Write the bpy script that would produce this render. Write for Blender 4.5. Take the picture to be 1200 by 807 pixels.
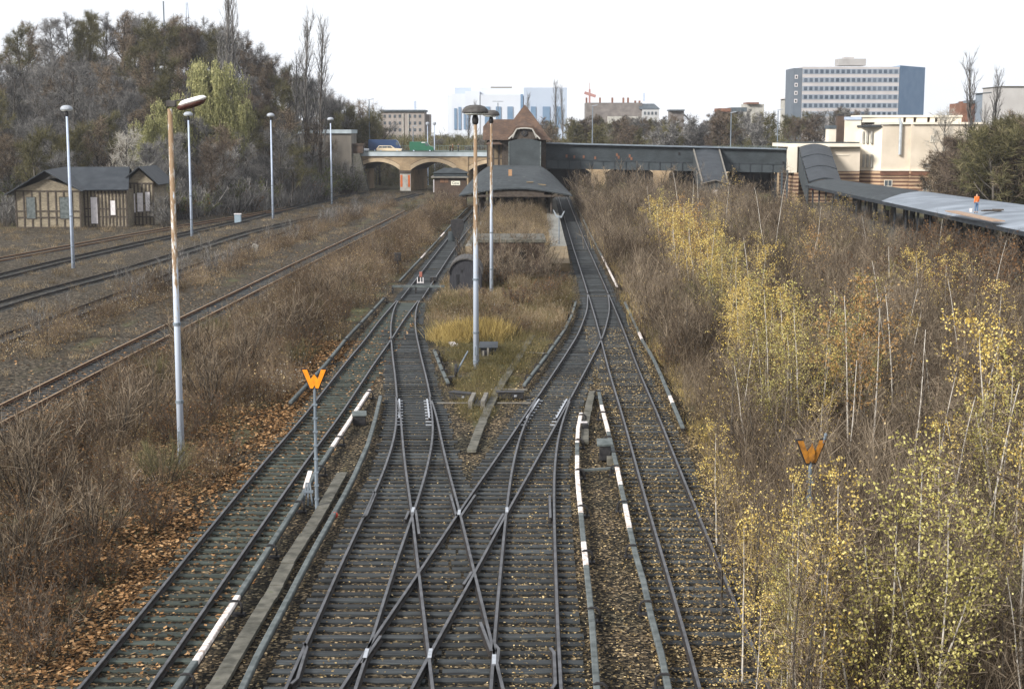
import bpy, math, random
import numpy as np
from mathutils import Vector, Matrix
R = math.radians
scene = bpy.context.scene
for o in list(bpy.data.objects): bpy.data.objects.remove(o)
col = scene.collection

# ------------------------------------------------------------------ camera
FPX, CAMZ, VH = 1720.0, 12.0, 154.0
PITCH = math.atan((403.5-VH)/FPX)
cam = bpy.data.objects.new('camera', bpy.data.cameras.new('camera')); col.objects.link(cam)
cam.location = (0, 0, CAMZ); cam.rotation_euler = (math.pi/2-PITCH, 0, 0)
cam.data.sensor_width = 36; cam.data.lens = FPX/1200*36
cam.data.clip_start = 0.5; cam.data.clip_end = 9000
scene.camera = cam
scene.render.resolution_x = 1024; scene.render.resolution_y = 688

# ------------------------------------------------------------------ sky and sun (overcast November day)
SUN_EL, SUN_AZ = 30, 228          # azimuth measured clockwise from +Y
w = bpy.data.worlds.new('World'); scene.world = w; w.use_nodes = True
nt = w.node_tree; nt.nodes.clear()
out = nt.nodes.new('ShaderNodeOutputWorld'); bg = nt.nodes.new('ShaderNodeBackground')
sky = nt.nodes.new('ShaderNodeTexSky'); sky.sky_type = 'NISHITA'; sky.sun_disc = False
sky.sun_elevation = R(SUN_EL); sky.sun_rotation = R(SUN_AZ); sky.dust_density = 3
mx = nt.nodes.new('ShaderNodeMix'); mx.data_type = 'RGBA'; mx.inputs[0].default_value = 0.9
cl = nt.nodes.new('ShaderNodeTexNoise'); cl.inputs['Scale'].default_value = 1.6; cl.inputs['Detail'].default_value = 5
tc = nt.nodes.new('ShaderNodeTexCoord'); nt.links.new(tc.outputs['Generated'], cl.inputs['Vector'])
cr = nt.nodes.new('ShaderNodeValToRGB')
cr.color_ramp.elements[0].position = 0.35; cr.color_ramp.elements[0].color = (8.2, 8.6, 9.3, 1)
cr.color_ramp.elements[1].position = 0.65; cr.color_ramp.elements[1].color = (9.6, 9.8, 10.2, 1)
nt.links.new(cl.outputs['Fac'], cr.inputs['Fac'])
nt.links.new(sky.outputs['Color'], mx.inputs[6]); nt.links.new(cr.outputs['Color'], mx.inputs[7])
nt.links.new(mx.outputs[2], bg.inputs['Color']); bg.inputs['Strength'].default_value = 0.077
nt.links.new(bg.outputs[0], out.inputs[0])
sl = bpy.data.lights.new('sun', 'SUN'); sl.energy = 3.7; sl.angle = R(13); sl.color = (1, 0.97, 0.92)
so = bpy.data.objects.new('sun', sl); col.objects.link(so)
sd = Vector((math.sin(R(SUN_AZ))*math.cos(R(SUN_EL)), math.cos(R(SUN_AZ))*math.cos(R(SUN_EL)), math.sin(R(SUN_EL))))
so.rotation_euler = sd.to_track_quat('Z', 'Y').to_euler(); so.location = (0, 0, 80)
scene.view_settings.view_transform = 'Standard'; scene.view_settings.look = 'None'
scene.view_settings.exposure = 0.76; scene.view_settings.gamma = 1
scene.render.engine = 'CYCLES'
scene.cycles.max_bounces = 6; scene.cycles.diffuse_bounces = 3; scene.cycles.transparent_max_bounces = 8
scene.cycles.volume_bounces = 0
HAZE = 0.00013

# ------------------------------------------------------------------ helpers
cp, sp = math.cos(PITCH), math.sin(PITCH)
def ray(u, v):
    a, b = u-600.0, 403.5-v
    return a, FPX*cp+b*sp, -FPX*sp+b*cp
def P(u, v, z=0.0):
    a, y, k = ray(u, v); t = (z-CAMZ)/k
    return Vector((a*t, y*t, z))
def Wp(u, v, D):
    a, y, k = ray(u, v); t = D/y
    return Vector((a*t, D, CAMZ+k*t))

def nodes_of(m):
    m.use_nodes = True; n = m.node_tree; return n, n.nodes['Principled BSDF']
def mat(name, c1, c2=None, scale=4.0, rough=0.85, metal=0.0, bump=0.0, lo=0.35, hi=0.65, spec=0.3, stretch=None, c3=None, objrand=0.0):
    m = bpy.data.materials.new(name); n, b = nodes_of(m)
    b.inputs['Roughness'].default_value = rough; b.inputs['Metallic'].default_value = metal
    b.inputs['Specular IOR Level'].default_value = spec
    if c2 is None:
        b.inputs['Base Color'].default_value = (*c1, 1)
        c2 = tuple(x*0.8 for x in c1)
    g = n.nodes.new('ShaderNodeNewGeometry'); vec = g.outputs['Position']
    if stretch:
        mp = n.nodes.new('ShaderNodeMapping'); mp.inputs['Scale'].default_value = stretch
        n.links.new(vec, mp.inputs['Vector']); vec = mp.outputs['Vector']
    nz = n.nodes.new('ShaderNodeTexNoise'); nz.inputs['Scale'].default_value = scale; nz.inputs['Detail'].default_value = 6
    n.links.new(vec, nz.inputs['Vector'])
    r = n.nodes.new('ShaderNodeValToRGB'); e = r.color_ramp.elements
    e[0].position = lo; e[0].color = (*c1, 1); e[1].position = hi; e[1].color = (*c2, 1)
    if c3: x = e.new(min(1, hi+0.12)); x.color = (*c3, 1)
    n.links.new(nz.outputs['Fac'], r.inputs['Fac'])
    colo = r.outputs['Color']
    if objrand > 0:
        oi = n.nodes.new('ShaderNodeObjectInfo'); mr = n.nodes.new('ShaderNodeMapRange')
        mr.inputs[3].default_value = 1-objrand; mr.inputs[4].default_value = 1+objrand
        n.links.new(oi.outputs['Random'], mr.inputs[0])
        hs = n.nodes.new('ShaderNodeHueSaturation'); n.links.new(mr.outputs[0], hs.inputs['Value'])
        n.links.new(colo, hs.inputs['Color']); colo = hs.outputs['Color']
    n.links.new(colo, b.inputs['Base Color'])
    if bump:
        bp = n.nodes.new('ShaderNodeBump'); bp.inputs['Strength'].default_value = bump; bp.inputs['Distance'].default_value = 0.03
        n.links.new(nz.outputs['Fac'], bp.inputs['Height']); n.links.new(bp.outputs[0], b.inputs['Normal'])
    return m
def veg(name, stops, translucent=0.35, objrand=0.15, rough=0.8):
    """foliage or twigs: colour from a per-face random number plus a little per-object change"""
    m = bpy.data.materials.new(name); m.use_nodes = True; n = m.node_tree; n.nodes.clear()
    o = n.nodes.new('ShaderNodeOutputMaterial')
    at = n.nodes.new('ShaderNodeAttribute'); at.attribute_name = 'rnd'
    r = n.nodes.new('ShaderNodeValToRGB'); e = r.color_ramp.elements
    k = len(stops)
    e[0].position = 0; e[0].color = (*stops[0], 1); e[1].position = 1; e[1].color = (*stops[-1], 1)
    for i, c in enumerate(stops[1:-1], 1):
        x = e.new(i/(k-1)); x.color = (*c, 1)
    n.links.new(at.outputs['Fac'], r.inputs['Fac'])
    oi = n.nodes.new('ShaderNodeObjectInfo'); mr = n.nodes.new('ShaderNodeMapRange')
    mr.inputs[3].default_value = 1-objrand; mr.inputs[4].default_value = 1+objrand
    n.links.new(oi.outputs['Random'], mr.inputs[0])
    hs = n.nodes.new('ShaderNodeHueSaturation'); n.links.new(mr.outputs[0], hs.inputs['Value'])
    n.links.new(r.outputs['Color'], hs.inputs['Color'])
    d = n.nodes.new('ShaderNodeBsdfDiffuse'); n.links.new(hs.outputs['Color'], d.inputs['Color'])
    last = d.outputs[0]
    if translucent > 0:
        t = n.nodes.new('ShaderNodeBsdfTranslucent'); n.links.new(hs.outputs['Color'], t.inputs['Color'])
        ms = n.nodes.new('ShaderNodeMixShader'); ms.inputs[0].default_value = translucent
        n.links.new(d.outputs[0], ms.inputs[1]); n.links.new(t.outputs[0], ms.inputs[2]); last = ms.outputs[0]
    n.links.new(last, o.inputs['Surface'])
    return m

M = {}
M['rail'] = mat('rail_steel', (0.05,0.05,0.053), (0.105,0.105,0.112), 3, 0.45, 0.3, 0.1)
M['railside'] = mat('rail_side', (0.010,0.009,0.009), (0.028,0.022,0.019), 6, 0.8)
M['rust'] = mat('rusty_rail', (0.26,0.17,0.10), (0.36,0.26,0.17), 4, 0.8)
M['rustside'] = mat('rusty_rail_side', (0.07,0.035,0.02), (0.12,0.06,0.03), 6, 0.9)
M['bright'] = mat('worn_steel', (0.5,0.52,0.55), (0.35,0.37,0.4), 8, 0.35, 0.6)
M['sleeper'] = mat('sleeper_wood', (0.006,0.006,0.007), (0.046,0.053,0.055), 2.2, 0.8, 0, 0.6, 0.3, 0.7, 0.35, (0.6,14,10), objrand=0.6)
M['sleeper2'] = mat('mossy_sleeper_wood', (0.015,0.020,0.017), (0.062,0.074,0.062), 2.2, 0.85, 0, 0.6, 0.3, 0.7, 0.3, (0.6,14,10), objrand=0.3)
M['board_grey'] = mat('weathered_board', (0.05,0.06,0.06), (0.13,0.145,0.142), 3, 0.8, 0, 0.2, 0.3, 0.7)
M['board_white'] = mat('white_board', (0.78,0.72,0.68), (0.36,0.28,0.23), 6, 0.7, 0, 0.1, 0.42, 0.66)
M['black'] = mat('black_iron', (0.012,0.012,0.014), (0.03,0.028,0.028), 6, 0.6)
M['concrete'] = mat('weathered_concrete', (0.055,0.053,0.042), (0.13,0.122,0.10), 3, 0.9, 0, 0.3, c3=(0.09,0.095,0.06))
M['pale_stone'] = mat('pale_stone', (0.42,0.40,0.36), (0.28,0.27,0.24), 1.2, 0.9, 0, 0.2)
M['pole_blue'] = mat('pale_blue_pole', (0.44,0.50,0.60), (0.36,0.42,0.52), 2, 0.6)
M['pole_dark'] = mat('grey_pole', (0.16,0.19,0.22), (0.11,0.13,0.15), 2, 0.6)
def rust_pole(name, zlo, zhi):
    m = bpy.data.materials.new(name); n, b = nodes_of(m); b.inputs['Roughness'].default_value = 0.75
    g = n.nodes.new('ShaderNodeNewGeometry'); sx = n.nodes.new('ShaderNodeSeparateXYZ'); n.links.new(g.outputs['Position'], sx.inputs[0])
    nz = n.nodes.new('ShaderNodeTexNoise'); nz.inputs['Scale'].default_value = 2.2; nz.inputs['Detail'].default_value = 8; nz.inputs['Roughness'].default_value = 0.7
    mp = n.nodes.new('ShaderNodeMapping'); mp.inputs['Scale'].default_value = (4, 4, 0.8); n.links.new(g.outputs['Position'], mp.inputs[0]); n.links.new(mp.outputs[0], nz.inputs['Vector'])
    mr = n.nodes.new('ShaderNodeMapRange'); mr.inputs[1].default_value = zlo; mr.inputs[2].default_value = zhi
    mr.inputs[3].default_value = -0.17; mr.inputs[4].default_value = 0.10; n.links.new(sx.outputs['Z'], mr.inputs[0])
    ad = n.nodes.new('ShaderNodeMath'); n.links.new(nz.outputs['Fac'], ad.inputs[0]); n.links.new(mr.outputs[0], ad.inputs[1])
    r = n.nodes.new('ShaderNodeValToRGB'); e = r.color_ramp.elements
    e[0].position = 0.47; e[0].color = (0.42,0.47,0.55,1); e[1].position = 0.58; e[1].color = (0.20,0.12,0.06,1)
    x = e.new(0.51); x.color = (0.46,0.43,0.37,1); x = e.new(0.75); x.color = (0.24,0.17,0.105,1)
    n.links.new(ad.outputs[0], r.inputs['Fac']); n.links.new(r.outputs['Color'], b.inputs['Base Color'])
    return m
M['pole_rust'] = rust_pole('rusty_painted_pole', 4, 8)
M['pole_rust2'] = rust_pole('streaked_painted_pole', 3, 9.5)
M['lamp_cap'] = mat('lamp_cap', (0.045,0.04,0.038), (0.08,0.075,0.07), 5, 0.8)
M['lamp_cap_pale'] = mat('pale_lamp_cap', (0.33,0.35,0.38), (0.25,0.27,0.30), 5, 0.5)
M['glass_pale'] = mat('opal_glass', (0.75,0.76,0.70), (0.68,0.7,0.66), 5, 0.3)
M['orange'] = mat('orange_sign', (0.78,0.27,0.010), (0.55,0.18,0.010), 5, 0.5)
M['orange_old'] = mat('faded_orange_sign', (0.36,0.15,0.018), (0.16,0.07,0.015), 7, 0.6)
M['slate'] = mat('slate', (0.045,0.058,0.068), (0.085,0.10,0.112), 0.9, 0.6, 0, 0.3)
M['slate_dark'] = mat('dark_slate', (0.016,0.02,0.025), (0.032,0.037,0.043), 0.8, 0.6, 0, 0.2)
M['felt_roof'] = mat('grey_felt_roof', (0.045,0.052,0.056), (0.024,0.029,0.032), 0.9, 0.95, 0, 0.4, c3=(0.12,0.125,0.12))
M['timber'] = mat('dark_timber', (0.045,0.035,0.028), (0.075,0.06,0.048), 3, 0.9)
M['timber_grey'] = mat('grey_timber', (0.13,0.12,0.105), (0.19,0.175,0.15), 3, 0.9)
M['white_paint'] = mat('white_paint', (0.66,0.62,0.62), (0.50,0.47,0.47), 2.5, 0.7)
M['cream'] = mat('cream_render', (0.60,0.52,0.42), (0.50,0.43,0.34), 0.35, 0.9, 0, 0.05)
M['cream_light'] = mat('cream_trim', (0.72,0.66,0.55), (0.62,0.56,0.46), 0.5, 0.9)
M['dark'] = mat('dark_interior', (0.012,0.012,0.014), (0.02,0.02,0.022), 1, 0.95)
M['window'] = mat('window_glass', (0.05,0.06,0.07), (0.10,0.115,0.13), 0.6, 0.2, 0, 0, spec=0.5)
M['canopy_pale'] = mat('pale_canopy_roof', (0.24,0.27,0.31), (0.14,0.16,0.185), 0.35, 0.6, 0, 0.1, 0.3, 0.62)
M['red'] = mat('red_paint', (0.45,0.05,0.02), (0.35,0.04,0.02), 4, 0.5)
M['sand'] = mat('ochre_render', (0.20,0.145,0.08), (0.13,0.10,0.06), 1.5, 0.9, 0, 0.2)

def brick(name, c1, c2, mortar, scale=1.0, rot=0.0, zx=True, stripes=None, bias=0.0):
    m = bpy.data.materials.new(name); n, b = nodes_of(m); b.inputs['Roughness'].default_value = 0.9
    g = n.nodes.new('ShaderNodeNewGeometry'); sx = n.nodes.new('ShaderNodeSeparateXYZ'); n.links.new(g.outputs['Position'], sx.inputs[0])
    ad = n.nodes.new('ShaderNodeMath'); n.links.new(sx.outputs['X'], ad.inputs[0]); n.links.new(sx.outputs['Y'], ad.inputs[1])
    cb = n.nodes.new('ShaderNodeCombineXYZ'); n.links.new(ad.outputs[0], cb.inputs[0]); n.links.new(sx.outputs['Z'], cb.inputs[1])
    bt = n.nodes.new('ShaderNodeTexBrick'); n.links.new(cb.outputs[0], bt.inputs['Vector'])
    bt.inputs['Scale'].default_value = scale; bt.inputs['Brick Width'].default_value = 0.5; bt.inputs['Row Height'].default_value = 0.16
    bt.inputs['Mortar Size'].default_value = 0.012; bt.inputs['Color1'].default_value = (*c1, 1); bt.inputs['Color2'].default_value = (*c2, 1)
    bt.inputs['Mortar'].default_value = (*mortar, 1); bt.inputs['Bias'].default_value = bias
    nz = n.nodes.new('ShaderNodeTexNoise'); nz.inputs['Scale'].default_value = 0.5; nz.inputs['Detail'].default_value = 8
    n.links.new(g.outputs['Position'], nz.inputs['Vector'])
    mr = n.nodes.new('ShaderNodeMapRange'); mr.inputs[1].default_value = 0.3; mr.inputs[2].default_value = 0.7; mr.inputs[3].default_value = 0.62; mr.inputs[4].default_value = 1.12
    n.links.new(nz.outputs['Fac'], mr.inputs[0])
    mm = n.nodes.new('ShaderNodeMix'); mm.data_type = 'RGBA'; mm.blend_type = 'MULTIPLY'; mm.inputs[0].default_value = 1
    c = bt.outputs['Color']
    if stripes:
        ma = n.nodes.new('ShaderNodeMath'); ma.operation = 'FRACT'; di = n.nodes.new('ShaderNodeMath'); di.operation = 'DIVIDE'; di.inputs[1].default_value = stripes[0]
        n.links.new(sx.outputs['Z'], di.inputs[0]); n.links.new(di.outputs[0], ma.inputs[0])
        gt = n.nodes.new('ShaderNodeMath'); gt.operation = 'GREATER_THAN'; gt.inputs[1].default_value = 0.5; n.links.new(ma.outputs[0], gt.inputs[0])
        m2 = n.nodes.new('ShaderNodeMix'); m2.data_type = 'RGBA'; n.links.new(gt.outputs[0], m2.inputs[0]); n.links.new(c, m2.inputs[6]); m2.inputs[7].default_value = (*stripes[1], 1); c = m2.outputs[2]
    n.links.new(c, mm.inputs[6]); n.links.new(mr.outputs[0], mm.inputs[7])
    n.links.new(mm.outputs[2], b.inputs['Base Color'])
    return m
M['yellow_brick'] = brick('yellow_brick', (0.36,0.26,0.15), (0.29,0.20,0.115), (0.20,0.16,0.11), 1.2)
M['arch_brick'] = brick('pale_arch_brick', (0.46,0.36,0.24), (0.40,0.30,0.19), (0.26,0.2,0.14), 1.2)
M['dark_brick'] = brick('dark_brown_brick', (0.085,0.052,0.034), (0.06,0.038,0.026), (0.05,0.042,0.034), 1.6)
M['stripe_brick'] = brick('striped_brick', (0.52,0.36,0.22), (0.46,0.31,0.19), (0.36,0.26,0.18), 1.0, stripes=(0.62, (0.13,0.065,0.042)))
M['red_brick'] = brick('red_brick', (0.22,0.09,0.05), (0.17,0.07,0.04), (0.14,0.10,0.07), 1.0)
M['tenement'] = brick('tenement_brick', (0.19,0.165,0.15), (0.15,0.13,0.12), (0.14,0.13,0.12), 0.5)
M['tiles'] = brick('red_roof_tiles', (0.125,0.072,0.045), (0.075,0.045,0.031), (0.04,0.027,0.02), 1.1)
M['shed_infill'] = brick('dirty_infill_brick', (0.30,0.25,0.175), (0.18,0.15,0.10), (0.12,0.10,0.075), 2.0)
M['slate_clad'] = brick('slate_cladding', (0.04,0.05,0.056), (0.03,0.039,0.044), (0.02,0.025,0.028), 1.2)
M['slate_clad2'] = brick('pale_slate_cladding', (0.052,0.062,0.066), (0.042,0.052,0.056), (0.03,0.037,0.04), 2.0)

class MB:
    """collects shapes and links them as ONE mesh object"""
    def __init__(s): s.v = []; s.f = []; s.m = []
    def add(s, vs, fs, mi=0):
        k = len(s.v); s.v += [tuple(p) for p in vs]; s.f += [tuple(i+k for i in f) for f in fs]; s.m += [mi]*len(fs); return s
    def box(s, x0, x1, y0, y1, z0, z1, mi=0):
        return s.add([(x0,y0,z0),(x1,y0,z0),(x1,y1,z0),(x0,y1,z0),(x0,y0,z1),(x1,y0,z1),(x1,y1,z1),(x0,y1,z1)],
              [(0,3,2,1),(4,5,6,7),(0,1,5,4),(1,2,6,5),(2,3,7,6),(3,0,4,7)], mi)
    def obox(s, c, size, rz=0, rx=0, ry=0, mi=0):
        Mx = Matrix.Translation(c) @ Matrix.Rotation(rz,4,'Z') @ Matrix.Rotation(rx,4,'X') @ Matrix.Rotation(ry,4,'Y')
        a, b, d = size[0]/2, size[1]/2, size[2]/2
        vs = [Mx @ Vector(p) for p in [(-a,-b,-d),(a,-b,-d),(a,b,-d),(-a,b,-d),(-a,-b,d),(a,-b,d),(a,b,d),(-a,b,d)]]
        return s.add(vs, [(0,3,2,1),(4,5,6,7),(0,1,5,4),(1,2,6,5),(2,3,7,6),(3,0,4,7)], mi)
    def beam(s, p0, p1, wd, ht, mi=0):
        p0, p1 = Vector(p0), Vector(p1); d = (p1-p0); L = d.length; d.normalize()
        up = Vector((0,0,1)) if abs(d.z) < 0.95 else Vector((0,1,0))
        sd_ = d.cross(up).normalized(); u2 = sd_.cross(d)
        vs = []
        for p in (p0, p1):
            for a, b in ((-1,-1),(1,-1),(1,1),(-1,1)): vs.append(p+sd_*(a*wd/2)+u2*(b*ht/2))
        return s.add(vs, [(0,1,2,3),(7,6,5,4),(0,4,5,1),(1,5,6,2),(2,6,7,3),(3,7,4,0)], mi)
    def tube(s, pts, rad, n=8, mi=0, caps=True):
        pts = [Vector(p) for p in pts]; rs = rad if isinstance(rad, (list,tuple)) else [rad]*len(pts)
        vs, fs = [], []
        for i, p in enumerate(pts):
            d = (pts[min(i+1,len(pts)-1)]-pts[max(i-1,0)]).normalized()
            up = Vector((0,1,0)) if abs(d.y) < 0.9 else Vector((1,0,0))
            a = d.cross(up).normalized(); b = d.cross(a)
            for k in range(n):
                t = 2*math.pi*k/n; vs.append(p+(a*math.cos(t)+b*math.sin(t))*rs[i])
        for i in range(len(pts)-1):
            for k in range(n):
                k2 = (k+1)%n; fs.append((i*n+k, i*n+k2, (i+1)*n+k2, (i+1)*n+k))
        if caps: fs.append(tuple(range(n))[::-1]); fs.append(tuple((len(pts)-1)*n+k for k in range(n)))
        return s.add(vs, fs, mi)
    def prism(s, poly, axis, a0, a1, mi=0):
        """poly of 2D points extruded along axis ('x','y','z')"""
        n = len(poly)
        def q(p, a): return {'y': (p[0], a, p[1]), 'x': (a, p[0], p[1]), 'z': (p[0], p[1], a)}[axis]
        vs = [q(p, a0) for p in poly]+[q(p, a1) for p in poly]
        fs = [tuple(range(n)), tuple(range(2*n-1, n-1, -1))]+[(i, i+n, (i+1)%n+n, (i+1)%n) for i in range(n)]
        return s.add(vs, fs, mi)
    def lathe(s, prof, c=(0,0,0), n=16, mi=0):
        vs, fs = [], []
        for (r, z) in prof:
            for k in range(n):
                t = 2*math.pi*k/n; vs.append((c[0]+r*math.cos(t), c[1]+r*math.sin(t), c[2]+z))
        for i in range(len(prof)-1):
            for k in range(n): fs.append((i*n+k, i*n+(k+1)%n, (i+1)*n+(k+1)%n, (i+1)*n+k))
        fs.append(tuple(range(n))[::-1]); fs.append(tuple((len(prof)-1)*n+k for k in range(n)))
        return s.add(vs, fs, mi)
    def xf(s, Mx):
        s.v = [tuple(Mx @ Vector(p)) for p in s.v]; return s
    def build(s, name, mats, parent=None, smooth=False, bevel=0, world=True):
        if not isinstance(mats, (list,tuple)): mats = [mats]
        me = bpy.data.meshes.new(name)
        off = Vector((0,0,0))
        if parent is not None and world: off = ORG.get(parent.name, Vector((0,0,0)))
        me.from_pydata([tuple(Vector(p)-off) for p in s.v], [], s.f)
        for m in mats: me.materials.append(m)
        me.polygons.foreach_set('material_index', s.m)
        if smooth: me.polygons.foreach_set('use_smooth', [True]*len(s.f))
        me.update()
        o = bpy.data.objects.new(name, me); col.objects.link(o)
        if parent is not None: o.parent = parent; ORG[o.name] = off
        if bevel:
            b = o.modifiers.new('bevel', 'BEVEL'); b.width = bevel; b.segments = 1; b.limit_method = 'ANGLE'
        return o
ORG = {}
def tag(o, label=None, cat=None, group=None, kind=None):
    if label: o['label'] = label
    if cat: o['category'] = cat
    if group: o['group'] = group
    if kind: o['kind'] = kind
    return o
def thing(name, label, cat, loc=(0,0,0), group=None):
    o = bpy.data.objects.new(name, None); col.objects.link(o); o.location = loc
    o.empty_display_size = 0.3; ORG[o.name] = Vector(loc)
    return tag(o, label, cat, group)
def children(o): return KIDS.get(o.name, [])
KIDS = {}
def copy_tree(src, loc, rz=0, scale=1, label=None, group=None, name=None):
    c = src.copy(); col.objects.link(c); c.location = loc; c.rotation_euler = (0,0,rz); c.scale = (scale if isinstance(scale, (tuple,list)) else (scale,)*3)
    if label: c['label'] = label
    if group: c['group'] = group
    def rec(a, b):
        for ch in list(a.children):
            d = ch.copy(); col.objects.link(d); d.parent = b; rec(ch, d)
    rec(src, c)
    return c
# ------------------------------------------------------------------ track geometry: centre lines x(y) read on the ground plane
def track_fn(left, right, deg_smooth=5.0, g=0.75):
    pts = []
    for (u, v) in left:
        p = P(u, v, 0.2); pts.append((p.y, p.x+g, 0))
    for (u, v) in right:
        p = P(u, v, 0.2); pts.append((p.y, p.x-g, 1))
    L = sorted([(a, b) for a, b, s in pts if s == 0]); Rr = sorted([(a, b) for a, b, s in pts if s == 1])
    y0 = min(p[0] for p in pts); y1 = max(p[0] for p in pts)
    ys = np.arange(y0-30, y1+30, 0.5)
    def interp(S):
        a = np.array([s[0] for s in S]); b = np.array([s[1] for s in S])
        r = np.interp(ys, a, b)
        if len(a) > 1:
            lo = ys < a[0]; r[lo] = b[0]+(ys[lo]-a[0])*(b[1]-b[0])/(a[1]-a[0])
            hi = ys > a[-1]; r[hi] = b[-1]+(ys[hi]-a[-1])*(b[-1]-b[-2])/(a[-1]-a[-2])
        return r
    if L and Rr: xs = (interp(L)+interp(Rr))/2
    else: xs = interp(L or Rr)
    k = max(1, int(deg_smooth/0.5)); ker = np.ones(2*k+1)/(2*k+1)
    pad = np.concatenate([xs[0]-(xs[k:0:-1]-xs[0]), xs, xs[-1]-(xs[-2:-k-2:-1]-xs[-1])])
    xs = np.convolve(pad, ker, 'valid')
    return (lambda y: float(np.interp(y, ys, xs))), y0, y1
T = {}
T['A'] = track_fn([(507.8,300),(489.2,325),(474.3,343),(465.4,352),(444.6,374.3),(425.6,401.4),(409,419),(372.7,462.7),(340,505),(325,520),(266.8,593.6),(230,640),(213.9,660),(173.8,707),(99,798)],
                  [(525,303),(510,325),(495.2,343),(480.3,364),(459.5,395),(443,419),(408,476),(372.7,522.6),(340,566),(328.7,582),(276.8,653.8),(224.8,734.7),(173.8,805.7)], 4)
T['B'] = track_fn([(471,348),(465.4,353.5),(459.5,367),(457.2,389),(460.2,419),(464,440),(465.6,465)],
                  [(491,351),(487.7,359.5),(486.2,381.8),(493.7,419),(495.2,426),(500.5,450)], 3)
T['L1'] = track_fn([(465.6,465),(465.4,494),(462.4,515),(453.5,539),(443.6,568.5),(430,597),(397.6,663.8),(372,725.6),(334.6,805.7)],
                   [(502,463),(506,487),(507.4,509),(502.6,539),(495.4,567),(485.4,592),(480.4,613.6),(461.1,663.8),(449.4,703.7),(434.8,747.4),(416.6,805.7)], 3)
T['L2'] = track_fn([(466,465),(469,490),(474.3,539),(483,597),(490.4,663.8),(499.5,747.4),(507.3,805.7)],
                   [(502,463),(510.8,479.5),(522,539),(538,598.6),(554,663.8),(576.5,751),(589,805.7)], 3)
T['R1'] = track_fn([(658.1,420),(631.4,464.6),(614.3,487),(580,539),(560,566.8),(538,598.6),(495.4,663.8),(456.6,720),(427.5,762),(400,805.7)],
                   [(693,420),(667,466),(653.7,493),(628.4,539),(598.5,592),(559.2,663.8),(541,698),(504,764),(482,805.7)], 3)
T['R2'] = track_fn([(631.4,465),(612,503),(601.6,539),(594.4,588.5),(592,613.6),(587.7,663.8),(582.3,714.6),(579.2,751),(576.5,805.7)],
                   [(667,466),(655.2,503.3),(650,539),(648.7,580),(650.4,663.8),(652.6,714.6),(656.3,805.7)], 3)
T['C'] = track_fn([(689,342),(689,349),(688.4,364),(679.5,389),(660,419),(631.4,464.6)],
                  [(712,345),(714,356),(713,367),(705.5,395),(694,419),(667,466)], 3)
T['D'] = track_fn([(689,344),(691.4,350.6),(704.8,398),(710,419),(715.8,440),(729.2,484.6),(750,559),(771.7,634),(779.2,660),(798,718.6),(822,806)],
                  [(713,344),(715.2,349),(727,377),(742.7,419),(750.8,440),(773.8,492),(799,556),(811.7,588),(831.7,634),(857,697.5),(896.7,796.6)], 4)
T['M'] = track_fn([(650,221),(655,231),(661.3,254.6),(671.8,291.4),(675,300),(684,328),(689,344)],
                  [(660,223),(665,233.4),(674.6,256.8),(686.9,284.7),(693.6,300),(710,337),(713,344)], 4)
T['N'] = track_fn([(560,240),(546,257),(525.4,278.6),(507.8,300),(489.2,325)],
                  [(568,243),(558,257),(541,278),(525,303),(510,325)], 4)
T['Y1'] = track_fn([(0,472),(104,420),(180,386.4),(280.4,339),(341.3,309),(400,282),(436.7,265.4),(485.8,240)],
                   [(0,496),(142,423.5),(213.5,384.6),(291.5,344.6),(363,309),(404,288.6)], 8)
T['Y2'] = track_fn([(0,352.5),(61,334),(116,322),(186.3,300.4),(246.3,282.7),(299.4,266.3),(334.5,257.2),(389,247),(439.4,228.6)],
                   [(0,359.3),(35.4,349),(159.4,316.3),(299.4,271.8),(361.7,260)], 8)
T['Y3'] = track_fn([(0,390),(48,375),(170,328),(280,290),(334.5,269.5),(389,253),(450,236)], [(0,405),(390,257)], 8)
T['Y4'] = track_fn([(0,319),(47.7,306.8),(159.4,283),(208,273.8),(276,259.5),(348,239.5),(389,231),(430,224)], [(0,326),(159.4,288)], 8)
T['Y5'] = track_fn([(0,300),(81.7,285.6),(159.4,272),(221.7,261),(299.4,248.6),(348,240)], [(0,306),(159.4,275.5),(299.4,252)], 8)
T['Z1'] = (lambda y: float(np.interp(y, [20,104,151,201,254,270], [33.0,35.0,37.0,38.9,39.7,39.8])), 30, 268)
T['Z2'] = (lambda y: float(np.interp(y, [20,104,151,201,254,270], [28.6,30.6,32.6,34.5,35.3,35.4])), 150, 268)

RAILPROF = [(-.065,-.15),(.065,-.15),(.065,-.13),(.012,-.115),(.012,-.04),(.036,-.03),(.036,0),(-.036,0),(-.036,-.03),(-.012,-.04),(-.012,-.115),(-.065,-.13)]
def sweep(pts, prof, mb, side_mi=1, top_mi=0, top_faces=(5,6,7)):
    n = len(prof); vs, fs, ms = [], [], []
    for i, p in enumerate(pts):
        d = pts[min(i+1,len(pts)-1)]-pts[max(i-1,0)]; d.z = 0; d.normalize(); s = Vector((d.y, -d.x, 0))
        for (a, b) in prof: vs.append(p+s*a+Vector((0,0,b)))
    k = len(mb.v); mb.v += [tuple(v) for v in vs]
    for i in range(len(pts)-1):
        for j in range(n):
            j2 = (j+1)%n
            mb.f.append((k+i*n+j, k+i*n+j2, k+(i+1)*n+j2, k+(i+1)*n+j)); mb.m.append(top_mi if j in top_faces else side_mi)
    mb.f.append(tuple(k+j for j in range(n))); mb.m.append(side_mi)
    mb.f.append(tuple(k+(len(pts)-1)*n+j for j in range(n))[::-1]); mb.m.append(side_mi)
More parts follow.
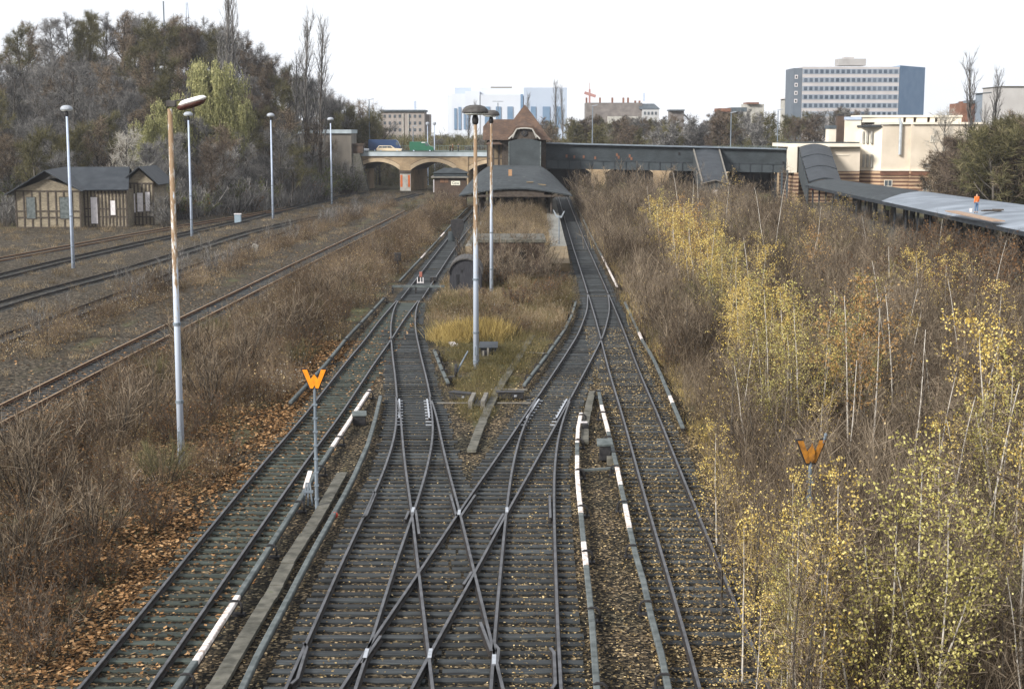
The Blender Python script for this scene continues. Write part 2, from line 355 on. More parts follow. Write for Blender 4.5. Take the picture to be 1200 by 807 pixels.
def rail_line(fn, off, y0, y1, step=1.0, z=0.2):
    ys = np.arange(y0, y1+step*0.5, step); out_ = []
    for y in ys:
        dx = fn(y+0.5)-fn(y-0.5); nn = math.hypot(1, dx)
        out_.append(Vector((fn(y)+off/nn, y-off*dx/nn, z)))
    return out_
def add_rail(parent, fn, off, y0, y1, mats=None, name='rail', step=1.0, z=0.2):
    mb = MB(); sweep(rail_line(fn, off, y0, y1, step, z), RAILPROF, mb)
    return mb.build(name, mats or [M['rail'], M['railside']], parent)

rs = random.Random(5)
def unit_sleeper():
    mb = MB(); x, y, z = 0.5, 0.125, 0.08; b = 0.012
    vs = []
    for sx in (-1,1):
        for (yy, zz) in ((-y,-z),(y,-z),(y,z-b),(y-b,z),(-y+b,z),(-y,z-b)): vs.append((sx*x, yy, zz))
    fs = [(0,1,2,3,4,5)[::-1], (6,7,8,9,10,11)]+[(i,(i+1)%6,(i+1)%6+6,i+6) for i in range(6)]
    mb.add(vs, fs); return mb
SLEEPER_MESH = {}
def sleeper_mesh(m):
    if m.name not in SLEEPER_MESH:
        o = unit_sleeper().build('sleeper', m); SLEEPER_MESH[m.name] = o.data; bpy.data.objects.remove(o)
    return SLEEPER_MESH[m.name]
def add_sleepers(parent, spans, m, top=0.05):
    """spans: list of (y, x0, x1, tilt); the nearest 100 are parts, the rest one stuff part"""
    spans = sorted(spans, key=lambda s: s[0]); org = ORG[parent.name]; me = sleeper_mesh(m)
    for (y, x0, x1, t) in spans[:100]:
        o = bpy.data.objects.new('sleeper', me); col.objects.link(o); o.parent = parent
        o.location = (((x0+x1)/2-org.x), y-org.y, top-0.08-org.z+rs.uniform(-.012,.008)); o.scale = (x1-x0, rs.uniform(.9,1.12), 1)
        o.rotation_euler = (0, 0, t+rs.uniform(-.02,.02))
    if len(spans) > 100:
        mb = MB()
        for (y, x0, x1, t) in spans[100:]:
            mb.obox(((x0+x1)/2, y, top-0.08+rs.uniform(-.01,.008)), (x1-x0, .25, .16), t)
        tag(mb.build('sleepers', m, parent), kind='stuff')
def simple_spans(fn, y0, y1, pitch=0.6, half=1.3):
    r = []; y = y0
    while y < y1:
        dx = fn(y+.5)-fn(y-.5); j = rs.uniform(-.08,.08)
        if rs.random() > 0.02: r.append((y, fn(y)-half+j, fn(y)+half+j, -math.atan(dx)))
        y += pitch+rs.uniform(-.03,.03)
    return r
def merged_spans(fns, y0, y1, pitch=0.6, half=1.3):
    r = []; y = y0; k = 0
    while y < y1:
        iv = sorted([[f[0](y)-half, f[0](y)+half] for f in fns if f[1] <= y <= f[2]])
        outl = []
        for a in iv:
            if outl and a[0] <= outl[-1][1]+0.12: outl[-1][1] = max(outl[-1][1], a[1])
            else: outl.append(a[:])
        for a in outl:
            if a[1]-a[0] > 5.0 and rs.random() < .6:
                m_ = (a[0]+a[1])/2+rs.uniform(-.5,.5); r.append((y, a[0], m_-.04, 0)); r.append((y, m_+.04, a[1], 0))
            else: r.append((y, a[0]+rs.uniform(-.1,.1), a[1]+rs.uniform(-.1,.1), 0))
        if k % 7 == 3 and False: pass
        y += pitch+rs.uniform(-.03,.03); k += 1
    return r
def track_thing(name, label, fn, y0, y1, mats=None, smat='sleeper', cat='railway track', group=None, sleepers=True, half=1.3, top=0.05, y0b=None, step=1.0):
    t = thing(name, label, cat, (fn((y0+y1)/2), y0, 0), group)
    for off in (-.75, .75): add_rail(t, fn, off, y0 if off < 0 or y0b is None else y0b, y1, mats, step=step)
    if sleepers: add_sleepers(t, simple_spans(fn, y0+.2, y1, half=half), M[smat], top)
    return t
fA, fB, fL1, fL2, fR1, fR2, fC, fD, fM, fN = [T[k][0] for k in ('A','B','L1','L2','R1','R2','C','D','M','N')]
yy = lambda v: P(600, v, 0.2).y
YS = yy(464)        # where the scissors starts
YR = yy(343); YLt = yy(348)
track_thing('railway_track', 'leaf-strewn old siding track on the left with green mossy sleepers beside the orange W sign', fA, 26, yy(352), smat='sleeper2')
track_thing('railway_track', 'short track running down from the left turnout to the scissors crossing', fB, YS-.3, yy(352))
track_thing('railway_track', 'track curving left from the right turnout past the grassy island', fC, YS-.3, yy(345))
track_thing('railway_track', 'outermost right track whose right rail disappears under yellow birch leaves', fD, 26, yy(345))
track_thing('railway_track', 'dark wet track along the right edge of the platform towards the bridge', fM, yy(344)+.3, 275)
track_thing('railway_track', 'track along the left edge of the platform beyond the fallen barrier beam', fN, yy(350)+.3, 235)
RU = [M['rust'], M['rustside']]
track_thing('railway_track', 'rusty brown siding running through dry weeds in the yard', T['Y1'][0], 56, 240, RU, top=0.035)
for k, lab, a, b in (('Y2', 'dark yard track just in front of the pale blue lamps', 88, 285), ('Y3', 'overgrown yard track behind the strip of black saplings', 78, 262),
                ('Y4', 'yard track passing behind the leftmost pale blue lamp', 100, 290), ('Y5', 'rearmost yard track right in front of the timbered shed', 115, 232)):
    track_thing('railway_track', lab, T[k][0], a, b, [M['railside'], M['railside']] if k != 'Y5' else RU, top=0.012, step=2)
track_thing('railway_track', 'half hidden track along the long canopy platform on the right', T['Z1'][0], 40, 275, [M['rail'], M['railside']], top=0.05, step=2)
track_thing('railway_track', 'track between the covered stair hut and the right hand platform', T['Z2'][0], 190, 275, [M['rail'], M['railside']], top=0.05, step=2)
# the scissors crossover
sc = thing('scissors_crossover', 'scissors crossover of four crossing routes filling the lower middle of the picture', 'track crossing', (-1.7, 40, 0))
for (k, y1_) in (('L1', YS), ('L2', YS-1), ('R1', YS), ('R2', YS-1)):
    for off in (-.75, .75): add_rail(sc, T[k][0], off, 26, y1_, z=0.2 if k[1] == '1' else 0.198)
add_sleepers(sc, merged_spans([(fL1,0,99),(fL2,0,99),(fR1,0,99),(fR2,0,99)], 26.5, YS, 0.56), M['sleeper'])
def short_rail(parent, u0, v0, u1, v1, name, mats, bend=0.12, hook=0.5):
    a, b = P(u0, v0, .2), P(u1, v1, .2); d = (b-a); L = d.length; d.normalize(); s = Vector((d.y,-d.x,0))
    hook = min(hook, L*.22); pts = [a+s*bend, a+d*hook, b-d*hook, b+s*bend]; mb = MB(); sweep(pts, RAILPROF, mb); return mb.build(name, mats, parent)
for (u0,v0,u1,v1,b) in ((441,575,428,606,.1),(346.5,800,361,752,-.1),(446,744,424,776,.0),(479,598,475,608,0),(487,597,491,625,0),
                      (528,579,535,604,0),(557,579,540,604,0),(575,626,590,601,0),(644,580,645,606,0),(563,728,576,762,0),(585,754,582,780,.1),(649,758,651,806,.08),(543,684,553,669,0)):
    short_rail(sc, u0, v0, u1, v1, 'check_rail', [M['rail'], M['railside']], b, .3)
def frog(u, v, hgt=.6):
    p = P(u, v, .2); m = MB(); m.obox((p.x, p.y, .205), (.09, hgt, .012)); m.build('frog_nose', M['bright'], sc)
for u, v in ((429,765),(504,765),(484,597),(538,600),(594,597),(579,772)): frog(u, v)
def blade(fn, off, y0, y1, par, sgn):
    mb = MB(); pts = [Vector((fn(y)+off+sgn*(0.02+0.11*min(1,(y1-y)/(y1-y0))*0), y, .199)) for y in np.linspace(y0, y1, 8)]
    # slide chairs beside the blade show as a ladder of bright studs
    for y in np.linspace(y0, y1-.2, 10):
        mb.obox((fn(y)+off+sgn*.16, y, .06), (.22, .10, .03))
    return mb.build('slide_chair', M['bright'], par)
def ladder(fn, off, y0, y1, sgn):
    for y in np.linspace(y0, y1, 9):
        mb = MB(); mb.obox((fn(y)+off+sgn*.15, y, .085), (.26, .10, .04)); mb.build('slide_chair', M['bright'], sc)
def blade2(fa, fb, off, y0, y1, name='switch_blade'):
    mb = MB(); sweep([Vector((fa(y)*(1-t)+fb(y)*t+off, y, .204)) for t, y in zip(np.linspace(1, .75, 8), np.linspace(y0, y1, 8))], RAILPROF, mb)
    return mb
for fa, offs in ((fL1, (-.75,.75)), (fR1, (-.75,.75))):
    for off in offs:
        sg = 1 if off < 0 else -1
        ladder(fa, off, YS-6.0, YS-.6, sg)
        mb = MB(); sweep([Vector((fa(y)+off+sg*.13*(1-abs(y-YS)*0), y, .192)) for y in np.linspace(YS-5, YS-.6, 6)], RAILPROF, mb)
        mb.build('switch_blade', [M['bright'], M['railside']], sc)

# ------------------------------------------------------------------ ground: one sheet with hill and cutting
def sstep(a, b, x): 
    t = np.clip((x-a)/(b-a), 0, 1); return t*t*(3-2*t)
_rn = np.random.RandomState(3)
_ph = _rn.uniform(0, 6.28, (14, 2)); _fr = _rn.uniform(0.15, 1.4, (14, 1))*np.stack([np.cos(_ph[:,0]), np.sin(_ph[:,0])], 1)
def lump(x, y):
    z = 0
    for i in range(14): z = z+np.sin(x*_fr[i,0]+y*_fr[i,1]+_ph[i,1])
    return z/14
def ridge(x): return np.interp(x, [-220,-150,-106,-96,-87,-78,-71,-64,-53,-46,-35,-28,-20], [12,15,18,19.5,25.5,22.5,21,21.5,16.5,10.5,4.5,1.5,0])
FX, FY = [-130,-105,-62,-46,-41,-38,-34.6,-32,-28], [188,190,195,199,213,227,249,290,320]
def hillz(x, y):
    foot = np.interp(x, FX, FY)
    return ridge(x)*sstep(0, 112, y-foot)*(1-.75*sstep(350, 440, y))
trackfns = [(T[k][0], a, b) for k, a, b in (('A',20,110),('L1',20,66),('R2',20,66),('R1',20,72),('C',60,115),('D',20,110),('M',100,290),('N',95,260),('B',60,105),('L2',20,66))]
yardfns = [(T[k][0], a, b) for k, a, b in (('Y1',50,245),('Y2',80,290),('Y3',70,262),('Y4',95,295),('Y5',110,240),('Z1',30,280),('Z2',180,280))]
def tvec(fn, ys): return np.array([fn(float(y)) for y in ys])
ALLY = np.arange(0, 400, 1.0)
TRK = [(tvec(f, ALLY), a, b) for f, a, b in trackfns]; YRD = [(tvec(f, ALLY), a, b) for f, a, b in yardfns]
def tdist(x, y, S):
    d = np.full(np.shape(x), 99.0)
    for xs, a, b in S:
        dd = np.abs(x-np.interp(y, ALLY, xs)); dd = np.where((y > a) & (y < b), dd, 99); d = np.minimum(d, dd)
    return d
def groundz(x, y):
    x = np.asarray(x, float); y = np.asarray(y, float)
    h = hillz(x, y)
    dt = np.minimum(tdist(x, y, TRK), tdist(x, y, YRD))
    flat = sstep(1.8, 4.0, dt)
    z = h + 0.22*lump(x, y)*flat*(1+h*0.3) + 0.12*flat
    back = 7.6*sstep(330, 372, y)
    z = np.maximum(z, back*sstep(-60, -30, x)*1.0) if True else z
    side = 5.0*sstep(66, 78, x)*sstep(180, 240, y)
    return np.maximum(z, side)
xs = np.unique(np.concatenate([np.array([-1500,-900,-500,-350,-260,-220]), np.arange(-200,-60,4), np.arange(-60,-14,1.5), np.arange(-14,12,.5), np.arange(12,46,1.2), np.arange(46,130,4), np.array([150,200,280,400,600,1000,1500])]))
ys_ = np.unique(np.concatenate([np.array([-300,-60,0,14]), np.arange(22,120,.6), np.arange(120,300,2), np.arange(300,440,4), np.array([460,520,600,750,950,1300,1700])]))
X, Y = np.meshgrid(xs, ys_); Z = groundz(X, Y)
nx, ny = len(xs), len(ys_)
me = bpy.data.meshes.new('ground'); me.vertices.add(nx*ny)
me.vertices.foreach_set('co', np.stack([X, Y, Z], -1).ravel())
ii = np.arange((nx-1)*(ny-1)); r0 = ii//(nx-1)*nx+ii%(nx-1)
fa = np.stack([r0, r0+1, r0+nx+1, r0+nx], 1).astype(np.int32)
me.loops.add(fa.size); me.polygons.add(len(fa)); me.loops.foreach_set('vertex_index', fa.ravel())
me.polygons.foreach_set('loop_start', np.arange(len(fa))*4); me.update(calc_edges=True)
me.polygons.foreach_set('use_smooth', [True]*len(fa))
ba = sstep(2.9, 1.5, tdist(X, Y, TRK)).ravel()
inn = ((X > -10.5) & (X < 5.2) & (Y < 66)).ravel(); 
mid = (((X > np.interp(Y, ALLY, TRK[2][0])) & (X < np.interp(Y, ALLY, TRK[5][0])) & (Y < 70))).ravel()
ba = np.maximum(ba, np.where(mid, .75, 0))
ya = np.maximum(sstep(3.6, 1.8, tdist(X, Y, YRD)), ((X < -20-(Y-60)*-.02) & (X > -62) & (Y > 60) & (Y < 300)).astype(float)*sstep(0,3,np.interp(Y,ALLY,YRD[0][0])-2-X)).ravel()
ya = np.where(hillz(X, Y).ravel() > .6, 0, ya)
lf = np.exp(-((X-(-10.5))/3.2)**2)*((Y < 75)*1.0)
for nme, arr in (('ballast', ba), ('yard', ya), ('litter', lf.ravel())):
    a = me.attributes.new(nme, 'FLOAT', 'POINT'); a.data.foreach_set('value', arr.astype(np.float32))
def ground_mat():
    m = bpy.data.materials.new('ground_soil'); n, b = nodes_of(m); b.inputs['Roughness'].default_value = 0.95; b.inputs['Specular IOR Level'].default_value = 0.15
    N = n.nodes.new; Lk = n.links.new
    g = N('ShaderNodeNewGeometry')
    def noise(s, d=6, ro=.6):
        t = N('ShaderNodeTexNoise'); t.inputs['Scale'].default_value = s; t.inputs['Detail'].default_value = d; t.inputs['Roughness'].default_value = ro; Lk(g.outputs['Position'], t.inputs['Vector']); return t
    def ramp(src, st):
        r = N('ShaderNodeValToRGB'); e = r.color_ramp.elements
        e[0].position = st[0][0]; e[0].color = (*st[0][1],1); e[1].position = st[-1][0]; e[1].color = (*st[-1][1],1)
        for p_, c in st[1:-1]: x = e.new(p_); x.color = (*c,1)
        Lk(src, r.inputs['Fac']); return r.outputs['Color']
    def vor(s):
        t = N('ShaderNodeTexVoronoi'); t.inputs['Scale'].default_value = s; Lk(g.outputs['Position'], t.inputs['Vector'])
        w_ = N('ShaderNodeTexWhiteNoise'); w_.noise_dimensions = '3D'; Lk(t.outputs['Position'], w_.inputs['Vector']); return t, w_
    n1 = noise(.35); n2 = noise(3.5, 8, .7); n3 = noise(14, 4, .7)
    v1, w1 = vor(14); v2, w2 = vor(8)
    earth = ramp(n2.outputs['Fac'], [(.3,(.015,.011,.008)),(.5,(.05,.037,.024)),(.7,(.13,.10,.062))])
    gr = ramp(n1.outputs['Fac'], [(.42,(0,0,0)),(.62,(1,1,1))])
    moss = ramp(n2.outputs['Fac'], [(.35,(.05,.055,.025)),(.65,(.13,.12,.06))])
    mix0 = N('ShaderNodeMix'); mix0.data_type = 'RGBA'; Lk(gr, mix0.inputs[0]); Lk(earth, mix0.inputs[6]); Lk(moss, mix0.inputs[7])
    yard = ramp(w2.outputs['Value'], [(0,(.015,.013,.01)),(.4,(.042,.035,.026)),(.8,(.085,.07,.052)),(1,(.20,.17,.13))])
    yn = ramp(n2.outputs['Fac'], [(.3,(.45,.42,.38)),(.55,(.95,.93,.88)),(.75,(1.5,1.4,1.2))])
    ym = N('ShaderNodeMix'); ym.data_type = 'RGBA'; ym.blend_type = 'MULTIPLY'; ym.inputs[0].default_value = 1; Lk(yard, ym.inputs[6]); Lk(yn, ym.inputs[7])
    bal = ramp(w1.outputs['Value'], [(0,(.006,.006,.006)),(.3,(.011,.010,.008)),(.62,(.052,.041,.027)),(.87,(.14,.108,.068)),(1,(.36,.28,.18))])
    bn = ramp(n1.outputs['Fac'], [(.35,(.45,.5,.5)),(.65,(1.15,1.08,1.0))])
    bm = N('ShaderNodeMix'); bm.data_type = 'RGBA'; bm.blend_type = 'MULTIPLY'; bm.inputs[0].default_value = 1; Lk(bal, bm.inputs[6]); Lk(bn, bm.inputs[7])
    def att(nm):
        a = N('ShaderNodeAttribute'); a.attribute_name = nm
        s = N('ShaderNodeMath'); s.operation = 'MULTIPLY_ADD'; Lk(n2.outputs['Fac'], s.inputs[0]); s.inputs[1].default_value = .9; s.inputs[2].default_value = -.45
        ad = N('ShaderNodeMath'); Lk(a.outputs['Fac'], ad.inputs[0]); Lk(s.outputs[0], ad.inputs[1])
        mr = N('ShaderNodeMapRange'); mr.inputs[1].default_value = .35; mr.inputs[2].default_value = .6; Lk(ad.outputs[0], mr.inputs[0]); return mr.outputs[0]
    a1 = N('ShaderNodeMix'); a1.data_type = 'RGBA'; Lk(att('yard'), a1.inputs[0]); Lk(mix0.outputs[2], a1.inputs[6]); Lk(ym.outputs[2], a1.inputs[7])
    a2 = N('ShaderNodeMix'); a2.data_type = 'RGBA'; Lk(att('ballast'), a2.inputs[0]); Lk(a1.outputs[2], a2.inputs[6]); Lk(bm.outputs[2], a2.inputs[7])
    Lk(a2.outputs[2], b.inputs['Base Color'])
    bp = N('ShaderNodeBump'); bp.inputs['Strength'].default_value = .8; bp.inputs['Distance'].default_value = .04
    sm = N('ShaderNodeMath'); sm.operation = 'ADD'; Lk(v1.outputs['Distance'], sm.inputs[0]); Lk(n3.outputs['Fac'], sm.inputs[1])
    Lk(sm.outputs[0], bp.inputs['Height']); Lk(bp.outputs[0], b.inputs['Normal'])
    return m
me.materials.append(ground_mat())
go = bpy.data.objects.new('ground', me); col.objects.link(go); tag(go, kind='structure')
# ------------------------------------------------------------------ covered conductor rails and cable troughs
def lens_pts(px, z): return [P(u, v, z) for u, v in px]
def resample(pts, step):
    pts = [Vector(p) for p in pts]; out_ = [pts[0].copy()]; acc = 0; 
    for a, b in zip(pts[:-1], pts[1:]):
        L = (b-a).length; d = (b-a)/L; t = step-acc
        while t <= L: out_.append(a+d*t); t += step
        acc = (L-(t-step))
    if (out_[-1]-pts[-1]).length > .1: out_.append(pts[-1].copy())
    return out_
def conductor(label, px, white=(), z=0.36, wd=0.15, ht=0.10, hook=-1, gap=5.0, brackets=True, name='conductor_rail'):
    """px: points down the photo; white: (v0, v1) spans of new white board; hook: side of the brackets"""
    pts = lens_pts(px, z); t = thing(name, label, 'conductor rail', (pts[0].x, pts[0].y, 0), 'covered conductor rails beside the tracks')
    brk = sorted(set([px[0][1]]+[v for w_ in white for v in w_]+[px[-1][1]]))
    def at(v):
        for (u0,v0),(u1,v1) in zip(px[:-1], px[1:]):
            if min(v0,v1)-1e-6 <= v <= max(v0,v1)+1e-6: return u0+(u1-u0)*(v-v0)/(v1-v0 if v1 != v0 else 1)
    prof = [(-wd/2,-ht),(wd/2,-ht),(wd/2,-.015),(wd/2-.02,0),(-wd/2+.02,0),(-wd/2,-.015)]
    for a, b in zip(brk[:-1], brk[1:]):
        seg = [(at(a), a)]+[(u, v) for u, v in px if a < v < b]+[(at(b), b)]
        isw = any(w0-1e-6 <= (a+b)/2 <= w1+1e-6 for w0, w1 in white)
        pp = lens_pts(seg, z); L = sum((q-p_).length for p_, q in zip(pp[:-1], pp[1:]))
        rp = resample(pp, max(.5, L/max(1, round(L/2.5))))
        # boards about 2.5 m long with a hairline joint between them
        mb = MB(); zz = 0
        for p_, q in zip(rp[:-1], rp[1:]):
            d = (q-p_); d.normalize(); e = rs.uniform(-.006,.006)
            sweep([p_+d*.012+Vector((0,0,e)), q-d*.012+Vector((0,0,e))], prof, mb, 0, 0, ())
        mb.build('cover_board', M['board_white'] if isw else M['board_grey'], t)
    rp = resample(pts, 1.0); mb = MB(); sweep([p+Vector((0,0,-ht-.01)) for p in rp], [(-.04,-.10),(.04,-.10),(.04,-.005),(-.04,-.005)], mb, 0, 0, ())
    mb.build('power_rail', M['railside'], t)
    rp = resample(pts, gap)
    if brackets:
        for i, p in enumerate(rp[:-1]):
            q = rp[i+1]; d = (q-p); d.z = 0; d.normalize(); s = Vector((d.y, -d.x, 0))*hook; c = p+d*.6
            mb = MB(); ln = .20
            mb.tube([c-s*(-wd/2-.0)+Vector((0,0,.0))-s*wd, c+Vector((0,0,.035)), c+s*(wd/2+.05)+Vector((0,0,.03)), c+s*ln+Vector((0,0,-.03)), c+s*(ln+.03)+Vector((0,0,-.18)), c+s*(ln)+Vector((0,0,-.34))], .034, 6)
            mb.obox(c+s*.14+Vector((0,0,-.31)), (.30,.20,.06), math.atan2(d.x*-1, d.y))
            mb.build('bracket', M['black'], t)
    return t
conductor('conductor rail with white top boards ending by the black box near the left W sign',
          [(433,456),(389,522.6),(366,558),(350.4,585),(318.7,634),(288.5,682),(278.5,696.4),(228.4,773),(200,812)], [(456,522.6),(696.4,773)], hook=-1)
conductor('long grey boarded conductor rail curving between the concrete cable trough and the scissors crossing',
          [(446,463),(439.4,491),(429.7,524),(422.3,539),(411.8,563.5),(390,602),(363.8,649),(329,714.6),(300,769),(276,820)], hook=-1, brackets=False, z=.30)
conductor('conductor rail with three white boards right beside the right lane of the scissors crossing',
          [(681,483),(677,502.5),(676.4,520),(676.4,559),(682,610),(683.9,633.7),(687,661),(693,714.6),(697.6,778),(700.5,815)], [(483,518),(533,600),(633.7,661)], hook=-1)
conductor('conductor rail with white boards passing the black feeder box left of the outer right track',
          [(701.7,456),(704,470),(713,505),(723,545),(727.4,567),(732.7,590),(738,617.4),(744.3,645),(754.8,680.6),(763,718.6),(773,754.7),(785,812)], [(474,505),(545,567),(590,617.4)], hook=1)
conductor('grey conductor rail with one short white board right of the outer right track',
          [(732.3,353.5),(746.4,383),(752.3,396.7),(765,417.5),(775.3,440),(782.8,458),(787.2,468),(800,499)], [(389,396.7),(463,471)], hook=-1, brackets=False)
conductor('thin conductor rail beside the dark platform track with a white board at its near end',
          [(676.9,243.4),(691.3,272.4),(705.8,300),(716.7,322),(723.3,335)], [(300,335)], brackets=False)
conductor('grey conductor rail in the weeds left of the left turnout',
          [(450.6,347.6),(429.7,370),(409.7,390.7),(381.7,425),(340,470)], hook=-1, gap=7)
conductor('far conductor rail with two short white boards left of the platform track',
          [(548,243),(531.4,259.7),(517.5,275.6),(495,300),(468.4,328)], [(272,277),(296,302)], brackets=False)
conductor('curved grey conductor rail on the right side of the grassy island',
          [(675,352),(670.6,367),(661.6,386),(640,416),(614,450)], hook=1, gap=3.5)
conductor('short grey board on trestles at the left edge of the grassy island', [(509,409),(517,430),(525,447)], hook=-1, gap=2.2)
def trough(label, px, wd=0.36, z=0.17, unit=1.0, m='concrete'):
    pts = resample(lens_pts(px, z), unit); t = thing('cable_trough', label, 'cable trough', (pts[0].x, pts[0].y, 0), 'concrete cable troughs')
    for p, q in zip(pts[:-1], pts[1:]):
        d = (q-p).normalized(); mb = MB(); e = rs.uniform(-.012,.012); s = rs.uniform(-.015,.015)
        mb.beam(p+d*.012+Vector((s,0,e-.05)), q-d*.012+Vector((s,0,e-.05+rs.uniform(-.01,.01))), wd, .11); mb.build('cover_slab', M[m], t)
trough('mossy concrete cable trough between the left conductor rail and the long curved grey one', [(400.6,553),(375,600),(340,654),(320,692),(290,742),(246,815)])
trough('pale concrete cable trough crossing the grassy island diagonally', [(624,392),(608,418),(588,448),(580,462),(564,496),(552,527)], .34)
trough('short grey plank trough beside the white boarded conductor rail', [(694,458),(686,494),(685,517)], .3, .2)
trough('half buried concrete trough in the weeds below the rusty siding', [(0,541),(40,520),(66,502),(120,478)], .7, .16, 1.5)

# ------------------------------------------------------------------ lamps
def lamp(label, ub, vb, vt, m, rad=0.11, cap=0.62, capm='lamp_cap', group='mushroom headed yard lamps', lean=0):
    b = P(ub, vb, 0); D = b.y; top = CAMZ-(vt-VH)*D/FPX*1.0
    tp = Wp(ub, vt, D).z; t = thing('yard_lamp', label, 'lamp post', tuple(b), group)
    mb = MB(); mb.tube([b+Vector((0,0,-.1)), b+Vector((lean*.5,0,tp*.5)), b+Vector((lean,0,tp-.95))], [rad*1.25, rad, rad*.7], 12); mb.build('pole', M[m], t, smooth=True)
    mb = MB()
    for zz in (.45, 1.9, 4.6): mb.tube([(b.x,b.y,zz),(b.x,b.y,zz+.09)], rad*1.36, 12)
    mb.build('band', M['pole_dark'], t); mb = MB(); mb.box(b.x-.06,b.x+.06,b.y-rad*1.36,b.y-rad*1.1,.8,1.25); mb.build('access_door', M['pole_dark'], t)
    c = b+Vector((lean,0,0))
    mb = MB(); mb.lathe([(.07,tp-.98),(.15,tp-.9),(.17,tp-.7),(.12,tp-.52),(.10,tp-.42)], (c.x,c.y,0), 12); mb.build('neck', M['black'], t, smooth=True)
    mb = MB(); mb.lathe([(cap*.72,tp-.36),(cap*.9,tp-.44),(cap*.5,tp-.50),(.1,tp-.50)], (c.x,c.y,0), 20); mb.build('diffuser', M['glass_pale'], t, smooth=True)
    mb = MB(); mb.lathe([(cap*.98,tp-.40),(cap,tp-.36),(cap*.94,tp-.22),(cap*.72,tp-.08),(cap*.4,tp-.01),(.02,tp)], (c.x,c.y,0), 24); mb.build('cap', M[capm], t, smooth=True)
    return t
lamp('tall rusty streaked lamp post with a dark mushroom cap in front of the grassy island', 558, 434, 123, 'pole_rust', .12, .66)
lamp('second rusty lamp post just behind the tallest one, its cap lower and smaller', 576, 346, 129, 'pole_rust2', .11, .62)
for u, v, vt, lab in ((86,315,123.5,'pale blue lamp post in front of the timbered shed'), (225,277,131,'pale blue lamp post next to the rusty lamp with the long head'),
                      (320,257,132.5,'pale blue lamp post in the yard between the grey cabinet and the pollard trees'), (389,240,137.5,'rightmost pale blue yard lamp, in front of the flat stone building')):
    lamp(lab, u, v, vt, 'pole_blue', .13, .54, 'lamp_cap_pale')
# rusty post with the long bright head
b = P(213, 549, 0); tp = Wp(207, 119, b.y)
t = thing('street_lamp', 'rusty lamp post with a long white horizontal head, nearest on the left', 'lamp post', tuple(b))
lx = tp.x-b.x
mb = MB(); mb.tube([b+Vector((0,0,-.1)), b+Vector((0,0,5)), Vector((b.x, b.y, tp.z-.25))], [.13,.11,.085], 12); mb.build('pole', M['pole_rust'], t, smooth=True)
mb = MB()
for zz in (.5, 2.4, 5.2): mb.tube([(b.x,b.y,zz),(b.x,b.y,zz+.10)], .145, 12)
mb.build('band', M['pole_dark'], t); mb = MB(); mb.box(b.x-.07,b.x+.07,b.y-.16,b.y-.12,.9,1.4); mb.build('access_door', M['pole_dark'], t)
hx, hz = b.x, tp.z-.12
mb = MB(); mb.obox((hx+.06, b.y, hz+.04), (.32,.2,.22)); mb.beam((hx+.1,b.y,hz+.12), (hx+.75,b.y+.05,hz+.24), .05, .05); mb.build('bracket', M['lamp_cap'], t, bevel=.02)
def capsule(x0, x1, y, z0, z1, w, h, mi=0, bot=0.0, top=1.0):
    mb = MB(); vs, fs = [], []; n = 14; K = 9
    for i in range(K+1):
        s = i/K; k = math.sqrt(max(0, 1-abs(2*s-1)**4)); cx = x0+(x1-x0)*s; cz = z0+(z1-z0)*s
        for j in range(n):
            a = 2*math.pi*j/n; vs.append((cx, y+math.cos(a)*w*k, cz+math.sin(a)*h*k*(top if math.sin(a) > 0 else bot)))
    for i in range(K):
        for j in range(n): fs.append((i*n+j, i*n+(j+1)%n, (i+1)*n+(j+1)%n, (i+1)*n+j))
    return mb.add(vs, fs)
capsule(hx+.22, hx+1.28, b.y, hz-.10, hz+.20, .20, .16, bot=1.0, top=.5).build('housing', mat('red_brown_housing', (.07,.025,.02), (.10,.05,.04), 5, .4), t, smooth=True)
capsule(hx+.30, hx+1.30, b.y-.04, hz+.00, hz+.27, .19, .12, bot=.8, top=1.0).build('diffuser', mat('white_lamp_shell', (.86,.84,.78), (.8,.78,.74), 3, .35), t, smooth=True)

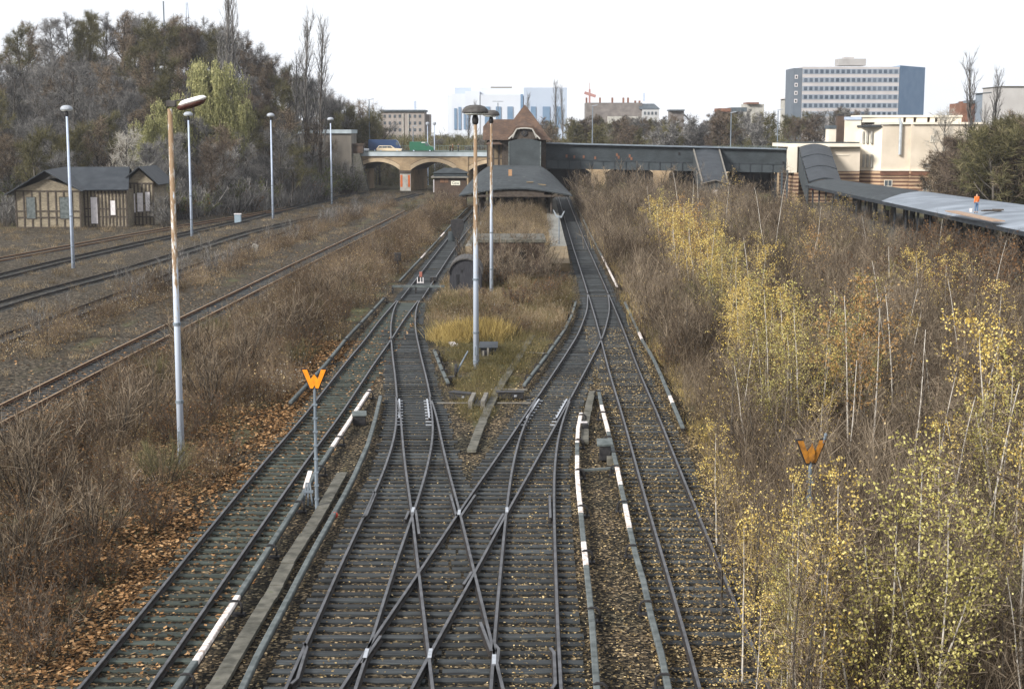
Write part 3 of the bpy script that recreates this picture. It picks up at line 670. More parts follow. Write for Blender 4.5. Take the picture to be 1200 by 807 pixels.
# ------------------------------------------------------------------ W signs
Wpoly = [(-.38,.60),(-.22,.60),(-.115,.30),(0,.46),(.115,.30),(.22,.60),(.38,.60),(.13,0),(.045,0),(0,.10),(-.045,0),(-.13,0)]
def w_face(scale, y0, y1):
    """a W as one flat plate"""
    P_ = [(x*scale, z*scale) for x, z in Wpoly]
    mb = MB(); 
    quads = [(0,1,2,11),(2,3,9,10,11),(3,4,7,8,9),(4,5,6,7)]
    n = len(P_); vs = [(x, y0, z) for x, z in P_]+[(x, y1, z) for x, z in P_]
    fs = [q for q in quads]+[tuple(i+n for i in q[::-1]) for q in quads]+[(i, (i+1)%n, (i+1)%n+n, i+n) for i in range(n)]
    return mb.add(vs, fs)
def w_sign(label, u, vtop, D, zb, facem, sc_=1.0, yaw=0, ragged=False):
    top = Wp(u, vtop, D); t = thing('railway_sign', label, 'sign', (top.x, D, zb))
    hgt = top.z-.6*sc_
    mb = MB(); mb.tube([(top.x,D+.06,zb-.05),(top.x,D+.06,hgt+.05)], [.065,.045], 8)
    for k in range(8): mb.obox((top.x, D+.06, .4+k*(hgt-.5)/8), (.15,.13,.05))
    mb.build('pole', M['pole_dark'], t)
    Mx = Matrix.Translation((top.x, D, hgt)) @ Matrix.Rotation(yaw, 4, 'Z')
    mb = MB(); mb.obox((0, .07, .06), (.16,.08,.2)); mb.xf(Mx); mb.build('clamp', M['black'], t)
    back = w_face(1.0, .01, .04)
    cxz = (0, .3); back.v = [((x-0)*1.14*sc_, y, ((z-.3)*1.16+.3)*sc_) for x, y, z in back.v]; back.xf(Mx); back.build('backing', M['black'], t)
    f = w_face(sc_, -.012, .008); f.xf(Mx)
    f.build('letter_plate', facem, t)
    if ragged:
        mb = MB(); mb.prism([(0,.52),(.075,.30),(.06,.1),(0,.02),(-.06,.1),(-.075,.30)], 'y', -.07, -.05); mb.xf(Mx); mb.build('loose_plate', facem, t)
        mb = MB(); mb.beam((.3,0,.5),(.37,.02,.68),.04,.04); mb.lathe([(.0,.65),(.045,.68),(.04,.73),(.0,.75)], (.37,.02,0), 8); mb.xf(Mx); mb.build('lamp_arm', M['pole_dark'], t)
    return t
bs = P(371, 599, 0)
w_sign('bright orange W sign on a thin grey pole beside the left conductor rail', 368, 433, bs.y, 0, M['orange'], .99)
w_sign('weathered dull orange W sign with a loose centre plate, standing among the birches', 951, 516, 36.0, 0, M['orange_old'], .95, R(8), True)

# ------------------------------------------------------------------ trackside equipment
def local(u, v, z=0): p = P(u, v, z); return p
p = local(421, 498); t = thing('equipment_box', 'black cable box with a grey lid beside the white boards near the left W sign', 'equipment box', tuple(p))
mb = MB(); mb.obox(p+Vector((0,.1,.22)), (.52,.5,.44), .1); mb.build('box', M['black'], t, bevel=.02)
mb = MB(); mb.obox(p+Vector((0,.1,.47)), (.60,.58,.06), .1, R(8)); mb.build('lid', M['board_grey'], t, bevel=.01)
p = local(709, 541); t = thing('equipment_box', 'black feeder box with grey slab lid under the right hand conductor rail', 'equipment box', tuple(p))
mb = MB(); mb.obox(p+Vector((0,.15,.35)), (.40,.42,.6), 0); mb.tube([p+Vector((.2,0,.3)), p+Vector((.45,.1,.4)), p+Vector((.55,.2,.25))], .04, 6); mb.build('box', M['black'], t, bevel=.02)
mb = MB(); mb.obox(p+Vector((0,.2,.69)), (.58,.62,.08), 0, R(10)); mb.build('lid', M['board_grey'], t, bevel=.01)
mb = MB(); mb.obox(p+Vector((.25,-.35,.12)), (.4,.4,.3), 0); mb.build('plinth', M['concrete'], t, bevel=.01)
for (u, v, lab) in ((693, 548, 'grey cross beam joining the two white boarded conductor rails'),):
    p, q = P(680, 551, .2), P(719, 548, .2); t = thing('cross_beam', lab, 'beam', (p.x, p.y, 0)); mb = MB(); mb.beam(p, q, .12, .07); mb.build('beam', M['board_grey'], t)
    mb = MB(); mb.obox(p+Vector((.02,0,-.1)), (.12,.12,.2)); mb.obox(q+Vector((-.02,0,-.1)), (.12,.12,.2)); mb.build('foot', M['black'], t)
p = local(686, 507); t = thing('equipment_box', 'small black junction box wedged beside the white board and the grey plank', 'junction box', tuple(p))
mb = MB(); mb.obox(p+Vector((0,0,.2)), (.24,.4,.4)); mb.build('box', M['black'], t, bevel=.02); mb = MB(); mb.obox(p+Vector((-.1,.1,.42)), (.36,.08,.05)); mb.build('strap', M['white_paint'], t)
# relay box behind the tall lamp
p = local(573, 419); t = thing('relay_box', 'low black box with a sloping lid behind the foot of the tallest lamp', 'relay box', tuple(p))
mb = MB(); mb.box(p.x-.45, p.x+.4, p.y, p.y+1.0, -.1, .55); mb.build('box', M['black'], t, bevel=.02)
mb = MB(); mb.obox((p.x-.02, p.y+.5, .62), (1.0,1.2,.06), 0, R(7)); mb.build('lid', M['slate_dark'], t)
mb = MB(); mb.obox((p.x-.05, p.y-.2, .25), (.10,.10,.6)); mb.obox((p.x-.3, p.y-.2, .18), (.09,.09,.45)); mb.build('stake', M['timber_grey'], t)
# signal wire lever frame
p = local(533, 446); t = thing('point_lever', 'black point lever with a round weight leaning right on the grassy island', 'point lever', tuple(p))
mb = MB(); mb.obox(p+Vector((0,0,.12)), (.7,.35,.24)); mb.build('base', M['black'], t, bevel=.02)
mb = MB(); mb.tube([p+Vector((0,0,.2)), p+Vector((.25,.25,.7)), p+Vector((.62,.7,1.35))], [.05,.045,.035], 8); mb.build('arm', M['pole_dark'], t)
mb = MB(); Mx = Matrix.Translation(p+Vector((.06,0,.5))) @ Matrix.Rotation(R(90),4,'Y'); mb.lathe([(.30,-.07),(.33,-.04),(.33,.04),(.30,.07)], n=16); mb.xf(Mx); mb.build('weight', M['black'], t)
def point_motor(label, u, v, rz=0, w_=1.2):
    p = local(u, v); t = thing('point_machine', label, 'point machine', tuple(p), 'point machines')
    Mx = Matrix.Translation(p) @ Matrix.Rotation(rz, 4, 'Z')
    mb = MB(); mb.box(-w_/2, w_/2, -.2, .2, .05, .32); mb.xf(Mx); mb.build('housing', M['black'], t, bevel=.03)
    mb = MB(); mb.obox((0,0,.36), (w_*1.05,.46,.05)); mb.xf(Mx); mb.build('cover', M['black'], t, bevel=.01)
    mb = MB(); mb.obox((w_*.2,-.24,.2), (.14,.08,.1)); mb.xf(Mx); mb.build('lug', M['bright'], t, bevel=.02)
    return t
point_motor('point machine with grey lid beside the right branch of the scissors crossing', 598, 468)
point_motor('tilted dark point machine right of the left turnout blades', 541, 469, R(-28), 1.1)

for (u0,v0,u1,v1,lab) in ((512,472,549,472,'left rod from the point machine to the left switch blades'), (583,472,622,472,'rod from the point machine to the right switch blades'), (575,455.5,618,456.5,'thin rusty bar lying across the cable trough'), (590,411,640,414,'thin pale rod lying across the grass to the conductor rail')):
    a, b_ = P(u0,v0,.16), P(u1,v1,.16); mb = MB(); mb.tube([a, (a+b_)/2, b_], .03, 6); tag(mb.build('point_rod', M['timber_grey']), lab, 'rod', 'point rods')
a_, b_ = P(551,480,0), P(564,461,0)
t = thing('timber_baulks', 'pair of short pale timber baulks standing beside the concrete trough on the island', 'timber baulks', tuple(a_))
for dx in (0, .55):
    mb = MB(); mb.beam(a_+Vector((dx,0,.30)), a_+Vector((dx+.12,2.1,.30)), .19, .2); mb.obox(a_+Vector((dx,.02,.1)), (.19,.2,.25)); mb.build('baulk', M['timber_grey'], t, bevel=.01)
mb = MB(); mb.beam(a_+Vector((.28,0,.16)), a_+Vector((.4,2.1,.16)), .3, .06); mb.build('tray', M['black'], t)
p = local(531, 406); mb = MB(); mb.obox(p+Vector((0,0,.12)), (.34,.7,.16), .3, .1); mb.obox(p+Vector((.1,-.3,.12)), (.3,.3,.2), .5); tag(mb.build('broken_block', M['white_paint'], bevel=.02), 'broken white block lying below the yellow grass', 'block')
p = local(382, 587); t = thing('insulator_stand', 'pale iron insulator stand broken off under the conductor rail by the W sign', 'stand', tuple(local(361,592)))
q = local(361, 592)
mb = MB(); 
for dx in (-.14,0,.14): mb.beam(q+Vector((dx,0,0)), q+Vector((dx*.4,.1,.75)), .05, .05)
mb.obox(q+Vector((0,.05,.45)), (.34,.1,.08)); mb.build('frame', M['pole_dark'], t); mb = MB(); mb.beam(q+Vector((-.1,.1,.55)), q+Vector((-.02,.8,.95)), .14, .04); mb.build('broken_board', M['board_white'], t)
p = local(392, 607, .1); mb = MB(); mb.lathe([(.02,0),(.10,.04),(.12,.1),(.10,.17),(.02,.2)], tuple(p), 12); tag(mb.build('red_cap', M['red'], smooth=True), 'small round red cap beside the long grey conductor rail', 'cap')
# barrier beam across the left platform track
a_, b_ = P(460,335.5,.55), P(521,335.5,.55)
t = thing('barrier_beam', 'grey barrier beam lying across the left track with a red and white target', 'barrier', (a_.x,a_.y,0))
mb = MB(); mb.beam(a_, b_, .14, .18); mb.build('beam', M['board_grey'], t, bevel=.01)
for q in (a_, (a_+b_)/2+Vector((-.2,0,0)), b_+Vector((-.3,0,0))):
    mb = MB(); mb.obox((q.x, q.y+.05, .25), (.14,.14,.6)); mb.build('post', M['black'], t)
q = P(493,337,.0); mb = MB()
for dx in (-.24,0,.2): mb.obox((q.x+dx, q.y-.12, .58), (.06,.04,.45))
mb.obox((q.x, q.y-.15, .42), (.5,.03,.06)); mb.build('target', M['white_paint'], t); mb = MB(); mb.obox((q.x+.02, q.y-.10, 1.05), (.22,.05,.4)); mb.build('red_target', mat('faded_red_target', (.22,.07,.05), (.3,.12,.09), 5, .8), t)
q = P(508,331,0); mb = MB(); mb.obox(q+Vector((0,0,.25)), (.55,.5,.4)); tag(mb.build('ballast_box', M['black'], bevel=.02), 'small dark box with a pale lid on the rail by the barrier beam', 'box')
# signals by the left platform track
def signal(label, ub, vb, vt, ladder=False, headw=.55, headh=1.0, round_=False):
    b_ = P(ub, vb, 0); tz = Wp(ub, vt, b_.y).z; t = thing('railway_signal', label, 'signal', tuple(b_))
    mb = MB(); mb.tube([b_, b_+Vector((0,0,tz-.3))], [.09,.07], 8); mb.build('post', M['black'], t)
    mb = MB()
    if round_: mb.prism([(b_.x-headw/2+.0,tz-headh*.45),(b_.x-headw*.18,tz-headh),(b_.x+headw*.18,tz-headh),(b_.x+headw/2,tz-headh*.45),(b_.x+headw/2,tz-.12),(b_.x+headw*.3,tz),(b_.x-headw*.3,tz),(b_.x-headw/2,tz-.12)], 'y', b_.y-.2, b_.y+.2)
    else: mb.box(b_.x-headw/2, b_.x+headw/2, b_.y-.15, b_.y+.15, tz-headh, tz)
    mb.build('head', M['black'], t, bevel=.02)
    if ladder:
        mb = MB()
        for dx in (-.2,.2): mb.tube([b_+Vector((dx,.35,0)), b_+Vector((dx,.25,tz-.8))], .03, 5)
        for k in range(9): mb.tube([b_+Vector((-.2,.33,.4+k*.4)), b_+Vector((.2,.33,.4+k*.4))], .02, 5)
        mb.build('ladder', M['black'], t)
    return t
signal('dark main signal with a tapered head and ladder beside the left platform track', 536, 300, 257, True, 1.25, 1.9, True)
signal('small black dwarf signal in the weeds left of the left platform track', 466, 321, 296, False, .6, .7)
signal('tiny black stub signal further back in the weeds', 495, 282, 273, False, .35, .6)
q = P(529,283,0); mb = MB(); mb.lathe([(.35,0),(.38,.1),(.36,1.0),(.33,1.1),(.02,1.12)], tuple(q), 14); tag(mb.build('cable_drum', M['slate_clad'], smooth=False), 'blue-grey steel drum standing at the foot of the main signal', 'drum')
# V shaped sign on the platform end
q = P(655, 301, 0); tz = Wp(655, 246, q.y).z; t = thing('railway_sign', 'pale V shaped board on a thin pole at the right end of the platform', 'sign', tuple(q))
mb = MB(); mb.tube([q, q+Vector((0,0,tz-.6))], .06, 6); mb.build('pole', M['pole_dark'], t)
mb = MB(); mb.prism([(q.x-.62,tz),(q.x-.5,tz),(q.x-.2,tz-.55),(q.x+.2,tz-.55),(q.x+.44,tz-.1),(q.x+.55,tz-.1),(q.x+.26,tz-.75),(q.x-.26,tz-.75)], 'y', q.y-.03, q.y+.03); mb.build('board', mat('pale_blue_enamel', (.30,.34,.37), (.16,.18,.2), 3, .6), t)
q = P(1119//1, 300, 0)
# yard odds and ends
q = P(279, 261, 0); t = thing('utility_cabinet', 'small blue-grey cabinet with a white top at the back of the yard', 'cabinet', tuple(q))
mb = MB(); mb.box(q.x-.42,q.x+.42,q.y-.3,q.y+.3,0,1.1); mb.build('body', mat('blue_grey_cabinet', (.20,.26,.31), (.25,.31,.35), 2, .6), t, bevel=.02); mb = MB(); mb.box(q.x-.48,q.x+.48,q.y-.36,q.y+.36,1.1,1.22); mb.build('lid', M['white_paint'], t, bevel=.02)
q = P(299, 296, 0); mb = MB(); mb.prism([(q.x-.3,0),(q.x+.34,0),(q.x+.3,.75),(q.x-.1,.95),(q.x-.32,.7)], 'y', q.y-.12, q.y+.12); tag(mb.build('marker_stone', M['pale_stone'], bevel=.03), 'pale stone marker slab beside the overgrown yard track', 'marker stone')
q = P(146, 262, 0); mb = MB(); mb.obox(q+Vector((0,0,.35)), (.5,.06,.75), .1, R(-12)); tag(mb.build('leaning_panel', M['white_paint']), 'white panel leaning against the timbered shed', 'panel')
q = P(166, 261, 0); mb = MB(); mb.lathe([(.2,0),(.24,.05),(.22,.3),(.16,.34)], tuple(q), 10); tag(mb.build('yellow_bucket', mat('yellow_plastic', (.55,.36,.03), (.5,.33,.03), 3, .5)), 'small yellow bucket in front of the timbered shed', 'bucket')
q = P(957, 291, .6); t = thing('loose_beam', 'pale concrete beam lying among the saplings before the right platform', 'beam', (q.x, q.y, 0)); mb = MB(); mb.obox(q, (3.0,.3,.28), .03); mb.build('beam', M['pale_stone'], t, bevel=.02); mb = MB(); mb.obox((q.x-1.2,q.y,.2),(.3,.3,.5)); mb.obox((q.x+1.2,q.y,.2),(.3,.3,.5)); mb.build('block', M['concrete'], t)
conductor('long pale conductor rail running through the brushwood before the right platform', [(985,262),(1035.6,288),(1073,300),(1109,313.5),(1160,331),(1215,353)], [(262,353)], z=.9, wd=.3, ht=.14, brackets=False)
q = P(508.5, 226, 0); mb = MB(); mb.tube([q, q+Vector((0,0,2.6))], .12, 6); tag(mb.build('marker_post', M['white_paint']), 'white marker post left of the small brown hut', 'post')
# ------------------------------------------------------------------ timbered shed in the yard
def timber_wall(t, x0, x1, y0, y1, z0, z1, nv, rows, skip=()):
    """half timbering on a vertical wall from (x0,y0) to (x1,y1); the studs stand 4 cm proud"""
    a, b = Vector((x0,y0,0)), Vector((x1,y1,0)); d = (b-a).normalized(); n = Vector((d.y,-d.x,0)); L = (b-a).length
    mb = MB()
    for i in range(nv+1):
        c = a+d*(L*i/nv)+n*.03; mb.beam(c+Vector((0,0,z0)), c+Vector((0,0,z1)), .16, .08)
    for k, r in enumerate(rows):
        mb.beam(a+n*.032+Vector((0,0,r)), b+n*.032+Vector((0,0,r)), .074, .15)
    return mb.build('timber_frame', M['timber_grey'] if z1 < 3.4 and nv > 9 else M['timber'], t)
D0 = P(94, 267, 0).y
# gable (left) wall runs away to the left, long wall faces right-front
c0 = P(95, 268, 0); c1 = P(149, 264, 0); c2 = P(181, 258, 0); cl = P(20, 262, 0)
x_a, y_a = c0.x, c0.y
t = thing('timbered_shed', 'half timbered railway shed with black felt roof and boarded white windows', 'shed', (c0.x, c0.y, 0))
xl, xr = Wp(15,262,c0.y).x, c0.x          # gable front from xl to xr
zE, zR = Wp(100, 223, c0.y).z, Wp(60, 196, c0.y+4).z
mb = MB(); yb = c0.y+9
mb.box(xl+.5, xr, c0.y, yb, 0, zE); mb.prism([(xl+.5,zE),(xr,zE),((xl+xr)/2+.3,zE+1.4)], 'y', c0.y, yb); mb.build('wall', M['shed_infill'], t)
timber_wall(t, xl+.5, xr, c0.y-.02, c0.y-.02, 0, zE, 8, [.15,1.4,2.2,zE-.1])
yM, yG = c0.y+1.6, c0.y+5.0
m0x = Wp(97,250,yM).x; m1x = Wp(149.5,250,yM).x; g0x, g1x = Wp(149,250,yG).x, Wp(181,250,yG).x
zM = Wp(120,222,yM).z; zG = Wp(165,214,yG).z
mb = MB(); mb.box(xr+.002, m1x, yM, yb+3, 0, zM); mb.build('wall', M['shed_infill'], t)
timber_wall(t, xr+.1, m1x-.1, yM-.02, yM-.02, 0, zM, 12, [.15,1.4,2.4,zM-.12])
mb = MB(); mb.box(g0x, g1x, yG, yG+7, 0, zG); mb.prism([(g0x,zG+.002),(g1x,zG+.002),((g0x+g1x)/2,zG+1.6)], 'y', yG, yG+7); mb.build('wall', M['shed_infill'], t)
timber_wall(t, g0x+.1, g1x-.1, yG-.02, yG-.02, 0, zG, 7, [.15,1.2,2.9,zG-.1])
mb = MB(); xm = (xl+xr)/2+.3
def roofslab(mb, p, q, r_, s, th=.12):
    up = (Vector(q)-Vector(p)).cross(Vector(s)-Vector(p)).normalized()*th
    if up.z < 0: up = -up
    vs = [Vector(p),Vector(q),Vector(r_),Vector(s)]; vs = vs+[v+up for v in vs]
    return mb.add(vs, [(0,3,2,1),(4,5,6,7),(0,1,5,4),(1,2,6,5),(2,3,7,6),(3,0,4,7)])
yR_ = c0.y+7.0; zRg = Wp(100,196.5,yR_).z; xmr = Wp(152,200,yR_).x
roofslab(mb, (xl-.5,c0.y-1.0,zE-.6),(xm,c0.y-1.0,zRg-.25),(xm,yR_,zRg),(xl-.5,yR_,zE-.4))
roofslab(mb, (xm,c0.y-1.0,zRg-.25),(xr+.5,c0.y-1.0,zE-.15),(xr+.5,yM-.6,zM-.12),(xm,yR_,zRg))
roofslab(mb, (xm,yR_,zRg),(xmr,yR_,zRg),(m1x+.4,yM-.6,zM-.1),(xr+.4,yM-.6,zM-.14))
roofslab(mb, (xm,yR_,zRg),(xmr,yR_,zRg),(xmr,yR_+5,zM),(xm,yR_+5,zM))
mb.build('roof', M['slate_dark'], t)
mb = MB(); xg = (g0x+g1x)/2+.2; zp = Wp(172,196,yG).z
roofslab(mb, (g0x-.8,yG-1.0,zG-.2),(xg,yG-1.0,zp),(xg,yG+8,zp),(g0x-.8,yG+8,zG-.2))
roofslab(mb, (g1x+.9,yG-1.0,zG-.3),(xg,yG-1.0,zp),(xg,yG+8,zp),(g1x+.9,yG+8,zG-.3))
mb.build('gable_roof', M['slate_dark'], t)
def board_win(t, u0, u1, v0, v1, y, m='white_paint', name='window'):
    a, b_ = Wp(u0, v1, y), Wp(u1, v0, y); mb = MB(); mb.box(a.x, b_.x, y-.10, y-.055, a.z, b_.z)
    o = mb.build(name, M[m], t); mb = MB(); f = .05
    mb.box(a.x-f,a.x,y-.12,y-.055,a.z-f,b_.z+f); mb.box(b_.x,b_.x+f,y-.12,y-.055,a.z-f,b_.z+f); mb.box(a.x,b_.x,y-.12,y-.055,b_.z,b_.z+f); mb.box(a.x,b_.x,y-.12,y-.055,a.z-f,a.z)
    mb.build('frame', M['timber'], o); return o
for a in ((32,41,231,256),(71,80.5,231,256)): board_win(t, *a, c0.y, 'board_grey')
board_win(t, 107.5,114,231,262, yM, name='door'); board_win(t, 130,135,235,252, yM)
for a in ((154,158.5,227,249),(161.5,167.5,226,248),(171,175.5,225,247)): board_win(t, *a, yG)

# ------------------------------------------------------------------ barrel roofed hut and brick store on the island
q = P(527, 345, 0); t = thing('barrel_roof_hut', 'small dark corrugated hut with a round barrel roof beside the lamps', 'hut', tuple(q))
wd, hg = 2.35, 1.55; x0 = q.x; arc = [(x0+wd/2-wd/2*math.cos(math.pi*k/14), hg+1.05*math.sin(math.pi*k/14)) for k in range(15)]
mb = MB(); mb.prism([(x0,0)]+arc+[(x0+wd,0)], 'y', q.y, q.y+3.6); mb.build('wall', mat('black_tarred_boards', (.018,.018,.022), (.04,.04,.045), 3, .8, 0, .3, stretch=(9,9,.6)), t)
mb = MB(); arc2 = [(x0+wd/2-(wd/2+.10)*math.cos(math.pi*k/28), hg+1.16*math.sin(math.pi*k/28)+(.03 if k%2 else 0)) for k in range(29)]
arc1 = [(x0+wd/2-(wd/2+.02)*math.cos(math.pi*k/28), hg+1.07*math.sin(math.pi*k/28)) for k in range(29)]
mb.prism(arc2+arc1[::-1], 'y', q.y-.15, q.y+3.7); mb.build('roof', M['lamp_cap'], t)
mb = MB(); mb.box(x0+.5,x0+.72,q.y-.02,q.y+.05,.75,1.5); mb.obox((x0+.9,q.y,1.75),(.18,.05,.22)); mb.build('opening', M['dark'], t)
q = P(562, 326, 0); yb = q.y; x0, x1 = Wp(553,300,yb).x, Wp(638,300,yb).x
t = thing('brick_store', 'low brown brick store at the overgrown end of the platform', 'store', ((x0+x1)/2, yb, 0))
mb = MB(); mb.box(x0,x1,yb,yb+7,0,2.95); mb.build('wall', M['dark_brick'], t)
mb = MB(); mb.box(x0-.12,x1+.12,yb-.12,yb+7.1,2.953,3.2); mb.build('roof', M['concrete'], t); 
mb = MB(); mb.box(x1-2.05,x1-1.55,yb-.03,yb+.2,.4,2.3); mb.build('door', M['dark'], t)
for k in (x0+.003, x1-.3): 
    mb = MB(); mb.box(k,k+.3,yb-.08,yb-.002,0,2.95); mb.build('pilaster', M['dark_brick'], t)
# platform
t = thing('station_platform', 'island platform with ochre side walls running under the old canopy', 'platform', (1, 150, 0))
yp = [127,140,150,165,193,250]; xL = [fN(y)+2.3 if y < 235 else fN(235)+2.3 for y in yp]; xR = [fM(y)-1.65 for y in yp]
xL[0] = max(xL[0], x0); 
for i in range(len(yp)-1):
    zz0 = 1.16 if i > 0 else .7
    mb = MB(); a0,a1,b0,b1 = xL[i],xR[i],xL[i+1],xR[i+1]; y0_,y1_ = yp[i],yp[i+1]
    mb.add([(a0,y0_,0),(a1,y0_,0),(b1,y1_,0),(b0,y1_,0),(a0,y0_,zz0),(a1,y0_,zz0),(b1,y1_,1.16),(b0,y1_,1.16)], [(0,3,2,1),(4,5,6,7),(0,1,5,4),(1,2,6,5),(2,3,7,6),(3,0,4,7)])
    mb.build('side_wall', M['sand'], t)
mb = MB()
for i in range(1,len(yp)-1):
    for (ea, eb) in ((xL[i], xL[i+1]), (xR[i]-1.6, xR[i+1]-1.6)):
        mb.add([(ea-.0,yp[i],1.164),(ea+1.6,yp[i],1.164),(eb+1.6,yp[i+1],1.164),(eb,yp[i+1],1.164),(ea,yp[i],1.2),(ea+1.6,yp[i],1.2),(eb+1.6,yp[i+1],1.2),(eb,yp[i+1],1.2)], [(0,3,2,1),(4,5,6,7),(0,1,5,4),(1,2,6,5),(2,3,7,6),(3,0,4,7)])
mb.build('paving', mat('worn_paving', (.22,.21,.19), (.14,.14,.12), 1.5, .9), t)
# canopy over the island platform
t = thing('platform_canopy', 'old island platform canopy with a low arched grey felt roof', 'canopy', (.5, 193, 0))
mb = MB(); ns = 24; ysl = [193,195,198,202,206,211,216,222,229,237]; vs, fs = [], []
def croof(s, y):
    a = np.interp(y, [193,196,202,208,216,240], [.95,1.35,1.95,2.4,2.8,2.95]); q = min(1, (1-abs(s))/np.interp(y, [193,202,216], [.9,.65,.52])); return 3.72+a*(1-(1-q)**1.5)
for L_, dz in ((0,0),(1,-.16)):
    for y in ysl:
        for i in range(ns+1):
            s = -1+2*i/ns; vs.append((.45+7.45*s, y, croof(s,y)+dz))
N1 = len(ysl)*(ns+1)
for j in range(len(ysl)-1):
    for i in range(ns):
        a = j*(ns+1)+i; fs.append((a,a+1,a+ns+2,a+ns+1)); fs.append((N1+a,N1+a+ns+1,N1+a+ns+2,N1+a+1))
for i in range(ns): fs.append((i,N1+i,N1+i+1,i+1)); a = (len(ysl)-1)*(ns+1)+i; fs.append((a,a+1,N1+a+1,N1+a))
for j in range(len(ysl)-1):
    a = j*(ns+1); fs.append((a,a+ns+1,N1+a+ns+1,N1+a)); a += ns; fs.append((a,N1+a,N1+a+ns+1,a+ns+1))
mb.add(vs, fs); mb.build('roof', M['felt_roof'], t)
mb = MB(); mb.box(-.5,.0,205,205.8,croof(0,205)-.3,croof(0,205)+.85); mb.build('chimney', mat('tan_chimney', (.36,.21,.11), (.3,.17,.09), 3, .9), t)
mb = MB(); mb.obox((2.4,197.6,croof(.25,197.6)+.06),(.9,.6,.12)); mb.obox((4.0,197.4,croof(.5,197.4)+.06),(1.1,.6,.12),0,0,.1); mb.build('roof_patch', M['sand'], t)
for x in (-4.2, 5.2, -1.4, 2.6):
    for y in (194.5, 203, 212, 221, 230):
        mb = MB(); mb.tube([(x,y,1.15),(x,y,4.2)], .14, 8); s = -1 if x < 0 else 1
        mb.beam((x,y,3.2),(x+s*1.3,y,3.95),.12,.14); mb.build('column', M['timber'], t)
mb = MB(); mb.box(-6.6,7.5,193.3,193.5,3.5,3.75); mb.box(-3.2,4.2,193.35,193.5,3.76,4.3); mb.build('fascia', M['timber'], t)
t2 = thing('platform_kiosk', 'dark boarded waiting room under the island canopy behind tangled creepers', 'waiting room', (.5, 200, 1.16))
mb = MB(); mb.box(-3.2,4.0,200,228,1.2,4.1); mb.build('wall', M['timber'], t2)
for k in range(4): mb = MB(); mb.box(-2.8+k*1.7,-1.6+k*1.7,199.9,199.98,2.0,3.6); mb.build('window', M['dark'], t2)
# ------------------------------------------------------------------ station building with tiled pyramid roof
t = thing('station_house', 'half timbered station building with tall red tiled pyramid roof and small clock gable', 'station building', (2.1, 245, 0))
zf, ze = 5.8, 10.6; f = 7.02
bx0, bx1 = Wp(585,163,241).x, Wp(640,163,241).x
mb = MB(); mb.box(bx0+.4, bx1, 241, 251, zf, ze); mb.build('wall', M['timber'], t)
wx0 = Wp(568.5,163,243).x; wx1 = bx0+.4
mb = MB(); mb.box(wx0+.3, wx1, 242, 250, zf, ze-.05); mb.build('wing_wall', M['timber'], t)
mb = MB()
for k in range(5):
    for (za, zb_) in ((6.3,7.5),(7.7,10.0)): mb.box(wx0+.55+k*.98, wx0+1.12+k*.98, 241.93, 241.99, za, zb_)
mb.build('infill_panel', mat('tan_infill', (.20,.145,.09), (.13,.10,.065), .9, .9), t)
mb = MB(); mb.box(bx1-1.2,bx1-.2,240.93,240.99,zf+.3,8.2); mb.build('brick_panel', M['dark_brick'], t)
# pyramid roof with swept eaves
def pyramid(cx, cy, hw, hd, z0, z1, flare=.5):
    mb = MB(); vs = []
    for (k, zz) in ((1.0, 0), (.86, .105), (.64, .35), (.32, .69)):
        for sx, sy in ((-1,-1),(1,-1),(1,1),(-1,1)): vs.append((cx+sx*hw*k, cy+sy*hd*k, z0+(z1-z0)*zz))
    vs.append((cx,cy,z1)); fs = []
    for j in range(3):
        for i in range(4): fs.append((j*4+i, j*4+(i+1)%4, (j+1)*4+(i+1)%4, (j+1)*4+i))
    for i in range(4): fs.append((12+i, 12+(i+1)%4, 16))
    fs.append((3,2,1,0)); return mb.add(vs, fs)
ax = Wp(615,163,245).x; el, er = Wp(584,163.5,240).x, Wp(646.5,163.5,240).x
apex = Wp(615,122.5,245.5).z
pyramid((el+er)/2, 245.5, (er-el)/2, 5.8, ze, apex).build('roof', M['tiles'], t)
# wing roof, half hipped on the left
zr = Wp(580,140,245.5).z; zh = Wp(566,148.5,245).z; wl = Wp(566,160,242).x
mb = MB(); xr_ = ax-.5
vs = [(wl,240.6,ze),(xr_,240.6,ze),(xr_,245.5,zr),(wl+1.0,245.5,zr),(wl,243.0,zh),(wl,248,zh),(wl,250.4,ze),(xr_,250.4,ze)]
mb.add(vs, [(0,1,2,3,4),(4,3,5),(0,4,5,6),(6,5,3,2,7),(0,6,7,1),(1,7,2)]); mb.build('wing_roof', M['tiles'], t)
mb = MB(); hl, hr = Wp(569.5,166,241).x, Wp(588,166,241).x
mb.add([(hl,239.8,10.0),(hr,239.8,10.0),(hr-.6,241.9,10.55),(hl+.6,241.9,10.55),(hl,239.8,9.88),(hr,239.8,9.88),(hr-.6,241.9,9.88),(hl+.6,241.9,9.88)], [(0,1,2,3),(7,6,5,4),(0,4,5,1),(1,5,6,2),(2,6,7,3),(3,7,4,0)]); mb.build('hood', M['tiles'], t)
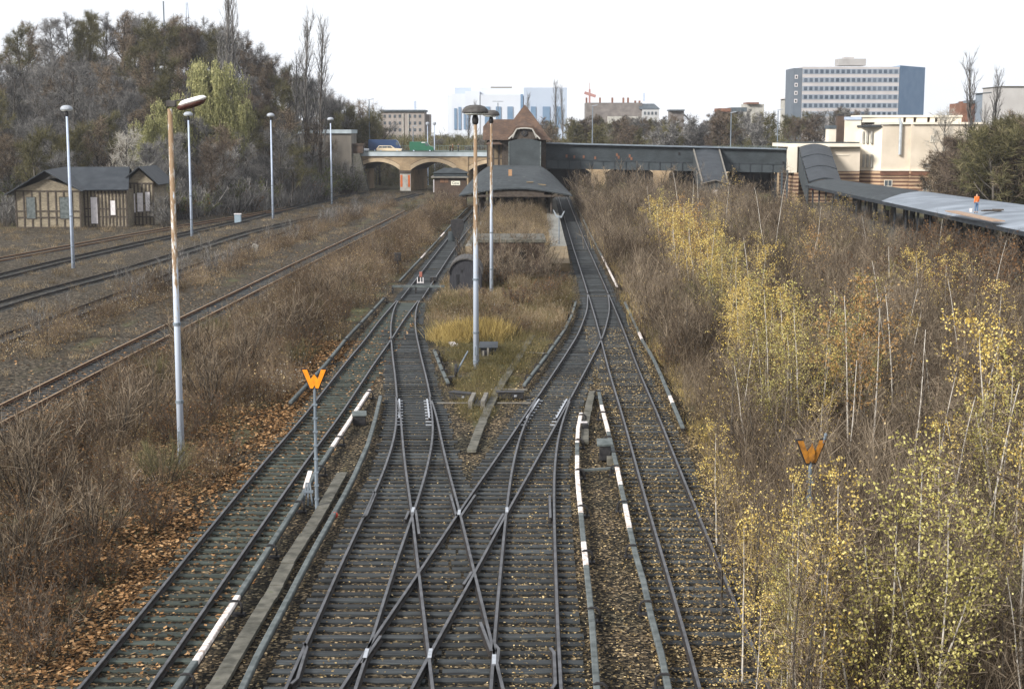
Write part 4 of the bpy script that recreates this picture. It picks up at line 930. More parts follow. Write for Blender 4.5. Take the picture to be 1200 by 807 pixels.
# clock gable
gx0, gx1 = Wp(596,162,238).x, Wp(633,162,238).x; gx = (gx0+gx1)/2; gz = Wp(615,140,238).z; z0g = Wp(615,163,238).z
mb = MB(); mb.prism([(gx0+.5,z0g),(gx1-.5,z0g),(gx1-1.0,z0g+1.35),(gx0+1.0,z0g+1.35)], 'y', 238.2, 242); mb.build('gable_wall', M['timber'], t)
mb = MB(); mw = (gx0, z0g-.05); 
apx = (gx, gz)
mb.add([(gx-1.35,237.9,z0g+2.0),(gx+1.35,237.9,z0g+2.0),(gx,240.5,gz),(gx-1.35,242,z0g+2.1),(gx+1.35,242,z0g+2.1),(gx,244,gz)], [(0,1,2),(0,2,5,3),(1,4,5,2)])
mb.add([(gx-1.5,237.85,z0g+1.5),(gx+1.5,237.85,z0g+1.5),(gx+1.35,237.9,z0g+2.02),(gx-1.35,237.9,z0g+2.02)], [(0,1,2,3)]); 
mb.add([(gx0-.1,237.9,z0g),(gx0+.5,237.9,z0g),(gx-.95,237.9,z0g+1.95),(gx-1.4,237.9,z0g+1.95),(gx0-.1,242,z0g),(gx0+.5,242,z0g),(gx-.95,242,z0g+1.95),(gx-1.4,242,z0g+1.95)], [(0,1,2,3),(0,3,7,4),(3,2,6,7),(4,7,6,5)])
mb.add([(gx1+.1,237.9,z0g),(gx1-.5,237.9,z0g),(gx+.95,237.9,z0g+1.95),(gx+1.4,237.9,z0g+1.95),(gx1+.1,242,z0g),(gx1-.5,242,z0g),(gx+.95,242,z0g+1.95),(gx+1.4,242,z0g+1.95)], [(0,3,2,1),(0,4,7,3),(3,7,6,2),(4,5,6,7)])
mb.build('gable_roof', M['tiles'], t)
mb = MB()
for s in (-1,1):
    pts = [(gx+s*(gx1-gx), z0g+.02),(gx+s*1.75, z0g+.75),(gx+s*1.25, z0g+1.6),(gx+s*.6, z0g+1.72),(gx, z0g+1.75)]
    for a, b_ in zip(pts[:-1], pts[1:]): mb.beam((a[0],237.7,a[1]),(b_[0],237.7,b_[1]),.14,.2)
    mb.beam((gx+s*1.9,237.7,z0g+.1),(gx+s*1.3,237.7,z0g+1.5),.1,.1); mb.beam((gx+s*1.9,237.7,z0g+.1),(gx+s*1.9,237.7,z0g+.75),.1,.1)
mb.build('bargeboard', M['pale_stone'], t)
mb = MB(); Mx = Matrix.Translation((gx, 238.1, z0g+.95)) @ Matrix.Rotation(R(90),4,'X'); mb.lathe([(.50,0),(.52,.05),(.46,.1)], n=20); mb.xf(Mx); o = mb.build('clock', M['black'], t)
mb = MB(); mb.beam((gx,237.95,z0g+.95),(gx-.1,237.95,z0g+1.3),.05,.02); mb.beam((gx,237.95,z0g+.95),(gx-.25,237.95,z0g+.78),.05,.02); mb.build('clock_hands', M['sand'], o)
# slate clad stair tower in front
sx0, sx1 = Wp(596.5,180,236).x, Wp(633.3,180,236).x; zt = Wp(600,166,236).z; zt2 = Wp(615,162.5,236).z; zb_ = 4.5
mb = MB(); mb.prism([(sx0,zb_),(sx1,zb_),(sx1,zt),((sx0+sx1)/2+1.2,zt2-.12),((sx0+sx1)/2,zt2),((sx0+sx1)/2-1.2,zt2-.12),(sx0,zt)], 'y', 236, 240.9); mb.build('stair_front', M['slate_clad2'], t)
mb = MB(); mb.box(sx0-.1,sx0+.08,235.9,236.1,zb_,zt); mb.box(sx1-.08,sx1+.1,235.9,236.1,zb_,zt); mb.build('corner_trim', M['board_grey'], t)
mb = MB(); mb.box(bx0,bx1,241.5,250,1.16,zf); mb.build('base', M['dark_brick'], t)

# ------------------------------------------------------------------ covered footbridge
t = thing('covered_footbridge', 'long slate clad covered footbridge between the station houses', 'footbridge', (26, 250, 0))
fx = [Wp(633,180,250).x, Wp(926,180,250).x]; zt_ = lambda x: 9.95-(x-5)*.0245; zb2 = lambda x: 5.85-(x-5)*.018
def seg(x0, x1, y0, y1, za, zb, mb=None, mi=0):
    mb = mb or MB(); return mb.add([(x0,y0,za(x0)),(x1,y0,za(x1)),(x1,y1,za(x1)),(x0,y1,za(x0)),(x0,y0,zb(x0)),(x1,y0,zb(x1)),(x1,y1,zb(x1)),(x0,y1,zb(x0))],
              [(0,3,2,1),(4,5,6,7),(0,1,5,4),(1,2,6,5),(2,3,7,6),(3,0,4,7)], mi)
seg(fx[0], fx[1], 248.5, 252.5, lambda x: zb2(x)+1.35, lambda x: zt_(x)).build('wall', M['slate_clad'], t)
seg(fx[0], fx[1], 248.3, 252.7, zb2, lambda x: zb2(x)+1.347).build('girder', mat('grey_girder', (.05,.06,.066), (.038,.047,.052), 1, .7), t)
seg(fx[0]-.2, fx[1]+.2, 247.8, 253.2, lambda x: zt_(x)+.003, lambda x: zt_(x)+.2).build('roof', mat('pale_roof_edge', (.17,.20,.23), (.13,.155,.18), 1, .6), t)
x = fx[0]+1
while x < fx[1]:
    mb = MB(); mb.box(x,x+.12,248.2,248.295,zb2(x),zb2(x)+1.38); mb.build('rib', M['slate_dark'], t); x += 1.9
mb = MB(); mb.add([(fx[0],248.22,zb2(fx[0])+1.35),(fx[1],248.22,zb2(fx[1])+1.35),(fx[1],248.3,zb2(fx[1])+1.35),(fx[0],248.3,zb2(fx[0])+1.35),(fx[0],248.22,zb2(fx[0])+1.43),(fx[1],248.22,zb2(fx[1])+1.43),(fx[1],248.3,zb2(fx[1])+1.43),(fx[0],248.3,zb2(fx[0])+1.43)],[(0,3,2,1),(4,5,6,7),(0,1,5,4),(1,2,6,5),(2,3,7,6),(3,0,4,7)]); mb.build('rail', M['slate_dark'], t)
for (u, v) in ((673,184),(684,184),(697.5,185),(723,181.5),(725,184.5),(738,183),(740,186),(796,180),(918,191),(924,191),(664,183)):
    c = Wp(u, v, 248.4); mb = MB(); mb.obox((c.x,248.46,c.z),(.32,.1,.5)); mb.build('hole', M['dark'] if u in (796,918,924) else M['red_brick'], t)
for x in (11, 21, 32, 44.5):
    for y in (249,252): mb = MB(); mb.obox((x,y,zb2(x)/2),(.35,.35,zb2(x))); mb.build('column', M['slate_dark'], t)
# covered stair down to the middle platform
t = thing('covered_stair', 'covered stair with a dark slate roof descending to a small gabled hut', 'covered stair', (32, 235, 0))
def stair_roof(x0t, x1t, yt, zt, x0b, x1b, yb, zb, arch=.35, steps=1, th=.2, name='roof', t=None, mt='slate_dark'):
    mb = MB(); n = 8
    for st in range(steps):
        a, b_ = st/steps, (st+1)/steps; dz = .12*(steps-1-st) if steps > 1 else 0
        vs = []
        for (k, dd) in ((a,0),(b_,0),(a,-th),(b_,-th)):
            for i in range(n+1):
                s = i/n; X0 = x0t+(x0b-x0t)*k; X1 = x1t+(x1b-x1t)*k
                vs.append((X0+(X1-X0)*s, yt+(yb-yt)*k, zt+(zb-zt)*k+arch*math.sin(math.pi*s)+dd+dz))
        m_ = n+1; fs = []
        for i in range(n):
            fs += [(m_+i, m_+i+1, i+1, i),(2*m_+i,2*m_+i+1,3*m_+i+1,3*m_+i),(m_+i,3*m_+i,3*m_+i+1,m_+i+1),(i,i+1,2*m_+i+1,2*m_+i)]
        fs += [(0,2*m_,3*m_,m_),(n,m_+n,3*m_+n,2*m_+n)]
        mb.add(vs, fs)
    return mb.build(name, M[mt], t)
ux = [Wp(812,171,250).x, Wp(842,172,250).x, Wp(822.5,212,230).x, Wp(852.5,212,230).x]
stair_roof(ux[0],ux[1],250,9.35,ux[2],ux[3],229.5,4.15,.3,1,t=t)
for (xa, xb) in ((ux[0],ux[2]),(ux[1],ux[3])):
    mb = MB(); mb.beam((xa,250,9.4),(xb,229.5,4.25),.22,.3); mb.build('edge_trim', M['timber_grey'], t)
    mb = MB(); mb.add([(xa-.06,249,5.5),(xb-.06,230,1),(xb-.06,230,4.1),(xa-.06,249,9.0),(xa+.06,249,5.5),(xb+.06,230,1),(xb+.06,230,4.1),(xa+.06,249,9.0)],[(0,1,2,3),(7,6,5,4),(0,4,5,1),(1,5,6,2),(2,6,7,3),(3,7,4,0)]); mb.build('side_wall', M['slate_clad'], t)
mb = MB(); hx0, hx1 = ux[2], ux[3]; mb.prism([(hx0,0),(hx1,0),(hx1,3.9),((hx0+hx1)/2,4.4),(hx0,3.9)], 'y', 229.6, 232); mb.build('hut_wall', M['slate_clad2'], t)
mb = MB(); mb.box((hx0+hx1)/2-.35,(hx0+hx1)/2+.45,229.5,229.58,.9,3.0); mb.build('door', M['white_paint'], t)
mb = MB(); mb.beam((hx0-.3,229.3,3.95),((hx0+hx1)/2,229.3,4.5),.3,.12); mb.beam((hx1+.3,229.3,3.95),((hx0+hx1)/2,229.3,4.5),.3,.12); mb.build('bargeboard', M['timber_grey'], t)

# ------------------------------------------------------------------ small brown hut with its name board
hy = 232.; hx0, hx1 = Wp(509,215,hy).x, Wp(546,215,hy).x
t = thing('signal_hut', 'small brown brick hut with a white name board behind the left platform track', 'hut', ((hx0+hx1)/2, hy, 0))
ztp = Wp(520,208.5,hy).z
mb = MB(); mb.box(hx0,hx1,hy,hy+4.5,0,ztp); mb.build('wall', M['dark_brick'], t)
mb = MB(); mb.box(hx0-.5,hx1+.3,hy-.5,hy+5,ztp+.003,ztp+.22); mb.build('fascia', M['timber_grey'], t)
mb = MB(); mb.box(hx0-.1,hx1+.1,hy,hy+4.6,ztp+.225,ztp+.75); mb.build('upper_wall', M['slate_clad'], t)
mb = MB(); mb.add([(hx0-.3,hy-.2,ztp+.755),(hx1+.3,hy-.2,ztp+.755),(hx1+.3,hy+4.8,ztp+.755),(hx0-.3,hy+4.8,ztp+.755),(hx0+1.4,hy+2.3,ztp+1.5),(hx1-1.4,hy+2.3,ztp+1.5)],[(0,1,5,4),(1,2,5),(2,3,4,5),(3,0,4),(3,2,1,0)]); mb.build('roof', M['felt_roof'], t)
mb = MB(); mb.box(hx0+.9,hx0+1.5,hy-.05,hy-.002,ztp-.75,ztp-.1); mb.box(hx0+1.6,hx0+2.2,hy-.05,hy-.002,ztp-.75,ztp-.1); mb.build('window', mat('brown_shutter', (.17,.09,.05), (.12,.065,.04), 3, .8), t)
sx, sz0, sz1 = Wp(528.7,214,hy).x, Wp(530,217,hy).z, Wp(530,212.2,hy).z
mb = MB(); mb.box(sx,sx+1.4,hy-.08,hy-.003,sz0,sz1); ob = mb.build('name_board', mat('cream_enamel', (.75,.73,.6), (.7,.68,.56), 3, .5), t)
fc = bpy.data.curves.new('lettering', 'FONT'); fc.body = 'Gsw'; fc.size = .62; fc.extrude = .01; fc.align_x = 'CENTER'; fc.align_y = 'CENTER'
fo = bpy.data.objects.new('lettering', fc); col.objects.link(fo); dg = bpy.context.evaluated_depsgraph_get(); tm = bpy.data.meshes.new_from_object(fo.evaluated_get(dg)); bpy.data.objects.remove(fo)
lo = bpy.data.objects.new('lettering', tm); col.objects.link(lo); lo.parent = ob; lo.location = Vector((sx+.7, hy-.10, (sz0+sz1)/2))-ORG[t.name]; lo.rotation_euler = (R(90),0,0); tm.materials.clear(); tm.materials.append(M['black'])

# ------------------------------------------------------------------ road bridge with brick arches
t = thing('road_bridge', 'yellow brick road bridge with segmental arches over the tracks', 'bridge', (-10, 296, 0))
sk = -.2; BY = lambda x: 300+sk*(x+32); nd = Vector((-sk,1,0)).normalized(); WB = 13.0
def bpt(x, z, off=0): return Vector((x, BY(x), z))+nd*off
ztop, zroad = 7.05, 7.7
def bridge_bay(x0, x1, zs, zc, nseg=20):
    """front face over an arch, its barrel and its pale ring"""
    mb, mbk, ring, bar = MB(), MB(), MB(), MB(); w_ = x1-x0; rise = zc-zs; Rr = (w_*w_/4+rise*rise)/(2*rise); cz = zc-Rr; cx = (x0+x1)/2
    xs_ = [x0+w_*i/nseg for i in range(nseg+1)]; az = [cz+math.sqrt(max(0,Rr*Rr-(x-cx)**2)) for x in xs_]
    rz2 = [cz+math.sqrt(max(0,(Rr+.75)**2-((x-cx))**2)) for x in xs_]
    for i in range(nseg):
        a, b_ = xs_[i], xs_[i+1]
        for off, fl in ((0,0),(WB,1)):
            q = [bpt(a,az[i],off),bpt(b_,az[i+1],off),bpt(b_,ztop,off),bpt(a,ztop,off)]; (mbk if fl else mb).add(q, [(0,1,2,3) if not fl else (3,2,1,0)])
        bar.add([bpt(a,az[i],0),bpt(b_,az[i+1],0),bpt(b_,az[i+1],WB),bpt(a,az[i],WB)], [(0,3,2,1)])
        ring.add([bpt(a,az[i]-.01,-.08),bpt(b_,az[i+1]-.01,-.08),bpt(b_,min(rz2[i+1],ztop-.1),-.08),bpt(a,min(rz2[i],ztop-.1),-.08),bpt(a,az[i]-.01,-.003),bpt(b_,az[i+1]-.01,-.003),bpt(b_,min(rz2[i+1],ztop-.1),-.003),bpt(a,min(rz2[i],ztop-.1),-.003)], [(0,1,2,3),(0,4,5,1),(3,2,6,7)])
        ring.add([bpt(a,min(rz2[i],ztop-.1)+.003,-.10),bpt(b_,min(rz2[i+1],ztop-.1)+.003,-.10),bpt(b_,min(rz2[i+1],ztop-.1)+.09,-.10),bpt(a,min(rz2[i],ztop-.1)+.09,-.10)], [(0,1,2,3)], 1)
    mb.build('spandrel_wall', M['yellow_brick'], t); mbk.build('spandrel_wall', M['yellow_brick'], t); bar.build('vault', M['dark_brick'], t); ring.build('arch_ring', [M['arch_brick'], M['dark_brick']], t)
def pier(x0, x1, z1=None, m='yellow_brick', name='pier'):
    z1 = z1 or ztop; mb = MB(); mb.add([bpt(x0,-.5),bpt(x1,-.5),bpt(x1,-.5,WB),bpt(x0,-.5,WB),bpt(x0,z1),bpt(x1,z1),bpt(x1,z1,WB),bpt(x0,z1,WB)], [(0,3,2,1),(4,5,6,7),(0,1,5,4),(1,2,6,5),(2,3,7,6),(3,0,4,7)]); return mb.build(name, M[m], t)
bays = [(-31.7,-22.6,4.3,5.95),(-20.4,-11.2,4.3,5.95),(-8.6,.5,4.2,5.75),(5.0,15.5,4.0,5.7),(18.5,27.5,4.0,5.6),(30.5,39,3.8,5.5),(41.3,50.6,3.8,5.5)]
for b_ in bays: bridge_bay(*b_)
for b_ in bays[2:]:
    mb = MB(); mb.add([bpt(b_[0],-.4,WB-.4),bpt(b_[1],-.4,WB-.4),bpt(b_[1],b_[3],WB-.4),bpt(b_[0],b_[3],WB-.4)], [(0,1,2,3)]); mb.build('arch_shade', M['dark'], t)  # dark sheet added inside these arches, standing in for deep vault shade
edges = [-34.5]+[x for b_ in bays for x in b_[:2]]+[66]
for a, b_ in zip(edges[0::2], edges[1::2]): pier(a, b_)
# pier dressings: pale lower part with orange warning stripes
def pier_face(xa, xb, stripes=True):
    mb = MB(); mb.add([bpt(xa,-.4,-.10),bpt(xb,-.4,-.10),bpt(xb,3.6,-.10),bpt(xa,3.6,-.10),bpt(xa,-.4,-.003),bpt(xb,-.4,-.003),bpt(xb,3.6,-.003),bpt(xa,3.6,-.003)], [(0,1,2,3),(0,3,7,4),(1,5,6,2),(3,2,6,7)]); mb.build('pier_facing', M['pale_stone'], t)
    mb = MB(); mb.add([bpt(xa-.15,3.65,-.3),bpt(xb+.15,3.65,-.3),bpt(xb+.15,4.2,-.3),bpt(xa-.15,4.2,-.3),bpt(xa-.15,3.65,-.003),bpt(xb+.15,3.65,-.003),bpt(xb+.15,4.2,-.003),bpt(xa-.15,4.2,-.003)], [(0,1,2,3),(0,3,7,4),(1,5,6,2),(3,2,6,7),(0,4,5,1)]); mb.build('impost', M['timber'], t)
def stripe(x, z0=.9, z1=3.3, w_=.42):
    mb = MB(); mb.add([bpt(x,z0,-.14),bpt(x+w_,z0,-.14),bpt(x+w_,z1,-.14),bpt(x,z1,-.14),bpt(x,z0,-.102),bpt(x+w_,z0,-.102),bpt(x+w_,z1,-.102),bpt(x,z1,-.102)], [(0,1,2,3),(0,3,7,4),(1,5,6,2),(3,2,6,7)]); mb.build('warning_stripe', mat('faded_orange_paint', (.55,.13,.03), (.38,.11,.04), 4, .8), t)
pier_face(-22.6,-20.4); stripe(-22.5); stripe(-20.95)
mb = MB(); mb.add([bpt(-33.2,-.4,-.12),bpt(-31.72,-.4,-.12),bpt(-31.72,4.2,-.12),bpt(-32.5,4.2,-.12)], [(0,1,2,3)]); mb.build('pier_facing', M['pale_stone'], t); stripe(-32.35,.9,3.4)
mb = MB(); mb.add([bpt(-10.4,-.4,-.22),bpt(-8.7,-.4,-.22),bpt(-8.7,ztop,-.22),bpt(-10.4,ztop,-.22),bpt(-10.4,-.4,-.003),bpt(-8.7,-.4,-.003),bpt(-8.7,ztop,-.003),bpt(-10.4,ztop,-.003)], [(0,1,2,3),(0,3,7,4),(1,5,6,2)]); mb.build('buttress', M['yellow_brick'], t)
# deck, parapet band, railing
mb = MB()
def strip(mb, x0, x1, z0, z1, o0, o1, mi=0): mb.add([bpt(x0,z0,o0),bpt(x1,z0,o0),bpt(x1,z0,o1),bpt(x0,z0,o1),bpt(x0,z1,o0),bpt(x1,z1,o0),bpt(x1,z1,o1),bpt(x0,z1,o1)], [(0,3,2,1),(4,5,6,7),(0,1,5,4),(1,2,6,5),(2,3,7,6),(3,0,4,7)], mi)
strip(mb, -34.5, 66, ztop+.003, zroad, .1, WB-.1); mb.build('deck', mat('road_asphalt', (.10,.10,.10), (.13,.13,.125), 2, .9), t)
for o_ in (-.35, WB-.1):
    mb = MB(); strip(mb, -33, 66, ztop+.006, 7.95, o_, o_+.4); mb.build('parapet', mat('pale_parapet', (.36,.40,.42), (.30,.335,.35), .8, .8), t)
    mb = MB(); strip(mb, -33, 66, 7.953, 8.07, o_-.08, o_+.48); mb.build('coping', mat('green_grey_coping', (.12,.15,.14), (.16,.19,.18), 1, .8), t)
mb = MB(); strip(mb, -33, 66, 9.0, 9.06, WB+.05, WB+.1)
for k in range(100): x = -33+k; strip(mb, x, x+.06, 8.07, 9.0, WB+.05, WB+.1)
for k in range(198): x = -33+k*.5; strip(mb, x, x+.03, 8.07, 9.0, WB+.06, WB+.09)
mb.build('railing', mat('green_railing', (.12,.17,.15), (.10,.14,.13), 2, .6), t)
# stone block and flat roofed building left of the bridge
t = thing('abutment_wall', 'tall stained stone retaining wall at the left end of the road bridge', 'retaining wall', (-37, 297, 0))
yw = 297.; xa, xb = Wp(345,155,yw).x, Wp(411.5,155,yw).x; zt_2 = Wp(400,156.5,yw).z
mb = MB(); mb.box(xa, xb, yw, yw+10, 0, zt_2); mb.build('wall', mat('stained_stone', (.20,.175,.145), (.11,.10,.085), .45, .95, 0, .3, stretch=(1,1,.35)), t)
mb = MB(); mb.box(Wp(326,155,yw).x, xb+.1, yw-.4, yw+11, zt_2+.003, zt_2+.75); mb.build('roof', mat('pale_zinc_roof', (.38,.43,.45), (.28,.32,.34), .8, .6), t)
mb = MB(); mb.add([(xb,yw+.3,0),(xb+3.2,yw+.3,0),(xb+1.6,yw+.3,zroad-.1),(xb,yw+.3,zroad-.1),(xb,yw+4,0),(xb+3.2,yw+4,0),(xb+1.6,yw+4,zroad-.1),(xb,yw+4,zroad-.1)], [(0,1,2,3),(1,5,6,2),(3,2,6,7)]); mb.build('buttress', M['concrete'], t)
mb = MB(); mb.box(xb+.05, xb+2.2, yw+1, yw+3, zroad-.05, 9.3); mb.box(xb-.1, xb+2.4, yw+.8, yw+3.2, 9.303, 9.55); mb.build('parapet_block', M['dark_brick'], t)
q = P(404, 224.5, 0); t = thing('warning_board', 'low pale board with an orange stripe at the foot of the abutment wall', 'warning board', tuple(q)); mb = MB(); mb.box(q.x-1.0,q.x+1.1,q.y-.1,q.y+.1,.1,2.4); mb.build('board', M['sand'], t)
mb = MB(); mb.box(q.x+.1,q.x+.7,q.y-.16,q.y-.103,.4,2.3); mb.build('orange_stripe', mat('orange_paint', (.6,.15,.03), (.5,.12,.03), 3, .7), t)

# ------------------------------------------------------------------ vehicles and people on the bridge
def wheel(t, x, y, z, r_=.33, w_=.2):
    mb = MB(); mb.lathe([(r_*.9,-w_/2),(r_,-w_/2+.03),(r_,w_/2-.03),(r_*.9,w_/2)], n=18); mb.xf(Matrix.Translation((x,y,z)) @ Matrix.Rotation(R(90),4,'X')); o = mb.build('wheel', M['black'], t)
    mb = MB(); mb.lathe([(r_*.5,-.02),(r_*.45,.02)], n=12); mb.xf(Matrix.Translation((x,y-w_/2-.01,z)) @ Matrix.Rotation(R(90),4,'X')); mb.build('hubcap', M['pole_blue'], o)
def vehicle(name, label, cat, xc, y, prof, cabin, wins, paint, glass, L, wd_=1.7, wheels=None, r_=.33, extra=None):
    z = zroad; t = thing(name, label, cat, (xc, y, z)); mb = MB(); mb.prism([(xc+a*L, z+b_) for a, b_ in prof], 'y', y-wd_/2, y+wd_/2); mb.build('body', paint, t, bevel=.06)
    if cabin: 
        mb = MB(); pr = [(xc+a*L, z+b_) for a, b_ in cabin]; n = len(pr)
        lo_ = min(p_[1] for p_ in pr); hi_ = max(p_[1] for p_ in pr)
        vs = []
        for sgn in (-1,1):
            for (a, b_) in pr: ins = .18*(b_-lo_)/(hi_-lo_); vs.append((a, y+sgn*(wd_/2-.04-ins), b_))
        mb.add(vs, [tuple(range(n)), tuple(range(2*n-1,n-1,-1))]+[(i,i+n,(i+1)%n+n,(i+1)%n) for i in range(n)]); mb.build('cabin', paint, t, bevel=.05)
    for wn in wins:
        mb = MB(); k = .01 if not cabin else 0; mb.prism([(xc+a*L, z+b_) for a, b_ in wn], 'y', y-wd_/2-.02+(.06 if cabin else 0), y+wd_/2+.02-(.06 if cabin else 0)); mb.build('window', glass, t)
    for a in wheels: wheel(t, xc+a*L, y-wd_/2+.12, z+r_, r_); wheel(t, xc+a*L, y+wd_/2-.12, z+r_, r_)
    for sx_ in (-1, 1):
        mb = MB(); mb.box(xc+sx_*(L*.5)-.06, xc+sx_*(L*.5)+.06, y-wd_/2+.15, y-wd_/2+.45, z+.6, z+.8); mb.build('headlight' if sx_ > 0 else 'tail_light', M['glass_pale'] if sx_ > 0 else M['red'], t)
        mb = MB(); mb.box(xc+sx_*(L*.5)-.1, xc+sx_*(L*.5)+.1, y-wd_/2+.05, y+wd_/2-.05, z+.35, z+.5); mb.build('bumper', M['black'], t)
    return t
glass = M['window']
def vpx(u, y): return Wp(u, 172, y).x
paint = lambda n, c: mat(n, c, tuple(x*.9 for x in c), 1, .35, 0, 0, spec=.5)
vy = 305.
xa, xb = vpx(441.5,vy-1), vpx(471,vy-1); L = xb-xa
vehicle('estate_car', 'cream estate car on the bridge in front of the blue van', 'car', (xa+xb)/2, vy-1.2, [(-.5,.3),(.5,.3),(.5,.62),(.47,.78),(.2,.88),(-.49,.92),(-.5,.6)], [(-.47,.9),(.22,.86),(.08,1.38),(-.40,1.42)],
        [[(-.43,.93),(-.28,.93),(-.28,1.32),(-.385,1.32)],[(-.26,.93),(-.08,.93),(-.08,1.32),(-.26,1.32)],[(-.06,.93),(.15,.92),(.06,1.30),(-.06,1.32)]], paint('cream_car_paint', (.62,.50,.34)), glass, L, 1.7, (-.32,.32))
xa, xb = vpx(432.5,vy+5), vpx(470,vy+5); L = xb-xa
vehicle('delivery_van', 'large dark blue box van on the bridge behind the cream estate car', 'van', (xa+xb)/2, vy+4.2, [(-.5,.4),(.5,.4),(.5,1.2),(.47,1.4),(.42,2.2),(.36,2.55),(-.5,2.6)], None,
        [[(.36,1.5),(.455,1.4),(.42,2.05),(.36,2.1)]], paint('blue_van_paint', (.02,.045,.11)), glass, L, 2.1, (-.3,.34), .4)
xa, xb = vpx(480,vy), vpx(508.5,vy); L = xb-xa
g_ = vehicle('delivery_van', 'green panel van on the bridge, alone to the right of the cars', 'van', (xa+xb)/2, vy, [(-.5,.35),(.5,.35),(.5,.95),(.44,1.2),(.34,1.3),(.24,2.0),(.18,2.15),(-.49,2.2)], None,
        [[(.16,1.4),(.31,1.35),(.23,1.9),(.16,1.95)]], paint('green_van_paint', (.02,.11,.06)), glass, L, 1.9, (-.32,.34), .35)
mb = MB(); yv = vy-.96; xm_ = (xa+xb)/2; mb.box(xm_+.0*L,xm_+.16*L,yv-.02,yv-.002,zroad+1.95,zroad+2.1); mb.build('roof_stripe', M['white_paint'], g_)
xa, xb = vpx(413,vy), vpx(432,vy); L = 4.3; xb_ = xb
vehicle('saloon_car', 'white car half hidden behind the end of the bridge parapet', 'car', xb_-2.15, vy+.5, [(-.5,.3),(.5,.3),(.5,.6),(.46,.75),(.22,.86),(-.48,.88)], [(-.3,.86),(.22,.84),(.06,1.32),(-.18,1.34)],
        [[(-.25,.9),(-.08,.9),(-.08,1.26),(-.17,1.26)],[(-.06,.9),(.14,.88),(.04,1.24),(-.06,1.26)]], paint('white_car_paint', (.72,.74,.76)), glass, L, 1.65, (-.32,.32))
def person(label, loc, top, legs, hair=(.05,.035,.025), yaw=0, H_=1.72, bag=None, stride=.16):
    """one continuous body grown with the skin modifier, clothes as children"""
    t = thing('person', label, 'person', tuple(loc)); s = H_/1.75
    def skin(name, V, E, Rr, m, sub=2):
        me = bpy.data.meshes.new(name); me.from_pydata([Vector(v)*s for v in V], E, []); me.materials.append(m)
        o = bpy.data.objects.new(name, me); col.objects.link(o); o.parent = t
        md = o.modifiers.new('skin', 'SKIN'); 
        if not me.skin_vertices: me.skin_vertices.new() if hasattr(me.skin_vertices, 'new') else None
        for i, r_ in enumerate(Rr):
            me.skin_vertices[0].data[i].radius = (r_[0]*s, r_[1]*s) if isinstance(r_, tuple) else (r_*s, r_*s)
        me.skin_vertices[0].data[0].use_root = True
        sb = o.modifiers.new('sub', 'SUBSURF'); sb.levels = sub; sb.render_levels = sub
        dg = bpy.context.evaluated_depsgraph_get(); dg.update(); nm = bpy.data.meshes.new_from_object(o.evaluated_get(dg)); o.modifiers.clear(); o.data = nm
        nm.polygons.foreach_set('use_smooth', [True]*len(nm.polygons)); return o
    skinm = mat('skin_tone', (.45,.28,.20), (.42,.26,.18), 3, .6)
    st = stride
    V = [(0,0,.95),(0,0,1.12),(0,0,1.36),(0,0,1.48),(0,-.01,1.57),(0,0,1.66),
         (.09,0,.88),(.10,-st*.4,.48),(.10,-st,.07),(.10,-st-.14,.04), (-.09,0,.88),(-.10,st*.2,.48),(-.10,st,.07),(-.10,st-.14,.04),
         (.19,0,1.40),(.23,.03,1.12),(.22,-.06,.88),(-.19,0,1.40),(-.23,.0,1.12),(-.22,-.10,.88)]
    E = [(0,1),(1,2),(2,3),(3,4),(4,5),(0,6),(6,7),(7,8),(8,9),(0,10),(10,11),(11,12),(12,13),(2,14),(14,15),(15,16),(2,17),(17,18),(18,19)]
    Rr = [(.15,.10),(.14,.10),(.15,.10),.055,.085,.095,.08,.058,.042,.04,.08,.058,.042,.04,.06,.042,.03,.06,.042,.03]
    skin('body', V, E, Rr, skinm)
    skin('jacket', [(0,0,.92),(0,0,1.12),(0,0,1.38),(0,0,1.45),(.19,0,1.41),(.23,.03,1.12),(.22,-.05,.93),(-.19,0,1.41),(-.23,0,1.12),(-.22,-.09,.93)], [(0,1),(1,2),(2,3),(2,4),(4,5),(5,6),(2,7),(7,8),(8,9)],
         [(.18,.13),(.165,.12),(.17,.12),.09,.075,.057,.045,.075,.057,.045], top)
    skin('trousers', [(0,0,.93),(.09,0,.86),(.10,-st*.4,.48),(.10,-st,.12),(-.09,0,.86),(-.10,st*.2,.48),(-.10,st,.12)], [(0,1),(1,2),(2,3),(0,4),(4,5),(5,6)], [(.16,.115),.10,.075,.062,.10,.075,.062], legs)
    skin('hair', [(0,.015,1.66),(0,.02,1.72)], [(0,1)], [(.100,.105),(.075,.08)], mat('hair', hair, hair, 3, .7))
    for sgn in (-1,1): skin('shoe', [(sgn*.10,-sgn*st+.03,.045),(sgn*.10,-sgn*st-.16,.035)], [(0,1)], [.05,.04], M['black'], 1)
    mb = MB(); mb.lathe([(.0,1.60),(.014,1.61),(.012,1.635),(.0,1.64)], (0,-.105,0), 6); 
    o = mb.build('nose', skinm, t, world=False); o.scale = (s,s,s)
    if bag:
        mb = MB(); mb.box(-.34,-.2,-.2,.12,.5,.85); o = mb.build('bag', bag, None); o.location = loc; o.rotation_euler = (0,0,yaw); tag(o, 'pale shopping bag carried by a pedestrian on the bridge', 'bag')
    t.rotation_euler = (0,0,yaw); return t
cl_ = lambda n, c: mat(n, c, tuple(x*.8 for x in c), 4, .9)
pb = lambda u, y: Vector((Wp(u,172,y).x, y, zroad))
person('pedestrian in a dark coat on the bridge, leftmost of the three', pb(527.5,303), cl_('dark_coat',(.02,.022,.03)), cl_('dark_trousers',(.02,.02,.025)), yaw=R(80), H_=1.66)
